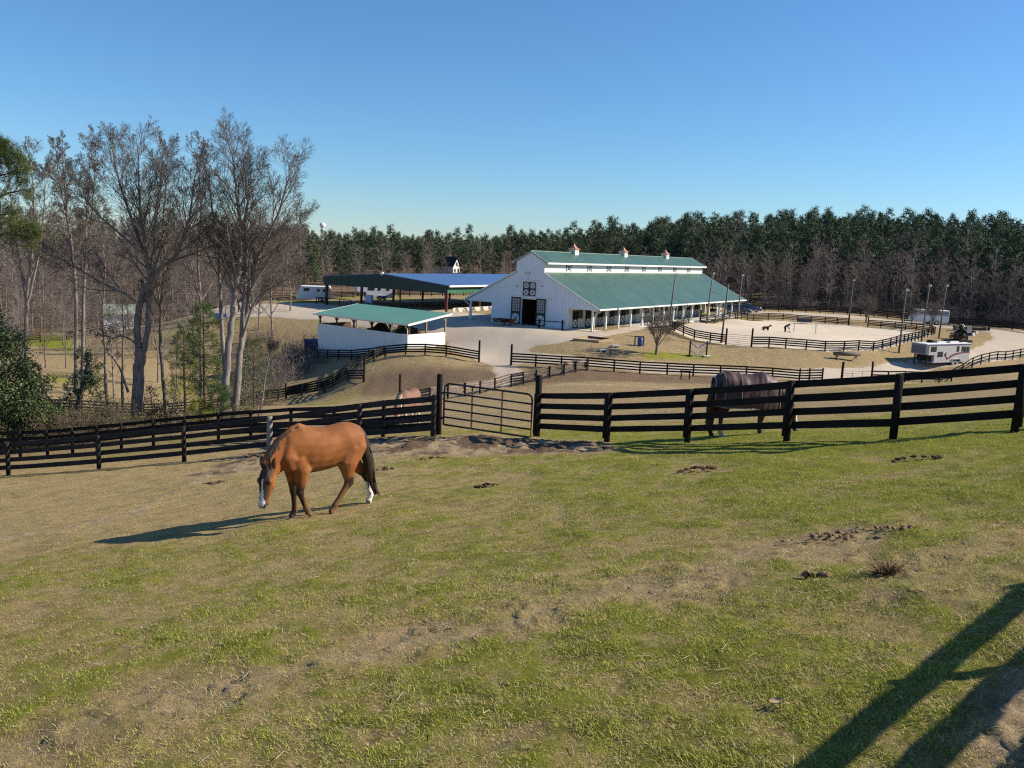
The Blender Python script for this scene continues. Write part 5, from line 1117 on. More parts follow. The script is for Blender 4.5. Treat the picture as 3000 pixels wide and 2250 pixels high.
class Wood:
    def __init__(s, seed): s.seg = []; s.tubes = None; s.r = random.Random(seed); s.tips = []
    def path(s, pts, r0, r1):
        n = len(pts) - 1
        if s.tubes is not None and r0 >= .042:
            s.tubes.append((pts, [r0 + (r1 - r0) * (i / n) for i in range(n + 1)])); return
        for i in range(n):
            a = r0 + (r1 - r0) * (i / n); b = r0 + (r1 - r0) * ((i + 1) / n)
            s.seg.append((pts[i], pts[i + 1], a, b))
    def smooth(s, pts, k=4, jit=.0):
        pts = [Vector(p) for p in pts]; out = []
        for i in range(len(pts) - 1):
            p0, p1, p2, p3 = pts[max(i - 1, 0)], pts[i], pts[i + 1], pts[min(i + 2, len(pts) - 1)]
            for j in range(k):
                t = j / k
                out.append(.5 * ((2 * p1) + (p2 - p0) * t + (2 * p0 - 5 * p1 + 4 * p2 - p3) * t * t + (3 * p1 - p0 - 3 * p2 + p3) * t ** 3) + Vector((s.r.gauss(0, jit), s.r.gauss(0, jit), 0)))
        out.append(pts[-1]); return out
    def grow(s, p, d, L, r, lev, spec):
        """one branch with its children; spec[lev] = (segs, children, angle0, angle1, length ratio, first, wander, rise)"""
        ns, nc, a0, a1, lr, first, wan, rise = spec[lev]; R = s.r
        pts = [p.copy()]; dirs = []
        for i in range(ns):
            d = (d + Vector((R.gauss(0, wan), R.gauss(0, wan), R.gauss(0, wan) + rise))).normalized()
            p = p + d * (L / ns); pts.append(p.copy()); dirs.append(d.copy())
        rt = max(r * .28, .0035)
        s.path(pts, r, rt)
        if lev + 1 < len(spec): s.kids(pts, L, r, rt, lev, spec)
        else: s.tips.append((pts[-1], d))
    def kids(s, pts, L, r, rt, lev, spec):
        ns, nc, a0, a1, lr, first, wan, rise = spec[lev]; R = s.r; n = len(pts) - 1; az = R.uniform(0, 6.28)
        for c in range(nc):
            t = first + (1 - first) * (c + R.random()) / nc; t = min(t, .995)
            i = min(int(t * n), n - 1); f = t * n - i; q_ = pts[i].lerp(pts[i + 1], f); dd = (pts[i + 1] - pts[i]).normalized()
            az += 2.4 + R.uniform(-.5, .5); an = math.radians(R.uniform(a0, a1))
            e1 = dd.orthogonal().normalized(); e2 = dd.cross(e1)
            cd = dd * math.cos(an) + (e1 * math.cos(az) + e2 * math.sin(az)) * math.sin(an)
            rr = (r + (rt - r) * t)
            s.grow(q_, cd, L * lr * (1.15 - .75 * t) * R.uniform(.75, 1.2), max(rr * R.uniform(.42, .62), .0035), lev + 1, spec)
    def mesh(s, name, minr=.0, off=None, sides=((.12, 9), (.035, 6), (0, 3)), jig=True):
        S = s.seg; P0 = np.array([tuple(a[0]) for a in S]); P1 = np.array([tuple(a[1]) for a in S]); R0 = np.array([max(a[2], minr) for a in S]); R1 = np.array([max(a[3], minr) for a in S])
        if off is not None: P0 = P0 - off; P1 = P1 - off
        VV = []; FF = []; nv = 0; hi = 1e9
        for lo, n in sides:
            m = (R0 >= lo) & (R0 < hi); hi = lo
            if m.any():
                v, f = frusta(P0[m], P1[m] + (P1[m] - P0[m]) * (.04 if lo > 0 else 0), R0[m], R1[m], n); VV.append(v); FF.append(f + nv); nv += len(v)
        return np.concatenate(VV), np.concatenate(FF)
def leafquads(C, N, size, asp=1.0, rs=None, droop=None):
    """quads at centres C with normals N"""
    rs = rs or np.random.default_rng(1); k = len(C)
    N = N / np.maximum(np.linalg.norm(N, axis=1, keepdims=True), 1e-9)
    t = rs.normal(size=(k, 3)); a = np.cross(N, t); a /= np.maximum(np.linalg.norm(a, axis=1, keepdims=True), 1e-9); b = np.cross(N, a)
    s = size if hasattr(size, '__len__') else np.full(k, size); s = np.asarray(s)[:, None]
    V = np.stack([C - a * s * .5 * asp, C - b * s * .28, C + a * s * .5 * asp, C + b * s * .28], 1)
    return V.reshape(-1, 3), np.arange(4 * k).reshape(-1, 4)
def col_leaf(c0, c1, k, rs, rep=4):
    u = rs.random((k, 1)); c = np.asarray(c0) * (1 - u) + np.asarray(c1) * u
    return np.repeat(np.concatenate([c, np.ones((k, 1))], 1), rep, 0)

# --- far prototypes -------------------------------------------------
def far_pine(seed, hgt, rad, dens=1.0, size=.62, start=.42):
    r = np.random.default_rng(seed); C = []; N = []; G_ = []
    nb = int(34 * dens)
    for i in range(nb):
        t = start + (1 - start) * (i + r.random()) / nb; rr = rad * (math.sin(min(1, (1 - t) / (1 - start) * 1.15 + .1) * math.pi * .62) ** .8 + .16) * r.uniform(.45, 1.1)
        a = r.uniform(0, 6.28); c = np.array([math.cos(a) * rr * r.uniform(.3, 1), math.sin(a) * rr * r.uniform(.3, 1), hgt * t + r.uniform(-.4, .5)])
        n = int(34 * r.uniform(.6, 1.3)); p = r.normal(size=(n, 3)); p /= np.linalg.norm(p, axis=1, keepdims=True); p *= (r.random((n, 1)) ** .4)
        sc = np.array([1.25, 1.25, .72]) * r.uniform(.75, 1.25) * rad / 3.4
        C.append(c + p * sc); N.append(p + np.array([0, 0, .35]) + r.normal(size=(n, 3)) * .55); G_.append(np.full(n, r.random()))
    C = np.concatenate(C); N = np.concatenate(N); G_ = np.concatenate(G_)[:, None]; k = len(C)
    v, f = leafquads(C, N, size * r.uniform(.6, 1.35, k), 1.0, r)
    u = np.clip(G_ * .75 + r.random((k, 1)) * .35, 0, 1)
    c = np.array([.052, .070, .041]) * (1 - u) + np.array([.102, .122, .066]) * u
    cl = np.repeat(np.concatenate([c, np.ones((k, 1))], 1), 4, 0)
    W = Wood(seed); W.path(W.smooth([(0, 0, -1.5), (.1, 0, hgt * .4), (-.05, .1, hgt * .75), (0, 0, hgt * .97)], 3), .19, .03)
    for i in range(9):
        z = hgt * (start - .12 + .5 * i / 9); a = i * 2.4; W.path([Vector((0, 0, z)), Vector((math.cos(a) * rad * .6, math.sin(a) * rad * .6, z + .5))], .06, .02)
    wv, wf = W.mesh('w', .02, None, ((0, 4),))
    return (v, f, cl, wv, wf)
def far_bare(seed, hgt, sp=.30, twig=.021, thick=.13, full=True):
    W = Wood(seed); R = W.r
    spec = [(6, 21, 34, 66, .40, .16, .07, .05), (4, 7, 28, 55, .48, .22, .10, .06), (3, 5, 25, 55, .55, .15, .12, .05), (1, 0, 0, 0, 0, 0, .1, .05)]
    pts = W.smooth([(0, 0, -1), (R.uniform(-.3, .3), R.uniform(-.3, .3), hgt * .35), (R.uniform(-.5, .5), R.uniform(-.5, .5), hgt * .7), (R.uniform(-.6, .6), R.uniform(-.6, .6), hgt)], 3)
    W.path(pts, thick, .02); W.kids(pts, hgt * sp / .36 * .72, thick, .03, 0, spec)
    return W.mesh('w', twig, None, ((.06, 5), (0, 3)))
PINES = [far_pine(100 + i, h, r_, d_, .66, st) for i, (h, r_, d_, st) in enumerate(((20, 4.0, 1.2, .36), (17, 3.7, 1.05, .30), (22, 4.2, 1.3, .42), (15, 3.8, 1.1, .26), (18, 3.3, 1.0, .34)))]
BARES = [far_bare(200 + i, h, s_) for i, (h, s_) in enumerate(((14, .30), (12, .34), (16, .26), (11, .38), (13, .28)))]
def proto_pine(i):
    v, f, cl, wv, wf = PINES[i]
    me = np_mesh('pine_tree', np.concatenate([v, wv]), np.concatenate([f, wf + len(v)]))
    add_attr(me, 'col', np.concatenate([cl, np.tile([.1, .07, .05, 1.0], (len(wv), 1))]), 'FLOAT_COLOR')
    me.materials.append(LEAF_PINE_FAR); me.materials.append(BARK_PINE)
    me.polygons.foreach_set('material_index', np.concatenate([np.zeros(len(f), int), np.ones(len(wf), int)]).astype(np.int32)); return me
PINE_ME = [proto_pine(i) for i in range(len(PINES))]
BARE_ME = []
for v, f in BARES:
    me = np_mesh('bare_tree', v, f); me.materials.append(BARK_FAR); BARE_ME.append(me)
def put(name, me, x, y, sc, label, group, cat='tree', sxy=1.0):
    o = bpy.data.objects.new(name, me); COL.objects.link(o); o.location = (x, y, H(x, y) - .2); o.rotation_euler = (0, 0, rng.uniform(0, 6.28)); o.scale = (sc * sxy, sc * sxy, sc); return tag(o, label, cat, group)
def front(px):     # distance of the wood's edge for each photo column
    return float(np.interp(px, [-300, 0, 300, 600, 850, 1100, 1500, 1900, 2060, 2200, 2482, 2640, 2779, 2965, 3100, 3400], [140, 143, 158, 165, 180, 195, 215, 210, 176, 172, 171, 167, 162, 150, 144, 138]))
def pxx(px, d): return at(px, 850, d)[0]
stuff_p, stuff_b = [], []
def wood_zone(n, x0, x1, d0, d1, kind, label, group, smin, smax, stuff=False, sxy=1.0, seed=0, bias=1.0):
    r = np.random.default_rng(seed); pts = []
    tries = 0
    while len(pts) < n and tries < n * 40:
        tries += 1
        px = r.uniform(x0, x1); d = front(px) + d0 + (d1 - d0) * r.random() ** bias; x = pxx(px, d)
        if (1300 < px < 1356 and d < 292) or (1165 < px < 1215 and d < 300 and r.random() < .5): continue
        if any((x - a) ** 2 + (d - b) ** 2 < 4.5 for a, b in pts): continue
        pts.append((x, d)); s = r.uniform(smin, smax)
        if stuff: (stuff_p if kind == 'p' else stuff_b).append((x, d, s, int(r.integers(0, 5)), r.uniform(0, 6.28)))
        elif kind == 'p': put('pine_tree', PINE_ME[int(r.integers(0, 5))], x, d, s, label, group, 'tree', sxy)
        else: put('bare_tree', BARE_ME[int(r.integers(0, 5))], x, d, s, label, group, 'tree', sxy)
wood_zone(125, 2050, 3250, 1, 22, 'b', 'bare grey winter tree along the wood edge behind the arena', 'bare trees at the wood edge', .55, .95, seed=1)
wood_zone(150, 1900, 3250, 14, 66, 'p', 'tall dark pine on the wooded slope right of the barn', 'pines on the right slope', .46, .73, seed=2, sxy=.72)
wood_zone(28, 1900, 3200, 20, 50, 'b', 'pale bare crown standing among the dark pines on the right slope', 'bare trees among the right pines', .9, 1.15, seed=3)
wood_zone(70, 1480, 2080, 8, 90, 'p', 'dark pine rising behind the clerestory roof of the barn', 'pines behind the barn', .52, .76, seed=4, sxy=.74)
wood_zone(95, 880, 1560, 0, 150, 'p', 'green pine in the wood above the covered arena roof', 'pines behind the covered arena', .40, .65, seed=5, sxy=.85)
wood_zone(38, 860, 1600, -6, 90, 'b', 'bare reddish-grey tree among the pines above the covered arena roof', 'bare trees behind the covered arena', .55, .85, seed=6)
wood_zone(72, -120, 900, -4, 60, 'b', 'bare tree in the grey-brown wood across the valley behind the left trees', 'bare trees across the valley', .7, 1.15, seed=7)
wood_zone(22, -100, 900, 60, 160, 'p', 'pine on the distant rise behind the tall left trees', 'pines on the left rise', .6, .9, seed=8)
# what lies farther back reads as one mass
wood_zone(760, 1900, 3350, 18, 120, 'p', '', '', .56, .74, True, seed=11); wood_zone(560, 800, 2000, 30, 300, 'p', '', '', .54, .74, True, seed=12)
wood_zone(300, -250, 900, 6, 260, 'b', '', '', .8, 1.2, True, seed=13); wood_zone(90, -200, 900, 130, 340, 'p', '', '', .62, .9, True, seed=14); wood_zone(150, 2050, 3300, 4, 40, 'b', '', '', .6, .9, True, seed=15); wood_zone(90, 800, 2050, 0, 160, 'b', '', '', .6, .85, True, seed=19)
wood_zone(60, 3250, 3900, 0, 60, 'b', '', '', .7, 1.0, True, seed=16); wood_zone(60, 3250, 3900, 20, 80, 'p', '', '', .7, 1.0, True, seed=17); wood_zone(90, -900, -120, 0, 90, 'b', '', '', .8, 1.1, True, seed=18)
def scatter_mesh(name, items, protos, label, pine):
    VV, FF, CC, WV, WF = [], [], [], [], []; nv = 0; nw = 0
    Zs = HZ([(a[0], a[1]) for a in items])
    for (x, y, s, k, a), z in zip(items, Zs):
        c_, s_ = math.cos(a) * s, math.sin(a) * s; w_ = .76 if pine else 1.0; R = np.array([[c_ * w_, -s_ * w_, 0], [s_ * w_, c_ * w_, 0], [0, 0, s]]); t = np.array([x, y, z - .2])
        if pine:
            v, f, cl, wv, wf = protos[k]; VV.append(v @ R.T + t); FF.append(f + nv); CC.append(cl * np.array([*(np.ones(3) * (.8 + .45 * ((k * 37 + int(x * 13)) % 10) / 10)), 1])); nv += len(v)
        else:
            v, f = protos[k]; VV.append(v @ R.T + t); FF.append(f + nv); nv += len(v)
    me = np_mesh(name, np.concatenate(VV), np.concatenate(FF))
    if pine: add_attr(me, 'col', np.concatenate(CC), 'FLOAT_COLOR')
    return tag(link_mesh(name, me, LEAF_PINE_FAR if pine else BARK_FAR), label, 'wood', None, 'stuff')
scatter_mesh('pine_wood', stuff_p, PINES, 'mass of dark pines closing the skyline behind the nearer trees', True)
scatter_mesh('bare_wood', stuff_b, BARES, 'grey-brown mass of bare trees deep in the far wood', False)
# scrub along the wood's foot
def brush(seed, w, h, n, twig=.008, leafy=0):
    W = Wood(seed); R = W.r; spec = [(4, 5, 25, 60, .5, .2, .16, .03), (3, 4, 25, 60, .55, .15, .18, .03), (2, 0, 0, 0, 0, 0, .15, .0)]
    for i in range(n):
        a = R.uniform(0, 6.28); rr = w * math.sqrt(R.random()); an = R.uniform(.1, .8); W.grow(Vector((rr * math.cos(a), rr * math.sin(a), -.2)), Vector((math.cos(a) * an, math.sin(a) * an, 1)).normalized(), h * R.uniform(.55, 1.1), .022, 0, spec)
    return W.mesh('w', twig, None, ((.03, 5), (0, 3))), W
BRUSH_ME = []
for i in range(3):
    (v, f), _ = brush(300 + i, 1.3, 2.6, 24, .010); me = np_mesh('bare_shrub', v, f); me.materials.append(BARK_FAR); BRUSH_ME.append(me)
r_ = np.random.default_rng(5)
for i in range(34):
    px = r_.uniform(2060, 3150); d = front(px) + r_.uniform(-1.5, 6); put('bare_shrub', BRUSH_ME[i % 3], pxx(px, d), d, r_.uniform(.8, 1.5), 'low bare shrub at the foot of the wood behind the arena fence', 'shrubs below the right wood', 'shrub')
for i in range(30):
    px = r_.uniform(-60, 860); d = front(px) + r_.uniform(-6, 12); put('bare_shrub', BRUSH_ME[i % 3], pxx(px, d), d, r_.uniform(1.0, 2.0), 'low bare shrub at the foot of the wood across the valley', 'shrubs below the left wood', 'shrub')

# --- hero trees on the left -----------------------------------------
def P3(lst, d0): return [tuple(at(p[0], p[1], d0 + (p[2] if len(p) > 2 else 0))) for p in lst]
HS = [(6, 16, 26, 46, .42, .22, .04, .10), (5, 8, 26, 46, .52, .18, .06, .09), (4, 5, 22, 46, .66, .12, .06, .07), (3, 3, 22, 44, .80, .1, .07, .06), (2, 0, 0, 0, 0, 0, .06, .05)]
def hero(name, label, limbs, d0, mat, seed, minr=.0055, dens=1.0, base=None, group=None, twigmat=None):
    """limbs: (pixel path, r0, r1, children, child length in m, first)"""
    W = Wood(seed); W.tubes = []; p0 = np.array(limbs[0][0][0][:2]); b = np.array(P3([limbs[0][0][0]], d0)[0])
    for (path, r0, r1, nc, cl, first, *rest) in limbs:
        dd = rest[0] if rest else 0
        pts = W.smooth(P3([(q_[0], q_[1], (q_[2] if len(q_) > 2 else 0) + dd) for q_ in path], d0), 5, r0 * .10)
        if path is limbs[0][0]: pts[0] = pts[0] + Vector((0, 0, -.5))
        W.path(pts, r0, r1)
        if path is limbs[0][0]: W.tubes[-1][1][0] *= 1.35; W.tubes[-1][1][1] *= 1.08
        cl = cl * .82; sp = [list(s) for s in HS]; sp[0][1] = int(nc * dens); sp[0][5] = first
        W.kids(pts, cl / .42, r0, r1, 0, [tuple(s) for s in sp])
    o = thing(name, tuple(b), 0, label, 'tree', group)
    tb = MB()
    for pts, rr in W.tubes: tb.tube(pts, rr, 11 if rr[0] > .12 else 7, False)
    tb.build('trunk', mat, o, True, tuple(b))
    v, f = W.mesh('twigs', minr, b); link_mesh('twigs', np_mesh('twigs', v, f), twigmat or mat, o)
    return o, W
TWIG = M('winter_twig', (.205, .17, .148), (.11, .088, .076), 2, .95, spec=.05)
hero('bare_tree', 'big double-stemmed bare tree with thick dark trunk and broad limbs, left of the twin-trunk tree', [
    ([(400, 1262), (404, 1150), (408, 1060), (414, 1015)], .31, .25, 0, 1, .5),
    ([(408, 1030), (403, 985), (403, 940), (411, 884), (428, 832)], .19, .15, 2, 2.0, .5),
    ([(420, 1030), (432, 980), (434, 930), (436, 833), (432, 770), (422, 690), (411, 620), (407, 520), (404, 425)], .175, .02, 26, 4.2, .32),
    ([(402, 884), (362, 858), (316, 838), (253, 802), (190, 766), (140, 745)], .10, .015, 14, 2.8, .2, -.8),
    ([(438, 828), (470, 784), (511, 757), (538, 693), (551, 657), (560, 607), (572, 520), (584, 460)], .13, .015, 20, 3.4, .25),
    ([(500, 765), (560, 745), (620, 722), (680, 700)], .06, .012, 9, 2.2, .2, .6),
    ([(430, 760), (385, 640), (352, 540), (335, 470), (330, 415)], .09, .015, 18, 3.0, .2, .7),
    ([(428, 750), (300, 640), (240, 570), (215, 500)], .065, .012, 12, 2.4, .25, -.5),
    ([(424, 720), (460, 610), (472, 520), (478, 430)], .085, .015, 16, 2.8, .2, -.9),
    ([(410, 1010), (360, 985), (330, 990), (300, 980)], .06, .012, 5, 1.2, .3, -.4)], 44, BARK, 41, twigmat=TWIG)
hero('bare_tree', 'tall twin-trunked bare tree with pale grey stems, centre left', [
    ([(655, 1236), (662, 1130), (668, 1040), (675, 960), (690, 860), (702, 760), (704, 660), (692, 580), (686, 490), (684, 435)], .22, .02, 34, 4.4, .40),
    ([(686, 1236), (695, 1130), (704, 1030), (718, 930), (735, 840), (752, 770), (800, 660), (835, 560), (850, 480)], .215, .02, 30, 4.4, .36, .8),
    ([(706, 1020), (712, 900), (722, 780), (718, 650), (730, 560), (738, 500)], .13, .015, 24, 3.6, .32, .4),
    ([(660, 1090), (650, 960), (643, 840), (640, 720), (620, 600), (612, 480)], .13, .015, 20, 3.2, .4, 1.0),
    ([(712, 985), (750, 880), (820, 830), (880, 790)], .08, .012, 10, 2.4, .25, .3),
    ([(735, 850), (790, 760), (850, 690), (890, 620)], .08, .012, 14, 2.6, .2, -.6)], 44.3, BARK_PALE, 43, twigmat=TWIG)
hero('bare_tree', 'slender pale bare tree leaning left, left of the big double-stemmed tree', [
    ([(224, 1130), (222, 1000), (222, 860), (212, 740), (196, 630), (180, 560), (168, 480), (163, 425)], .15, .015, 26, 2.6, .38),
    ([(226, 900), (214, 760), (196, 600), (186, 500), (182, 410)], .09, .012, 14, 2.2, .35, .8),
    ([(180, 545), (150, 520), (128, 505)], .05, .01, 7, 1.6, .2)], 58, BARK, 45, .008, twigmat=TWIG)
hero('bare_tree', 'slender upright bare tree just right of the leaning pale one', [
    ([(243, 1120), (243, 980), (246, 850), (252, 730), (254, 620), (262, 520), (258, 430)], .14, .015, 26, 2.8, .36),
    ([(252, 740), (268, 640), (276, 520), (282, 400)], .08, .012, 16, 2.4, .2, .5)], 60, BARK, 47, .008, twigmat=TWIG)
hero('bare_tree', 'multi-stemmed bare tree behind the glossy evergreen at the left edge', [
    ([(75, 1130), (76, 1000), (80, 860), (92, 760), (100, 650), (94, 520), (86, 450)], .16, .015, 22, 3.0, .32),
    ([(82, 900), (60, 780), (48, 680), (30, 560), (22, 480)], .10, .012, 14, 2.6, .25, .6), ([(84, 880), (110, 760), (122, 680), (132, 560), (128, 500)], .09, .012, 14, 2.6, .25, -.6)], 56, BARK, 49, .008, twigmat=TWIG)
hero('bare_tree', 'thin bent bare tree between the big double-stemmed tree and the young pine', [
    ([(486, 1225), (480, 1130), (470, 1020), (472, 900), (482, 780), (478, 660), (486, 540), (490, 440)], .115, .012, 24, 2.6, .34), ([(472, 905), (452, 780), (440, 650), (436, 540)], .06, .01, 12, 2.0, .3, .6)], 46, BARK, 51, twigmat=TWIG)
hero('bare_tree', 'dark bare stems between the young pine and the twin-trunk tree', [
    ([(590, 1150), (588, 1000), (588, 880), (580, 760), (590, 640), (584, 520), (592, 430)], .13, .012, 24, 3.0, .30), ([(588, 880), (560, 780), (540, 680), (530, 560)], .07, .01, 12, 2.4, .2, -.5)], 58, BARK, 53, .008, twigmat=TWIG)
hero('bare_tree', 'thin ivy-footed stem left of the big double-stemmed tree', [
    ([(316, 1210), (310, 1120), (308, 1020), (300, 920), (308, 800), (300, 700), (306, 600)], .10, .012, 18, 2.2, .4)], 48, BARK, 55, twigmat=TWIG)
hero('bare_tree', 'thin leaning sapling with a twiggy head right of the twin-trunk tree', [
    ([(754, 1238), (768, 1170), (778, 1100), (790, 1045), (800, 1015)], .055, .02, 12, 1.3, .75)], 44, BARK, 57, twigmat=TWIG)
hero('bare_tree', 'slim dark leaning stem crossing in front of the valley paddock', [
    ([(362, 1225), (358, 1130), (360, 1040), (362, 960), (358, 860), (366, 760)], .09, .012, 14, 2.0, .45), ([(376, 1150), (352, 1080), (325, 1040), (310, 1010)], .08, .02, 5, 1.0, .4, -.3)], 47, BARK, 59, twigmat=TWIG)
# middle distance bare trees across the hollow (shared meshes)
MID = []
for i, (h, s_) in enumerate(((13, .34), (11, .40), (14.5, .30))):
    W = Wood(400 + i); R = W.r
    pts = W.smooth([(0, 0, -1), (R.uniform(-.3, .3), R.uniform(-.3, .3), h * .3), (R.uniform(-.6, .6), R.uniform(-.6, .6), h * .65), (R.uniform(-.6, .6), R.uniform(-.6, .6), h)], 4)
    W.path(pts, .16, .015); W.kids(pts, h * s_ / .42, .16, .02, 0, [(6, 18, 30, 58, .42, .22, .05, .05), (5, 8, 30, 55, .50, .2, .09, .05), (4, 6, 25, 55, .52, .15, .11, .04), (2, 0, 0, 0, 0, 0, .12, .03)])
    S = W.seg; W.seg = [s for s in S if s[2] >= .045]; tv = W.mesh('t', .01); W.seg = [s for s in S if s[2] < .045]; cv = W.mesh('c', .011)
    tm_ = np_mesh('trunk', *tv, True); tm_.materials.append(BARK); cm_ = np_mesh('twigs', *cv); cm_.materials.append(BARK_FAR); MID.append((tm_, cm_))
def put_mid(k, px, d, s, label, group=None):
    g = onground(px, d); o = thing('bare_tree', tuple(g), rng.uniform(0, 6.28), label, 'tree', group); o.scale = (s, s, s)
    link_mesh('trunk', MID[k][0], None, o); link_mesh('twigs', MID[k][1], None, o)
r_ = np.random.default_rng(9)
for i in range(38):
    px = -60 + 800 * (i + r_.uniform(-.4, .4)) / 37; d = r_.uniform(112, 150) if i % 3 else r_.uniform(80, 100)
    if px > 560 and d < 105: d = 128
    put_mid(i % 3, px, d, r_.uniform(.55, .85), 'mid-distance bare tree standing in the hollow behind the tall left trees', 'bare trees in the hollow')
for px, d, s, lab in ((800, 118, 1.0, 'broad bare tree left of the white bumper-pull trailer'), (850, 132, .95, 'bare brownish tree directly left of the covered arena roof'), (760, 122, .85, 'bare tree right behind the twin-trunk tree')):
    put_mid(int(px) % 3, px, d, s, lab)
# bramble and bare brush in the hollow left of the shed
(vb, fb), _ = brush(320, 1.8, 2.6, 46, .009); me_b = np_mesh('bare_shrub', vb, fb); me_b.materials.append(BARK_FAR)
for i, (px, d, s) in enumerate(((760, 92, 1.1), (800, 95, 1.25), (845, 98, 1.2), (885, 101, 1.15), (905, 106, 1.0), (740, 100, 1.2), (700, 96, 1.0), (820, 103, 1.3), (870, 108, 1.1), (780, 86, .8), (930, 111, .9), (715, 112, 1.2), (765, 116, 1.2))):
    g = onground(px, d); put('bare_shrub', me_b, g[0], g[1], s, 'tangled bare brush on the slope left of the blue skip', 'brush left of the shed', 'shrub')

# --- evergreens -----------------------------------------------------
def tufts(tips, n, ln, wd, c0, c1, seed, spread=.9):
    r = np.random.default_rng(seed); k = len(tips)
    P = np.array([tuple(t[0]) for t in tips]); D = np.array([tuple(t[1]) for t in tips])
    P = np.repeat(P, n, 0) + r.normal(size=(k * n, 3)) * ln * .22; D = np.repeat(D, n, 0) + r.normal(size=(k * n, 3)) * spread; D /= np.linalg.norm(D, axis=1, keepdims=True)
    D[:, 2] += .1
    s = np.cross(D, r.normal(size=D.shape)); s /= np.linalg.norm(s, axis=1, keepdims=True); L = (ln * r.uniform(.6, 1.2, k * n))[:, None]
    V = np.stack([P - s * wd, P + s * wd, P + D * L + s * wd * .3, P + D * L - s * wd * .3], 1).reshape(-1, 3)
    tu = np.repeat(r.random(k), n)[:, None]; u = np.clip(tu * .7 + r.random((k * n, 1)) * .4, 0, 1); c = np.asarray(c0) * (1 - u) + np.asarray(c1) * u
    return V, np.arange(4 * k * n).reshape(-1, 4), np.repeat(np.concatenate([c, np.ones((k * n, 1))], 1), 4, 0)
def pine(name, label, base, W, ntuft, ln, wd, c0, c1, seed, barkmat=BARK_PINE, off=None):
    o = thing(name, tuple(base), 0, label, 'tree'); b = np.array(base)
    v, f = W.mesh('trunk', .008, b); link_mesh('trunk', np_mesh('trunk', v, f), barkmat, o)
    v, f, c = tufts(W.tips, ntuft, ln, wd, c0, c1, seed); me = np_mesh('needles', v - b, f); add_attr(me, 'col', c, 'FLOAT_COLOR'); link_mesh('needles', me, LEAF_PINE, o); return o
# big pine at the left edge: trunk outside the frame, boughs reaching in
W = Wood(61); b = onground(-130, 31)
tp = W.smooth([tuple(b - np.array([0, 0, .5])), tuple(b + np.array([.1, 0, 6])), tuple(b + np.array([0, .2, 12])), tuple(b + np.array([.1, 0, 16]))], 5); W.path(tp, .28, .06)
for (path, r0) in (([(-125, 690), (-60, 660), (0, 578), (45, 562), (78, 552)], .07), ([(-125, 650), (-70, 560), (-10, 520), (40, 505), (70, 500)], .06), ([(-125, 560), (-70, 480), (-20, 455), (15, 445)], .05), ([(-125, 600), (-60, 500), (-10, 480), (30, 475), (58, 482)], .05),
                   ([(-125, 760), (-60, 720), (0, 690), (50, 678), (92, 676)], .06), ([(-125, 720), (-70, 650), (-20, 628), (20, 630)], .05), ([(-125, 700), (-70, 690), (0, 685), (60, 690), (88, 695)], .05), ([(-125, 520), (-80, 470), (-40, 440), (0, 440)], .04)):
    pts = W.smooth(P3(path, 31), 4, .02); W.path(pts, r0, .015)
    W.kids(pts, 1.5, r0, .015, 0, [(4, 11, 30, 60, .55, .45, .1, .02), (3, 5, 30, 60, .6, .3, .12, .06), (2, 0, 0, 0, 0, 0, .1, .08)])
pine('pine_tree', 'big pine at the left edge whose green needled boughs reach into the picture', b, W, 24, .19, .006, (.035, .06, .018), (.13, .155, .04), 61)
def conical_pine(seed, base, h, w, nb, name, label, c0, c1, nt=26, ln=.26, wd=.008, low=.15):
    W = Wood(seed); R = W.r; base = Vector(base); top = base + Vector((R.uniform(-.2, .2), 0, h))
    pts = W.smooth([tuple(base - Vector((0, 0, .3))), tuple(base.lerp(top, .5) + Vector((R.uniform(-.1, .1), 0, 0))), tuple(top)], 6); W.path(pts, .035 * h ** .6, .012)
    for i in range(nb):
        t = low + (1 - low) * (i + R.random()) / nb; p = base.lerp(top, t); a = i * 2.39 + R.uniform(-.4, .4); L = w * (1 - t) ** .7 * R.uniform(.65, 1.15) + .25
        W.grow(p, Vector((math.cos(a), math.sin(a), .35)).normalized(), L, .02, 0, [(4, 5, 25, 55, .5, .35, .08, .06), (3, 0, 0, 0, 0, 0, .1, .1)])
    W.tips.append((top, Vector((0, 0, 1))))
    return pine(name, label, tuple(base), W, nt, ln, wd, c0, c1, seed)
g = onground(602, 46.5); conical_pine(63, g, 6.3, 1.7, 52, 'pine_tree', 'bushy young green pine growing left of the twin-trunk tree', (.035, .06, .018), (.12, .17, .04), 24)
g = onground(545, 48); conical_pine(65, g, 5.4, 1.2, 34, 'pine_tree', 'darker slim young pine just left of the bushy one', (.03, .05, .018), (.09, .13, .035), 20)
g = onground(590, 42.5); conical_pine(67, g, 1.35, .5, 14, 'pine_seedling', 'small bright yellow-green pine seedling behind the lane fence', (.16, .18, .02), (.36, .36, .04), 22, .17, .007, .1)
g = onground(640, 42.8); conical_pine(69, g, 1.9, .7, 18, 'pine_seedling', 'small dark green pine seedling beside the yellow one', (.03, .06, .015), (.08, .14, .03), 30, .2, .007, .1)
g = onground(745, 64); conical_pine(71, g, 5.2, 1.5, 30, 'pine_tree', 'young pine standing behind the right stem of the twin-trunk tree', (.04, .06, .02), (.11, .15, .04), 20)
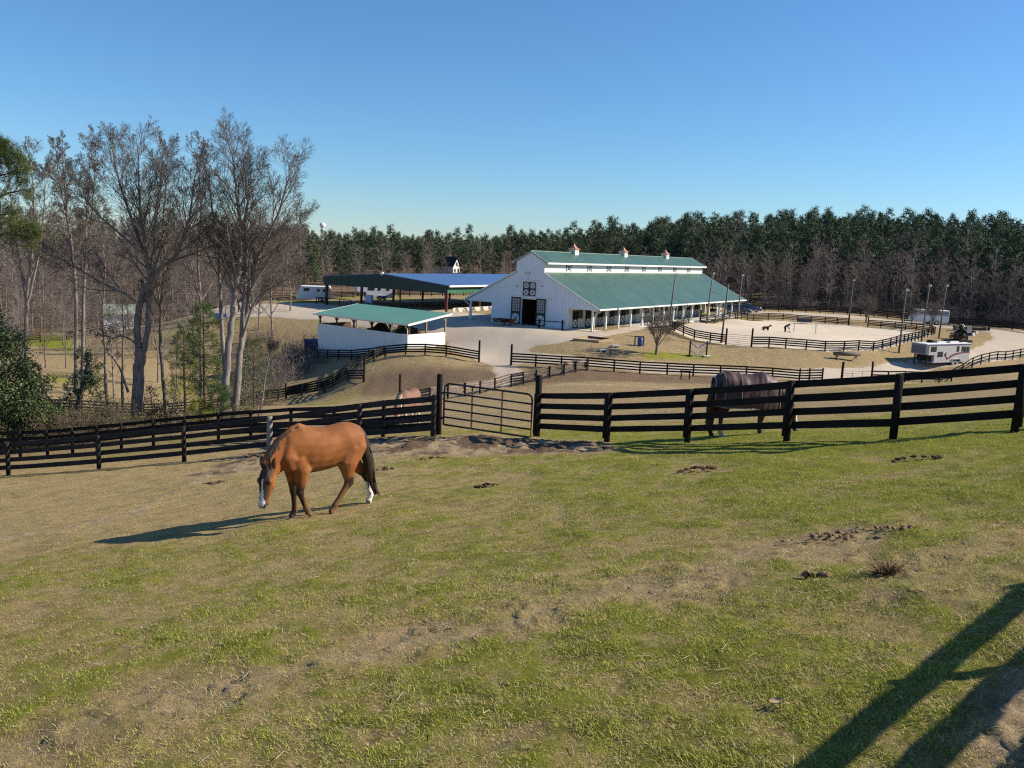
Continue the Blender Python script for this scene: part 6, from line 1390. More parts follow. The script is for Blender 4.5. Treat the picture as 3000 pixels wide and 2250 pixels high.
def leafy(name, label, cat, base, blobs, n, size, c0, c1, seed, stems=(), asp=1.0, mat=None, tip=None):
    """blobs: (dx, dy, z, rx, ry, rz) relative to base; leaves gather near blob surfaces in small sprays"""
    r = np.random.default_rng(seed); C = []; N = []; U = []
    tot = sum(b[3] * b[5] for b in blobs)
    for b in blobs:
        k = int(n * b[3] * b[5] / tot); sp = max(4, k // 14); d = r.normal(size=(sp, 3)); d /= np.linalg.norm(d, axis=1, keepdims=True)
        sc = d * (r.random((sp, 1)) ** .28) * np.array(b[3:6]) * r.uniform(.75, 1.12, (sp, 1)) + np.array(b[:3])
        m = k // sp; c = np.repeat(sc, m, 0) + r.normal(size=(sp * m, 3)) * .15 * max(.55, min(b[3:6])); C.append(c); N.append(np.repeat(d, m, 0) * .5 + np.array([0, 0, .5]) + r.normal(size=(sp * m, 3)) * .8); U.append(np.repeat(r.random(sp), m))
    C = np.concatenate(C); N = np.concatenate(N); U = np.concatenate(U)[:, None]; k = len(C); C[:, 2] = np.maximum(C[:, 2], -.1)
    v, f = leafquads(C, N, size * r.uniform(.6, 1.35, k), asp, r)
    u = np.clip(U * .7 + r.random((k, 1)) * .4, 0, 1); c = np.asarray(c0) * (1 - u) + np.asarray(c1) * u
    if tip is not None: t = (r.random((k, 1)) < .07); c = np.where(t, np.asarray(tip), c)
    o = thing(name, tuple(base), 0, label, cat); me = np_mesh('foliage', v, f); add_attr(me, 'col', np.repeat(np.concatenate([c, np.ones((k, 1))], 1), 4, 0), 'FLOAT_COLOR'); link_mesh('foliage', me, mat or LEAF_HOLLY, o)
    if stems:
        W = Wood(seed)
        for path, r0 in stems: W.path(W.smooth(path, 4, .02), r0, r0 * .45); W.kids(W.smooth(path, 4), 1.6, r0, r0 * .5, 0, [(4, 9, 25, 60, .5, .3, .1, .03), (3, 4, 25, 60, .5, .2, .12, .02), (2, 0, 0, 0, 0, 0, .1, 0)])
        v, f = W.mesh('stem', .007); link_mesh('stem', np_mesh('stem', v, f), BARK, o)
    return o
g = onground(20, 42); leafy('evergreen_tree', 'dense glossy dark evergreen tree at the left edge behind the fence', 'tree', g, [(-1.2, 0, 6.2, 1.4, 1.3, 1.6), (-.4, .2, 4.6, 1.7, 1.5, 1.5), (.5, -.2, 3.0, 1.7, 1.5, 1.4), (-1.0, -.3, 2.6, 1.8, 1.4, 1.6), (1.3, 0, 1.9, 1.3, 1.2, 1.0), (2.2, -.1, 1.9, 1.0, .9, .7), (.2, -.6, 1.2, 1.6, 1.1, 1.0), (-1.6, 0, 7.4, .8, .8, .9), (1.7, .2, 3.4, .8, .8, .6), (.2, .1, 5.6, 1.0, .9, .9), (1.2, 0, 4.2, .7, .7, .6)], 32000, .12, (.018, .035, .012), (.085, .125, .035), 81, [([(-.5, .2, -.3), (-.4, .1, 2.5), (-.8, 0, 5), (-1.2, 0, 7)], .12), ([(.3, 0, -.3), (.8, 0, 1.5), (1.6, 0, 3)], .06)], tip=(.20, .22, .09))
g = onground(240, 45); leafy('ivy_clad_stump', 'leaning dead trunk smothered in green ivy left of the double-stemmed tree', 'ivy tree', g, [(-.6, 0, 1.9, .6, .6, .6), (-.2, 0, 2.7, .7, .6, .7), (.25, 0, 3.4, .8, .7, .6), (.75, 0, 4.0, .55, .5, .5), (.7, 0, 3.0, .6, .5, .6), (.1, 0, 4.5, .5, .5, .45), (.9, 0, 2.3, .35, .4, .5), (-1.2, 0, 1.5, .5, .4, .4)], 5200, .095, (.02, .035, .014), (.10, .145, .045), 83, [([(-.4, 0, -.4), (-.3, 0, 1.3), (.2, 0, 3.0), (.5, 0, 4.6)], .15), ([(-.4, 0, 1.0), (-1.6, 0, 1.9), (-2.4, 0, 3.2)], .06)], tip=(.26, .30, .16))
g = onground(318, 43.5); leafy('ivy_bush', 'small bright ivy bush at the foot of the double-stemmed tree', 'bush', g, [(0, 0, 1.0, .55, .5, .5), (-.1, 0, .5, .5, .5, .45), (.25, 0, 1.5, .3, .3, .35)], 1200, .09, (.03, .055, .02), (.13, .19, .06), 85, [([(0, 0, -.2), (0, 0, 1.2)], .04)], tip=(.28, .32, .18))
g = onground(470, 44.5); leafy('ivy_bush', 'dark brown-green ivy thicket right of the double-stemmed tree base', 'bush', g, [(-.5, 0, 1.4, .5, .5, 1.0), (.1, 0, .9, .8, .5, .8), (.7, .1, 1.2, .6, .5, .9), (-.7, 0, .6, .5, .5, .5)], 2600, .085, (.035, .032, .016), (.11, .11, .045), 87, [([(-.3, 0, -.2), (-.4, 0, 1.2), (-.5, 0, 2.2)], .04), ([(.5, 0, -.2), (.7, 0, 1.2), (.9, 0, 2.4)], .04)], tip=(.2, .2, .1))
g = onground(600, 45.8); leafy('ivy_bush', 'ivy growing through the young pine', 'bush', g, [(.0, -.6, 4.0, .6, .4, .5), (-.9, -.5, 3.6, .6, .4, .5), (.5, -.6, 3.3, .5, .4, .6), (-.3, -.6, 2.2, .6, .4, .6), (.7, -.3, 2.0, .5, .4, .7)], 1900, .085, (.025, .045, .018), (.11, .155, .055), 89, [([(0, -.4, -.2), (0, -.5, 2), (0, -.5, 4)], .04)], tip=(.30, .34, .2))
g = onground(715, 45.5); leafy('ivy_bush', 'ivy and dry leaves climbing beside the right stem of the twin-trunk tree', 'bush', g, [(0, 0, 1.6, .4, .4, 1.2), (.15, 0, .7, .5, .5, .6), (.1, 0, 3.0, .3, .3, .8)], 1500, .085, (.04, .04, .02), (.14, .16, .065), 91, [([(.1, 0, -.2), (.1, 0, 2), (.1, 0, 3.4)], .04)], tip=(.26, .24, .14))
g = onground(762, 44.5); leafy('vine_bush', 'thin vine with sparse small leaves on the leaning sapling', 'bush', g, [(.3, 0, 2.6, .5, .3, .4), (-.5, 0, 2.0, .6, .3, .5), (.1, 0, 1.4, .3, .3, .4)], 420, .085, (.08, .08, .03), (.17, .19, .08), 93, [([(0, 0, -.2), (.2, 0, 1.4), (.4, 0, 2.7)], .02)])
g = onground(125, 44.5); leafy('evergreen_bush', 'dark evergreen thicket between the glossy tree and the ivy clad trunk', 'bush', g, [(-.5, 0, 1.2, .9, .8, 1.0), (.3, .2, .9, .8, .7, .8), (-.9, 0, 2.3, .7, .6, .7), (.9, 0, .7, .7, .6, .6), (-.2, 0, 2.0, .5, .5, .5)], 8500, .10, (.02, .035, .013), (.09, .125, .04), 94, [([(-.3, 0, -.2), (-.5, 0, 1.4), (-.7, 0, 2.6)], .05)], tip=(.2, .2, .1))
g = onground(30, 47); leafy('evergreen_bush', 'dark evergreen undergrowth behind the glossy tree at the left edge', 'bush', g, [(-1.0, 0, 1.5, 1.3, .8, 1.4), (1.0, 0, 1.2, 1.2, .8, 1.1), (2.4, 0, .9, .9, .7, .8)], 9000, .11, (.018, .03, .012), (.075, .105, .035), 96)
# undergrowth: uncountable brambles and dry scrub behind the lane fence
W = Wood(95); R = W.r; leafC = []
for i in range(560):
    px = R.uniform(-60, 740) if i < 260 else R.uniform(-60, 400); d = R.uniform(40.5, 46) + (0 if px < 400 else R.uniform(0, 2)); g = onground(px, d); a = R.uniform(0, 6.28); hh = R.uniform(.6, 1.5) * (1.5 if px < 380 else .75)
    W.grow(Vector(g), Vector((math.cos(a) * .6, math.sin(a) * .6, 1)).normalized(), hh, .011, 0, [(4, 4, 25, 70, .55, .2, .22, -.02), (3, 3, 25, 70, .6, .2, .2, -.03), (2, 0, 0, 0, 0, 0, .2, -.03)])
v, f = W.mesh('undergrowth', .006); rr_ = np.random.default_rng(4); T = np.array([tuple(t[0]) for t in W.tips]); T = np.repeat(T, 3, 0) + rr_.normal(size=(len(T) * 3, 3)) * .12
lv, lf = leafquads(T, rr_.normal(size=T.shape), .075 * rr_.uniform(.6, 1.4, len(T)), 1, rr_)
isg_ = (rr_.random((len(T), 1)) < .5); lc = np.where(isg_, np.array([.09, .11, .035]) * rr_.uniform(.5, 1.6, (len(T), 1)), np.array([.20, .13, .07]) * rr_.uniform(.5, 1.3, (len(T), 1)))
me = np_mesh('undergrowth', np.concatenate([v, lv]), np.concatenate([f, lf + len(v)])); add_attr(me, 'col', np.concatenate([np.tile([.17, .13, .10, 1], (len(v), 1)), np.repeat(np.concatenate([lc, np.ones((len(T), 1))], 1), 4, 0)]), 'FLOAT_COLOR')
tag(link_mesh('undergrowth', me, M_attr('scrub', .85, .1, var=.25, vscale=3)), 'dry brambles and scrub under the left trees behind the lane fence', 'undergrowth', None, 'stuff')

# --- ornamental vase-shaped bare trees --------------------------------
def vase(seed, h, w, minr=.012):
    W = Wood(seed); R = W.r; W.path(W.smooth([(0, 0, -.3), (.03, 0, h * .13), (0, .02, h * .24)], 3), .16, .12)
    spec = [(5, 8, 25, 55, .48, .25, .07, .06), (4, 6, 25, 55, .52, .2, .10, .05), (3, 5, 25, 55, .55, .15, .12, .04), (2, 0, 0, 0, 0, 0, .12, .03)]
    for i in range(11):
        a = i * 2.39 + R.uniform(-.3, .3); an = R.uniform(.25, 1.0); W.grow(Vector((0, 0, h * R.uniform(.15, .24))), Vector((math.cos(a) * an * w / h * 1.5, math.sin(a) * an * w / h * 1.5, 1)).normalized(), h * .62 * R.uniform(.85, 1.1), .06, 0, spec)
    S = W.seg; W.seg = [s for s in S if s[2] >= .035]; t = np_mesh('trunk', *W.mesh('t', minr), True); t.materials.append(BARK); W.seg = [s for s in S if s[2] < .035]; c = np_mesh('twigs', *W.mesh('c', minr)); c.materials.append(TWIG); return t, c
vt, vc = vase(501, 5.6, 5.2)
for px, py, s, lab in ((1922, 1038, 1.0, 'rounded bare tree on the grass in front of the barn, right of the blue barrel'), (2536, 947, .98, 'rounded bare tree at the back of the arena left of the stock trailer'), (2671, 953, .86, 'small bare tree in front of the left end of the white stock trailer'), (2730, 962, .98, 'bare tree in front of the middle of the white stock trailer')):
    g = G(px, py, 70); o = thing('ornamental_tree', tuple(g), px * .01, lab, 'tree'); o.scale = (s, s, s); link_mesh('trunk', vt, None, o); link_mesh('twigs', vc, None, o)
# dark clipped conifer and brown shrub in the planter
g = G(2818, 997, 90) + np.array([0, .5, 0]); leafy('clipped_conifer', 'dark green cone shaped bush in the small planted bed', 'bush', g, [(0, 0, .6, .85, .85, .65), (0, 0, 1.3, .65, .65, .6), (0, 0, 2.0, .38, .38, .5)], 2600, .2, (.015, .035, .014), (.045, .08, .03), 97)
g = G(2800, 998, 90) + np.array([0, .5, 0]); leafy('brown_shrub', 'low reddish brown shrub left of the cone shaped bush', 'bush', g, [(0, 0, .55, .75, .7, .6), (.5, .2, .6, .5, .5, .5)], 1500, .16, (.045, .025, .018), (.13, .07, .045), 99, mat=LEAF_PINE)
# ------------------------------------------------------------------ animals and people
COAT = M_attr('animal_coat', .62, .22, bump=.25, bscale=90, var=.14, vscale=9)
def loft(mb, pts, ws, hs, side=(0, 1, 0), n=14, sides=None):
    pts = [Vector(p) for p in pts]; rings = []
    for i, p in enumerate(pts):
        d = (pts[min(i + 1, len(pts) - 1)] - pts[max(i - 1, 0)]).normalized(); s = Vector(sides[i] if sides else side); s = (s - d * s.dot(d)).normalized(); o = d.cross(s)
        rings.append([p + s * (ws[i] * math.cos(2 * math.pi * j / n)) + o * (hs[i] * math.sin(2 * math.pi * j / n)) for j in range(n)])
    mb.rings(rings)
def fuse(mb, voxel, smooth=6, name='body'):
    """one continuous skin over the overlapping volumes"""
    me = bpy.data.meshes.new('tmp'); me.from_pydata(mb.v, [], mb.f)
    bm = bmesh.new(); bm.from_mesh(me); bmesh.ops.recalc_face_normals(bm, faces=bm.faces); bm.to_mesh(me); bm.free()
    o = bpy.data.objects.new('tmp', me); COL.objects.link(o)
    m = o.modifiers.new('r', 'REMESH'); m.mode = 'VOXEL'; m.voxel_size = voxel
    m = o.modifiers.new('s', 'SMOOTH'); m.factor = .5; m.iterations = smooth
    dg = bpy.context.evaluated_depsgraph_get(); r = bpy.data.meshes.new_from_object(o.evaluated_get(dg)); r.name = name
    bpy.data.objects.remove(o); bpy.data.meshes.remove(me)
    r.polygons.foreach_set('use_smooth', np.ones(len(r.polygons), bool)); return r
def mesh_co(me):
    a = np.zeros(len(me.vertices) * 3, np.float32); me.vertices.foreach_get('co', a); return a.reshape(-1, 3)
def seg_t(P, a, b):
    a = np.array(a); b = np.array(b); e = b - a; t = np.clip((P - a) @ e / (e @ e), 0, 1); return t, np.linalg.norm(P - (a + t[:, None] * e), axis=1)
TRUNK = [(-.575, 1.15, .09, .11), (-.54, 1.17, .19, .22), (-.46, 1.175, .255, .285), (-.33, 1.14, .285, .335), (-.18, 1.11, .285, .335), (0, 1.075, .298, .342), (.18, 1.07, .296, .355), (.33, 1.08, .28, .375), (.47, 1.095, .25, .385), (.60, 1.09, .215, .32), (.72, 1.03, .17, .235), (.80, 1.0, .10, .14)]
def horse(name, label, loc, rz, legs, neck, head, coat, parts_col, scale=1.0, mane_col=None, tail=None, tail_col=(.02, .014, .012), rug=None, mane=True):
    """legs: dict of joint lists; neck: 4 points; head: (poll, muzzle, facing yaw)"""
    o = thing(name, tuple(loc), rz, label, 'horse'); o.scale = (scale,) * 3
    mb = MB()
    loft(mb, [(x, 0, z) for x, z, w, h in TRUNK], [t[2] for t in TRUNK], [t[3] for t in TRUNK], n=18)
    loft(mb, [(.16, 0, 1.36), (.34, 0, 1.42), (.46, 0, 1.475), (.58, 0, 1.42), (.70, 0, 1.30)], [.08, .06, .05, .06, .07], [.05, .05, .05, .06, .08])
    for s in (-1, 1):
        loft(mb, [(-.46, s * .12, 1.30), (-.46, s * .15, 1.08), (-.40, s * .16, .90)], [.10, .125, .10], [.14, .18, .13], side=(0, 1, 0))
        loft(mb, [(.60, s * .10, 1.25), (.66, s * .14, 1.02), (.60, s * .15, .84)], [.08, .10, .08], [.12, .15, .12], side=(0, 1, 0))
    nk = [Vector(p) for p in neck]
    loft(mb, nk, [.17, .135, .10, .085], [.33, .265, .20, .145], n=16)
    poll, muz, yaw = Vector(head[0]), Vector(head[1]), head[2]
    n_ = Vector((math.cos(yaw), math.sin(yaw), .25)); a_ = Vector((-math.sin(yaw), math.cos(yaw), 0)); hd = (muz - poll)
    nf = (n_ - hd.normalized() * n_.dot(hd.normalized())).normalized()
    hp = [(0, .080, .105, -.02), (.13, .108, .140, -.03), (.30, .122, .160, -.045), (.46, .106, .146, -.045), (.62, .080, .106, -.015), (.77, .068, .082, 0), (.90, .076, .078, 0), (.97, .068, .066, -.005), (1.0, .042, .042, -.01)]
    loft(mb, [poll + hd * t + nf * off for t, w, h, off in hp], [h[1] for h in hp], [h[2] for h in hp], sides=[a_] * len(hp), n=16)
    for s in (-1, 1):   # cheek, eye ridge, nostril
        c = poll + hd * .40 + a_ * s * .058 - nf * .06; mb.ball(c, .072, 10, 8)
        c = poll + hd * .30 + a_ * s * .080 + nf * .055; mb.ball(c, .044, 8, 6)
    for k, J in legs.items():
        fr = k[0] == 'f'
        J = [Vector(j) for j in J]
        up, el, kn, fe, ho = J
        mid = kn.lerp(fe, .25); mid2 = kn.lerp(fe, .8); pa = fe.lerp(ho, .55)
        if fr:
            loft(mb, [up, el, el.lerp(kn, .5), kn.lerp(el, .08), kn, mid, mid2, fe, pa, ho + (pa - ho) * .2], [.11, .105, .078, .060, .064, .046, .042, .052, .044, .054], [.16, .135, .092, .066, .070, .050, .046, .056, .050, .060], n=12)
        else:
            loft(mb, [up, el, el.lerp(kn, .5), kn.lerp(el, .12), kn, mid, mid2, fe, pa, ho + (pa - ho) * .2], [.15, .14, .088, .060, .060, .046, .043, .053, .045, .054], [.24, .19, .115, .085, .088, .056, .048, .058, .051, .060], n=12)
        hd_ = (ho - pa).normalized(); loft(mb, [pa.lerp(ho, .45), ho, ho + Vector((.02, 0, 0)) + hd_ * .012], [.045, .058, .060], [.048, .066, .068], n=12)
    me = fuse(mb, .017, 5); P = mesh_co(me); k = len(P)
    col = np.tile(np.array([*coat, 1.0]), (k, 1)); nz = np.array([mnoise.noise(Vector(p) * 9) for p in P]); nz2 = np.array([mnoise.noise(Vector(p) * 3.2 + Vector((5, 0, 2))) for p in P]); col[:, :3] *= (1 + .14 * nz + .30 * nz2)[:, None]  # broad noise paints muscle shading into the coat, fine noise varies it
    col = parts_col(P, col, dict(poll=np.array(poll), muz=np.array(muz), nf=np.array(nf), a=np.array(a_), legs=legs))
    add_attr(me, 'col', np.clip(col, 0, 1), 'FLOAT_COLOR'); link_mesh('body', me, COAT, o)
    HAIR = M('hair_' + name + str(len(bpy.data.materials)), mane_col or (.022, .016, .014), None, 20, .55, 0, .6, 60, (6, 6, .6), .3)
    for s in (-1, 1):
        b = MB(); e0 = poll + a_ * s * .062 - hd * .02 - nf * .03; up = (-hd.normalized() * .85 + a_ * s * .25 + nf * .1).normalized()
        rr = []
        for t, w in ((0, .042), (.3, .058), (.65, .044), (1, .006)):
            c = e0 + up * (.19 * t) + nf * (.012 * math.sin(t * 3)); rr.append([c + a_ * (w * math.cos(u)) + nf * (w * .5 * math.sin(u)) for u in [j * math.pi / 4 for j in range(8)]])
        b.rings(rr); ear = b.build('ear', M('ear_' + str(len(bpy.data.materials)), tuple(np.array(coat) * .7)), o, True, fix=True)
        b = MB(); b.ball(poll + hd * .30 + a_ * s * .094 + nf * .062, .020, 8, 6); b.build('eye', M('eye_dark', (.008, .006, .005), None, 3, .1) if 'eye_dark' not in bpy.data.materials else bpy.data.materials['eye_dark'], o, True)
        b = MB(); b.ball(poll + hd * .93 + a_ * s * .04 + nf * .045, (.016, .016, .022), 8, 6); b.build('nostril', bpy.data.materials['eye_dark'], o, True)
    if mane:
        b = MB(); R = random.Random(3); crest = [Vector((.50, 0, 1.475)), nk[1] + Vector((0.06, 0, .25)), nk[2] + Vector((.085, 0, .175)), poll + Vector((.0, 0, .06))]
        pts = []
        for i in range(40):
            u = i / 39 * 2.999; j = int(u); f = u - j; p0, p1 = crest[j], crest[j + 1]; pts.append(p0.lerp(p1, f))
        for i in range(39):
            for q_ in range(7):
                p = pts[i].lerp(pts[i + 1], R.random()); sd = -1 if R.random() < .62 else 1; L = R.uniform(.12, .26) * (1 if sd < 0 else .6); d = Vector((R.uniform(-.25, .25), sd * R.uniform(.25, .6), -1)).normalized(); w = .018
                m = p + Vector((0, sd * .045, .012)); e = m + d * L; t = (pts[i + 1] - pts[i]).normalized() * w
                b.add([p - t, p + t, m + t, m - t, e + t * .4, e - t * .4], [(0, 1, 2, 3), (3, 2, 4, 5)])
        for q_ in range(16):
            p = poll + a_ * R.uniform(-.04, .04) + nf * .03 - hd * .02; m = p + nf * .06 + hd * .06; e = m + hd * R.uniform(.12, .26) + nf * .02 + a_ * R.uniform(-.04, .04); t = a_ * .014
            b.add([p - t, p + t, m + t, m - t, e + t * .3, e - t * .3], [(0, 1, 2, 3), (3, 2, 4, 5)])
        b.build('mane', HAIR, o)
    if tail:
        b = MB(); R = random.Random(5); T = [Vector(p) for p in tail]
        w = Wood(3); sp = w.smooth(T, 5)
        loft(b, sp, [.035 + .04 * math.sin(math.pi * min(1, i / len(sp) + .1)) for i in range(len(sp))], [.045 + .055 * math.sin(math.pi * min(1, i / len(sp) + .08)) for i in range(len(sp))], n=10)
        for q_ in range(90):
            i0 = R.randrange(2, len(sp) - 4); off = Vector((R.uniform(-.07, .07), R.uniform(-.06, .06), 0)); t = Vector((R.uniform(-1, 1), R.uniform(-1, 1), 0)).normalized() * .012; L = R.randrange(4, 10)
            pp = [sp[min(i0 + j, len(sp) - 1)] + off * (.6 + .1 * j) + Vector((0, 0, -.03 * max(0, i0 + j - len(sp) + 1))) for j in range(0, L, 2)]
            for j in range(len(pp) - 1): b.add([pp[j] - t, pp[j] + t, pp[j + 1] + t * .8, pp[j + 1] - t * .8], [(0, 1, 2, 3)])
        b.build('tail', M('tail_hair' + str(len(bpy.data.materials)), tail_col, None, 14, .55, 0, .6, 50, (6, 6, .5), .3), o, True)
    if rug:
        mat, x0, x1, hem, seed = rug; b = MB(); rings = []; nx, na_ = 46, 40
        xs = [t[0] for t in TRUNK]
        for i in range(nx + 1):
            x = x0 + (x1 - x0) * i / nx; xx = min(max(x, -.74), .76)
            zc = np.interp(xx, xs, [t[1] for t in TRUNK]); w = np.interp(xx, xs, [t[2] for t in TRUNK]) * (1 if x < .78 else .8); h = np.interp(xx, xs, [t[3] for t in TRUNK])
            top = np.interp(x, [-.7, -.6, -.38, 0, .2, .46, .7, .86], [1.36, 1.43, 1.50, 1.43, 1.44, 1.52, 1.40, 1.28]); hm = hem + np.interp(x, [-.8, -.5, .2, .5, .86], [.02, 0, .0, -.06, -.10]); ring = []; ex = float(np.interp(x, [-.7, -.52, -.3, .3, .6, .86], [.09, .07, .05, .04, .06, .09]))
            for j in range(na_ + 1):
                v = -1 + 2 * j / na_; s = 1 if v >= 0 else -1; av = abs(v)
                if av < .5: u = av / .5 * math.pi / 2; y = (w + ex) * math.sin(u); z = (zc + .04) + (top + .02 - zc - .04) * math.cos(u)
                else: f = (av - .5) / .5; y = (w + ex) + .015 * math.sin(f * 3); z = (zc + .04) + (hm - zc - .04) * f
                fold = mnoise.noise(Vector((x * 4.5 + v * 2.5 * (x - .1), v * 1.5, seed))) * .028 + mnoise.noise(Vector((x * 13 + abs(v) * 9 * (x - .05), v * 2, seed))) * .016
                ring.append((x, s * (y + fold * (.35 + av)), z + fold * .8 * (1 - av)))
            rings.append(ring)
        vs = [p for r in rings for p in r]; n = na_ + 1
        b.add(vs, [(i * n + j, i * n + j + 1, (i + 1) * n + j + 1, (i + 1) * n + j) for i in range(nx) for j in range(na_)])
        ro = b.build('rug', mat, o, True)
        edge = MB()
        for ii in (0, nx): edge.tube([rings[ii][j] for j in range(0, n)], .014, 5)
        for jj in (0, na_): edge.tube([rings[i][jj] for i in range(nx + 1)], .014, 5)
        edge.build('binding', M('rug_binding' + str(seed), (.33, .30, .32), None, 10, .7), ro)
        if seed == 2:
            sm = MB(); j0, j1 = int(n * .28), int(n * .72); i0 = int(nx * .40)
            for i0 in (int(nx * .14), int(nx * .38)): sm.tube([tuple(np.array(rings[i0][j]) * np.array([1, 1.012, 1.002])) for j in range(3, n - 3)], .011, 5)
            for sgn in (-1, 1):
                sm.bar((-.05, sgn * .345, .98), (.0, sgn * .345, .86), .05, .012, (0, 1, 0)); sm.bar((.22, sgn * .345, .98), (.17, sgn * .345, .86), .05, .012, (0, 1, 0))
            sm.build('seam_tape', M('tan_tape', (.36, .29, .24), None, 8, .8), ro)
    return o
def ground_legs(loc, rz, legs, scale=1.0):
    """lower joints follow the slope under each hoof"""
    c, s = math.cos(rz), math.sin(rz); out = {}
    for k, J in legs.items():
        J = [list(j) for j in J]; hx, hy, hz = J[4]
        wx, wy = loc[0] + (c * hx - s * hy) * scale, loc[1] + (s * hx + c * hy) * scale; dz = (H(wx, wy) - loc[2]) / scale
        for i, wgt in ((4, 1), (3, 1), (2, .55), (1, .1)): J[i][2] += dz * wgt
        out[k] = J
    return out
# --- the bay horse walking in the near pasture ---------------------------
hf, hr_ = G(872, 1516, 5), G(1026, 1494, 5)
hv = (hf - hr_)[:2]; hrz = math.atan2(hv[1], hv[0]); hc = (hf + hr_) / 2
hrz = math.atan2(-math.sin(RAD(39)), -math.cos(RAD(39)))
hl = np.array([(hf[0] + hr_[0]) / 2 + .02, (hf[1] + hr_[1]) / 2, 0.0]); hl[2] = H(hl[0], hl[1])
legs = dict(fl=[(.54, .15, 1.02), (.46, .16, .80), (.51, .15, .455), (.40, .15, .185), (.35, .15, .07)],
            fr=[(.56, -.15, 1.02), (.51, -.15, .80), (.47, -.15, .43), (.45, -.15, .13), (.505, -.15, .03)],
            hl=[(-.38, .14, 1.08), (-.28, .17, .84), (-.34, .15, .50), (-.10, .15, .14), (-.03, .15, .03)],
            hr=[(-.45, -.14, 1.08), (-.46, -.17, .84), (-.80, -.15, .52), (-.90, -.15, .14), (-.86, -.15, .03)])
legs = ground_legs(hl, hrz, legs, 1.09)
BLK = np.array([.022, .015, .012])
def bay_col(P, col, q_):
    x, y, z = P[:, 0], P[:, 1], P[:, 2]
    n = np.array([mnoise.noise(Vector(p) * 5) for p in P])
    for k, J in q_['legs'].items():
        el, kn, fe, ho = [np.array(v) for v in J[1:]]
        t1, d1 = seg_t(P, kn, fe); t2, d2 = seg_t(P, fe, ho); t0, d0 = seg_t(P, el, kn)
        low = (d1 < .10) | (d2 < .11)
        fr = k[0] == 'f'
        g = np.where(low, .92, 0); g = np.maximum(g, np.where((d0 < .10) & (z < el[2] - .05), sstep(.25 if fr else .62, 1.0, t0 + n * .18) * .85, 0))
        if k == 'hr':
            wht = ((d1 < .09) & (t1 > .30 + .1 * 0)) | (d2 < .10); g = np.where(wht, 0, g); col[wht, :3] = np.array([.70, .66, .62])
            hf_ = (d2 < .1) & (t2 > .75); col[hf_, :3] = np.array([.42, .36, .30])
        elif k == 'hl': g = g * .97
        col[:, :3] = col[:, :3] * (1 - g[:, None]) + BLK * g[:, None]
        if k != 'hr':
            hf_ = (d2 < .1) & (t2 > .70); col[hf_, :3] = np.array([.04, .034, .03])
    hd = q_['muz'] - q_['poll']; L = np.linalg.norm(hd); u = (P - q_['poll']) @ hd / L ** 2; lat = (P - q_['poll']) @ q_['a']; dep = (P - q_['poll']) @ q_['nf']; rad = np.linalg.norm(P - (q_['poll'] + np.clip(u, 0, 1)[:, None] * hd), axis=1)
    face = (rad < .2) & (u > -.15) & (u < 1.15)
    dk = sstep(-.04, .03, dep + n * .03) * sstep(.06, -.02, np.abs(lat) - .085 + (u - .3) * .04) * face * .93; dk = np.maximum(dk, face * sstep(.78, .9, u) * .9); dk = np.maximum(dk, face * sstep(.22, .05, u) * .6 * (dep > -.05))
    col[:, :3] = col[:, :3] * (1 - dk[:, None]) + BLK * 1.1 * dk[:, None]
    bl = face & (dep > .0) & (np.abs(lat + .008 - .01 * u) < np.where(u > .80, .048, .012 + .014 * sstep(.42, .75, u))) & (u > .24) & (u < .97)
    col[bl, :3] = np.array([.70, .66, .62]); sn = face & (u > .92) & (dep > -.02); col[sn, :3] = col[sn, :3] * .4 + np.array([.30, .22, .2]) * .6
    belly_lit = sstep(.95, .78, z + n * .06) * ((x > -.3) & (x < .45)) * (np.abs(y) < .34) * .45; col[:, :3] = col[:, :3] * (1 - belly_lit[:, None]) + np.array([.30, .15, .062]) * belly_lit[:, None]  # lit patch of the lower belly painted lighter into the coat
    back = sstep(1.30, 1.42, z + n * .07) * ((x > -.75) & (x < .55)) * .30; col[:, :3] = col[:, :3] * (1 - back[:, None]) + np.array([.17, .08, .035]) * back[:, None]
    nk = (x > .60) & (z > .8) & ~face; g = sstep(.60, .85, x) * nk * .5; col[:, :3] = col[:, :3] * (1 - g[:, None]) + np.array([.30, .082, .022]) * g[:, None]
    return col
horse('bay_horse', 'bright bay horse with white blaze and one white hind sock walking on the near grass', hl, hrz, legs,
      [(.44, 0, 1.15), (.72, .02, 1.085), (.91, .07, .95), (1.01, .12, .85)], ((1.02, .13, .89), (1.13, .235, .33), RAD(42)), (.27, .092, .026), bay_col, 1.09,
      tail=[(-.50, 0, 1.34), (-.60, 0, 1.25), (-.68, 0, 1.02), (-.77, 0, .75), (-.82, 0, .48), (-.92, 0, .20)], tail_col=(.045, .028, .02))
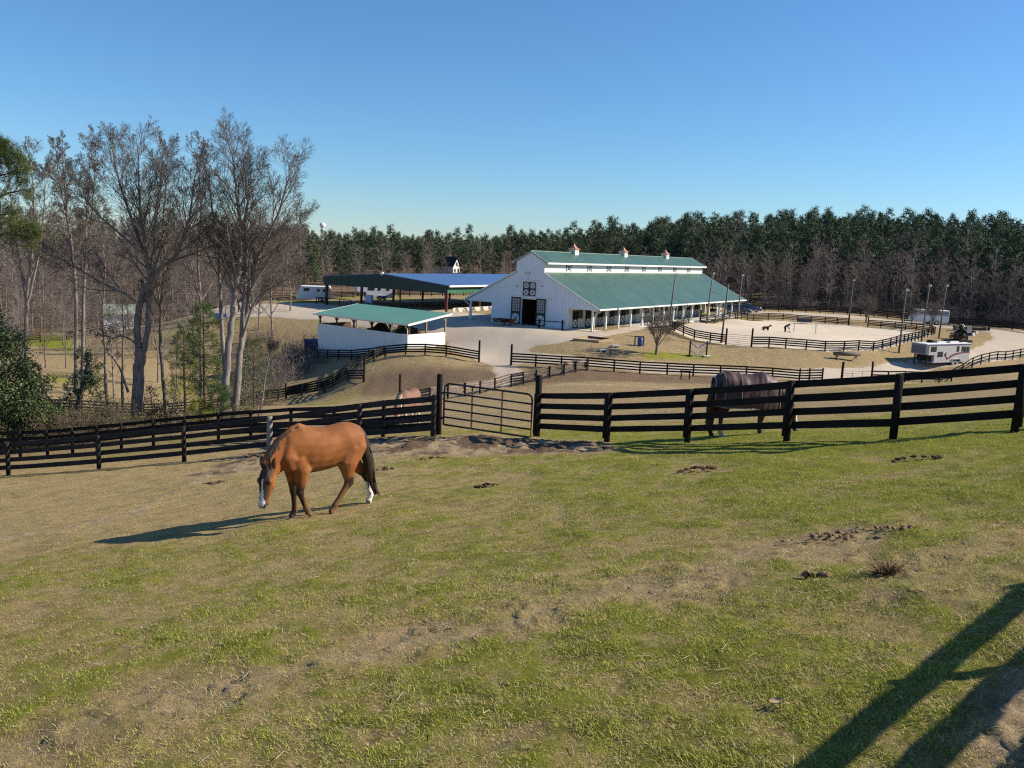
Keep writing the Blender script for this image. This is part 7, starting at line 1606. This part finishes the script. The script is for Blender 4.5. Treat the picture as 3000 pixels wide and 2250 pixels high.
# --- horse in the dark rug behind the fence ------------------------------
g = onground(2165, 21.6); rz2 = RAD(4); l2 = dict(fl=[(.56, .15, 1.02), (.55, .16, .80), (.53, .15, .43), (.50, .15, .13), (.55, .15, .03)], fr=[(.56, -.15, 1.02), (.52, -.16, .80), (.46, -.15, .43), (.41, -.15, .14), (.45, -.15, .03)],
                                               hl=[(-.42, .14, 1.08), (-.40, .17, .84), (-.62, .15, .52), (-.66, .15, .14), (-.61, .15, .03)], hr=[(-.42, -.14, 1.08), (-.36, -.17, .84), (-.52, -.15, .52), (-.52, -.15, .14), (-.46, -.15, .03)])
def dark_bay(P, col, q_):
    for k, J in q_['legs'].items():
        kn, fe, ho = [np.array(v) for v in J[2:]]; t1, d1 = seg_t(P, kn, fe); t2, d2 = seg_t(P, fe, ho)
        if k in ('hr', 'fl'): w_ = ((d1 < .09) & (t1 > .55)) | (d2 < .1); col[w_, :3] = np.array([.5, .46, .4])
    hd = q_['muz'] - q_['poll']; u = (P - q_['poll']) @ hd / (hd @ hd); lat = (P - q_['poll']) @ q_['a']; b_ = (np.abs(lat) < .03) & (u > .2) & (u < .95) & ((P - q_['poll']) @ q_['nf'] > 0) & (P[:, 0] > .9); col[b_, :3] = np.array([.6, .55, .5]); return col
RUG1 = M('plum_grey_rug', (.115, .056, .052), (.062, .032, .031), 3, .55, 0, .4, 14, None, .35)
horse('rugged_horse', 'dark horse in a plum-grey weatherproof rug grazing behind the right fence', g, rz2, ground_legs(g, rz2, l2, 1.09), [(.46, 0, 1.15), (.82, -.01, 1.03), (1.06, -.03, .80), (1.16, -.04, .68)], ((1.16, -.04, .70), (1.36, -.06, .14), RAD(-25)), (.075, .030, .016), dark_bay, 1.09, mane_col=(.16, .10, .055),
      tail=[(-.55, 0, 1.30), (-.66, 0, 1.12), (-.74, 0, .8), (-.75, 0, .5), (-.76, 0, .24)], tail_col=(.09, .05, .03), rug=(RUG1, -.70, .84, .70, 2))
# --- pinto in the brown rug beyond the lane -------------------------------
g = onground(1196, 33.6); rz3 = math.atan2(-.94, -.34); l3 = dict(fl=[(.56, .15, 1.02), (.56, .16, .80), (.58, .15, .43), (.55, .15, .13), (.60, .15, .03)], fr=[(.56, -.15, 1.02), (.54, -.16, .80), (.50, -.15, .43), (.45, -.15, .14), (.49, -.15, .03)],
                                                               hl=[(-.42, .14, 1.08), (-.40, .17, .84), (-.60, .15, .52), (-.70, .15, .14), (-.65, .15, .03)], hr=[(-.42, -.14, 1.08), (-.36, -.17, .84), (-.56, -.15, .52), (-.62, -.15, .14), (-.56, -.15, .03)])
def pinto(P, col, q_):
    n = np.array([mnoise.noise(Vector(p) * 2.2 + Vector((4, 1, 7))) for p in P]); w_ = (n > -.02) | (P[:, 2] < .62); col[w_, :3] = np.array([.68, .63, .56]); return col
RUG2 = M('brown_rug', (.26, .13, .088), (.20, .098, .068), 3, .7, 0, .4, 14, None, .3)
horse('pinto_horse', 'chestnut and white pinto horse in a brown rug beyond the fence left of the gate', g, rz3, ground_legs(g, rz3, l3, .97), [(.46, 0, 1.17), (.78, .02, 1.10), (1.02, .05, .92), (1.12, .07, .82)], ((1.13, .07, .86), (1.30, .12, .30), RAD(15)), (.42, .20, .07), pinto, .97, mane_col=(.62, .56, .46),
      tail=[(-.55, 0, 1.30), (-.66, 0, 1.12), (-.74, 0, .8), (-.75, 0, .5), (-.76, 0, .24)], tail_col=(.5, .42, .3), rug=(RUG2, -.70, .84, .74, 4))
# --- dog on the sand --------------------------------------------------------
g = atz(2243, 975, ARENA_Z); o = thing('dog', tuple(g), RAD(5), 'black prick-eared dog standing on the pale sand of the arena', 'dog'); o.scale = (1.5,) * 3
b = MB(); tr = [(-.30, .50, .06, .07), (-.2, .51, .09, .11), (0, .50, .095, .12), (.18, .48, .105, .155), (.28, .49, .08, .11)]
loft(b, [(x, 0, z) for x, z, w, h in tr], [t[2] for t in tr], [t[3] for t in tr], n=12); loft(b, [(.22, 0, .54), (.33, 0, .64), (.40, 0, .70)], [.07, .055, .05], [.09, .07, .06]); loft(b, [(.38, 0, .71), (.46, 0, .71), (.54, 0, .68), (.60, 0, .66)], [.06, .058, .035, .022], [.065, .06, .035, .025])
for s in (-1, 1):
    loft(b, [(.20, s * .07, .5), (.19, s * .08, .30), (.20, s * .08, .16), (.21, s * .08, .03), (.25, s * .08, .015)], [.06, .04, .028, .026, .03], [.07, .045, .03, .028, .03]); loft(b, [(-.24, s * .07, .5), (-.20, s * .08, .33), (-.31, s * .08, .18), (-.28, s * .08, .03), (-.24, s * .08, .015)], [.075, .05, .028, .026, .03], [.10, .06, .035, .028, .03])
    loft(b, [(.39, s * .045, .74), (.385, s * .055, .80), (.39, s * .06, .84)], [.028, .02, .006], [.02, .014, .005])
loft(b, [(-.29, 0, .55), (-.37, 0, .46), (-.40, 0, .34), (-.38, 0, .24)], [.035, .04, .035, .012], [.035, .04, .035, .012])
me = fuse(b, .014, 3); P = mesh_co(me); c = np.tile([.018, .015, .013, 1.0], (len(P), 1)); t = (P[:, 2] < .2); c[t, :3] = np.array([.06, .04, .028]); add_attr(me, 'col', c, 'FLOAT_COLOR'); link_mesh('body', me, COAT, o)
# --- person bending over on the sand ------------------------------------------
g = atz(2299, 980, ARENA_Z); o = thing('person', tuple(g), RAD(8), 'person in dark clothes bending forward on the arena sand beside the white jump stands', 'person'); o.scale = (1.08,) * 3
b = MB()
for s in (-1, 1):
    loft(b, [(-.02, s * .09, .92), (.0, s * .10, .70), (.03, s * .10, .48), (-.01, s * .10, .28), (-.03, s * .10, .10), (-.03, s * .10, .03)], [.085, .08, .058, .056, .042, .045], [.10, .09, .062, .062, .045, .05], n=12); loft(b, [(-.07, s * .10, .045), (.03, s * .10, .045), (.15, s * .11, .035), (.19, s * .11, .03)], [.04, .045, .048, .03], [.045, .045, .035, .025])
loft(b, [(-.06, 0, .86), (-.04, 0, .98), (.10, 0, 1.12), (.28, 0, 1.22), (.40, 0, 1.26)], [.15, .155, .15, .17, .11], [.12, .125, .12, .12, .09], n=16); loft(b, [(.38, 0, 1.26), (.48, 0, 1.28)], [.055, .052], [.06, .055]); loft(b, [(.44, 0, 1.30), (.50, 0, 1.31), (.58, 0, 1.29), (.65, 0, 1.24), (.67, 0, 1.20)], [.05, .075, .08, .07, .045], [.06, .095, .10, .085, .05], n=12)
for s in (-1, 1):
    loft(b, [(.34, s * .16, 1.24), (.37, s * .20, 1.10), (.42, s * .20, .94), (.52, s * .14, .76), (.55, s * .12, .70)], [.062, .052, .043, .035, .03], [.065, .055, .045, .036, .035])
    for q_ in range(4): loft(b, [(.55, s * .12 + (q_ - 1.5) * .018, .70), (.575, s * .12 + (q_ - 1.5) * .02, .65), (.57, s * .12 + (q_ - 1.5) * .019, .61)], [.011, .010, .008], [.011, .010, .008], n=6)
    loft(b, [(.54, s * .10, .70), (.525, s * .075, .665), (.54, s * .07, .64)], [.012, .011, .008], [.012, .011, .008], n=6)
me = fuse(b, .012, 3); P = mesh_co(me); c = np.tile([.030, .030, .036, 1.0], (len(P), 1)); c[P[:, 2] < .9, :3] = np.array([.035, .022, .022]); sk = ((P[:, 0] > .56) & (P[:, 2] > 1.15) & (P[:, 2] < 1.30)) | ((P[:, 2] < .72) & (P[:, 0] > .45)); c[sk, :3] = np.array([.42, .26, .19]); c[(P[:, 2] < .1), :3] = .015
add_attr(me, 'col', c, 'FLOAT_COLOR'); link_mesh('body', me, M_attr('clothing', .8, .15, var=.1), o)
b = MB(); b.ball((.50, 0, 1.34), (.105, .088, .09), 12, 8); b.build('hair', M('brown_hair', (.035, .02, .014)), o, True)
p = g + np.array([.62, .02, 0]); o = thing('bucket', tuple(p), 0, 'dark muck bucket with a white lid edge at the feet of the bending person', 'bucket')
b = MB(); b.rings([[(r * math.cos(a * .524), r * math.sin(a * .524), z) for a in range(12)] for z, r in ((0, .2), (.42, .27))]); b.build('tub', BLACKMETAL, o); b = MB(); b.tube([(.27 * math.cos(a * .524), .27 * math.sin(a * .524), .43) for a in range(13)], .022, 6); b.build('rim', WHITE, o)

# ------------------------------------------------------------------ litter on the near pasture
DUNG = M('horse_dung', (.085, .058, .035), (.045, .03, .018), 12, .95, 0, .6, 40)
EARTH = M('dry_earth', (.25, .165, .10), (.15, .095, .055), 8, .95, 0, .7, 30)
def dung(px, py, n, spread, label, mat=DUNG, rad=.032, cat='dung heap', name='dung_heap'):
    g = G(px, py, 2); R = random.Random(px); b = MB()
    for i in range(n):
        a = R.uniform(0, 6.28); rr = spread * R.random() ** .7; x, y = rr * math.cos(a) * 1.9, rr * math.sin(a); r = rad * R.uniform(.6, 1.25); z = H(g[0] + x, g[1] + y) - g[2] + r * .15 + max(0, .05 * (1 - rr / spread))
        n0 = len(b.v); b.ball((x, y, z), (r * R.uniform(.9, 1.6), r * R.uniform(.8, 1.2), r * R.uniform(.4, .7)), 7, 5)
        for k in range(n0, len(b.v)): v = Vector(b.v[k]); b.v[k] = tuple(v + Vector((1, 1, 1)) * mnoise.noise(v * 40) * r * .7)
    o = b.build(name, mat, None, True); o.location = tuple(g); return tag(o, label, cat)
dung(2040, 1377, 26, .19, 'dark scattered dung just below the fence shadow right of centre'); dung(625, 1418, 18, .2, 'long dark dung heap left of the bay horse, near the dirt path'); dung(1425, 1425, 16, .13, 'small dark dung heap right of the bay horse')
dung(1126, 1376, 14, .13, 'small dung trail beside the hind legs of the bay horse'); dung(2680, 1345, 22, .22, 'dung strung along the grass under the right fence')
dung(1265, 1345, 16, .22, 'clods of dung and earth below the gate'); dung(2585, 1560, 26, .34, 'dark earth clods scattered on the right grass', EARTH, .024, 'earth clods', 'earth_clods'); dung(2440, 1575, 26, .3, 'brown earth clods left of the scattered dark ones', EARTH, .022, 'earth clods', 'earth_clods')
dung(2380, 1693, 5, .09, 'lone flat brown clod left of the grass tuft', EARTH, .045, 'earth clod', 'earth_clod')
# torn-up dead grass tuft
g = G(2603, 1685, 2); R = np.random.default_rng(8); k = 420; d = R.normal(size=(k, 3)); d[:, 2] = np.abs(d[:, 2]) * .8; d /= np.linalg.norm(d, axis=1, keepdims=True); P0 = d * R.uniform(0, .06, (k, 1)) * np.array([1.4, 1, 1]); P1 = P0 + (d + R.normal(size=(k, 3)) * .45) * R.uniform(.05, .12, (k, 1))
P1[:, 2] = np.maximum(P1[:, 2], .0); v, f = frusta(P0, P1, np.full(k, .003), np.full(k, .001), 3); o = link_mesh('dead_grass_tuft', np_mesh('dead_grass_tuft', v, f), M('dead_grass', (.20, .14, .08), (.10, .068, .04), 30, .9)); o.location = tuple(g); tag(o, 'torn brown tuft of dead grass lying on the right grass', 'grass tuft')
# oak leaf
g = G(2290, 2070, 1.5); b = MB(); out = []
for i in range(40):
    t = i / 40; a = 2 * math.pi * t; r = .052 * (1 + .62 * math.sin(5 * a + .6)) * (.75 + .45 * math.cos(a)); out.append((r * math.cos(a) * 1.1, r * math.sin(a) * .85, (.012 + .012 * math.sin(3 * a)) + .012))
b.add([(0, 0, .016)] + out, [(0, i + 1, (i + 1) % 40 + 1) for i in range(40)]); b.add([(-.03, -.002, .018), (-.03, .002, .018), (-.10, .012, .012), (-.10, .008, .012)], [(0, 1, 2, 3)])
o = b.build('fallen_leaf', M('dry_oak_leaf', (.52, .36, .22), (.40, .26, .15), 30, .8)); o.location = tuple(g + np.array([0, 0, .02])); o.rotation_euler = Vector((-.1456, .1318, 1)).to_track_quat('Z', 'Y').to_euler(); tag(o, 'pale tan lobed oak leaf lying on the near grass', 'leaf')
# straw lying about
R = np.random.default_rng(12); k = 260; rr = np.sqrt(R.uniform(9, 100, k)); aa = np.radians(R.uniform(-34, 34, k)); x, y = rr * np.sin(aa), rr * np.cos(aa); z = interp_field(Zg, x, y) + .018; th = R.uniform(0, 6.28, k); L = R.uniform(.03, .11, k)
P0 = np.stack([x, y, z], 1); P1 = P0 + np.stack([np.cos(th) * L, np.sin(th) * L, R.uniform(-.005, .02, k)], 1); v, f = frusta(P0, P1, np.full(k, .0028), np.full(k, .002), 3)
tag(link_mesh('straw', np_mesh('straw', v, f), M('pale_straw', (.60, .50, .34), (.45, .36, .22), 5, .8)), 'loose pale straw scattered over the near grass', 'straw', None, 'stuff')

# ------------------------------------------------------------------ light, sky, camera
sun = bpy.data.lights.new('sun', 'SUN'); sun.energy = 5.0; sun.angle = RAD(.53); sun.color = (1.0, .92, .76)
so = bpy.data.objects.new('sun', sun); COL.objects.link(so); so.rotation_euler = Vector(-SUND).to_track_quat('-Z', 'Y').to_euler()
world = bpy.data.worlds.new('World'); scene.world = world; world.use_nodes = True; nt = world.node_tree; bg = nt.nodes['Background']
sky = nt.nodes.new('ShaderNodeTexSky'); sky.sky_type = 'NISHITA'; sky.sun_disc = False; sky.sun_elevation = SUN_EL; sky.sun_rotation = math.pi / 2 - SUN_AZ; sky.altitude = 0; sky.air_density = 1.08; sky.dust_density = 0.0; sky.ozone_density = 10.0
nt.links.new(mixc(nt, 1.0, sky.outputs[0], (.92, .975, .955), 'MULTIPLY'), bg.inputs['Color']); bg.inputs['Strength'].default_value = .105
cam = bpy.data.cameras.new('camera'); co = bpy.data.objects.new('camera', cam); COL.objects.link(co)
cam.sensor_width = 36; cam.lens = FPX / 3000 * 36; cam.clip_start = .1; cam.clip_end = 6000
mw = Matrix(((_R[0], _U[0], -_F[0], 0), (_R[1], _U[1], -_F[1], 0), (_R[2], _U[2], -_F[2], CZ), (0, 0, 0, 1))); co.matrix_world = mw
scene.camera = co
scene.view_settings.view_transform = 'Standard'; scene.view_settings.look = 'None'; scene.view_settings.exposure = 0.5; scene.view_settings.gamma = 1.0
scene.cycles.max_bounces = 6; scene.cycles.diffuse_bounces = 2; scene.cycles.glossy_bounces = 3; scene.cycles.use_denoising = False; scene.cycles.filter_width = 1.2; world.cycles.sampling_method = 'MANUAL'; world.cycles.sample_map_resolution = 1024; scene.cycles.sampling_pattern = 'BLUE_NOISE'; scene.cycles.sample_clamp_indirect = 2.0
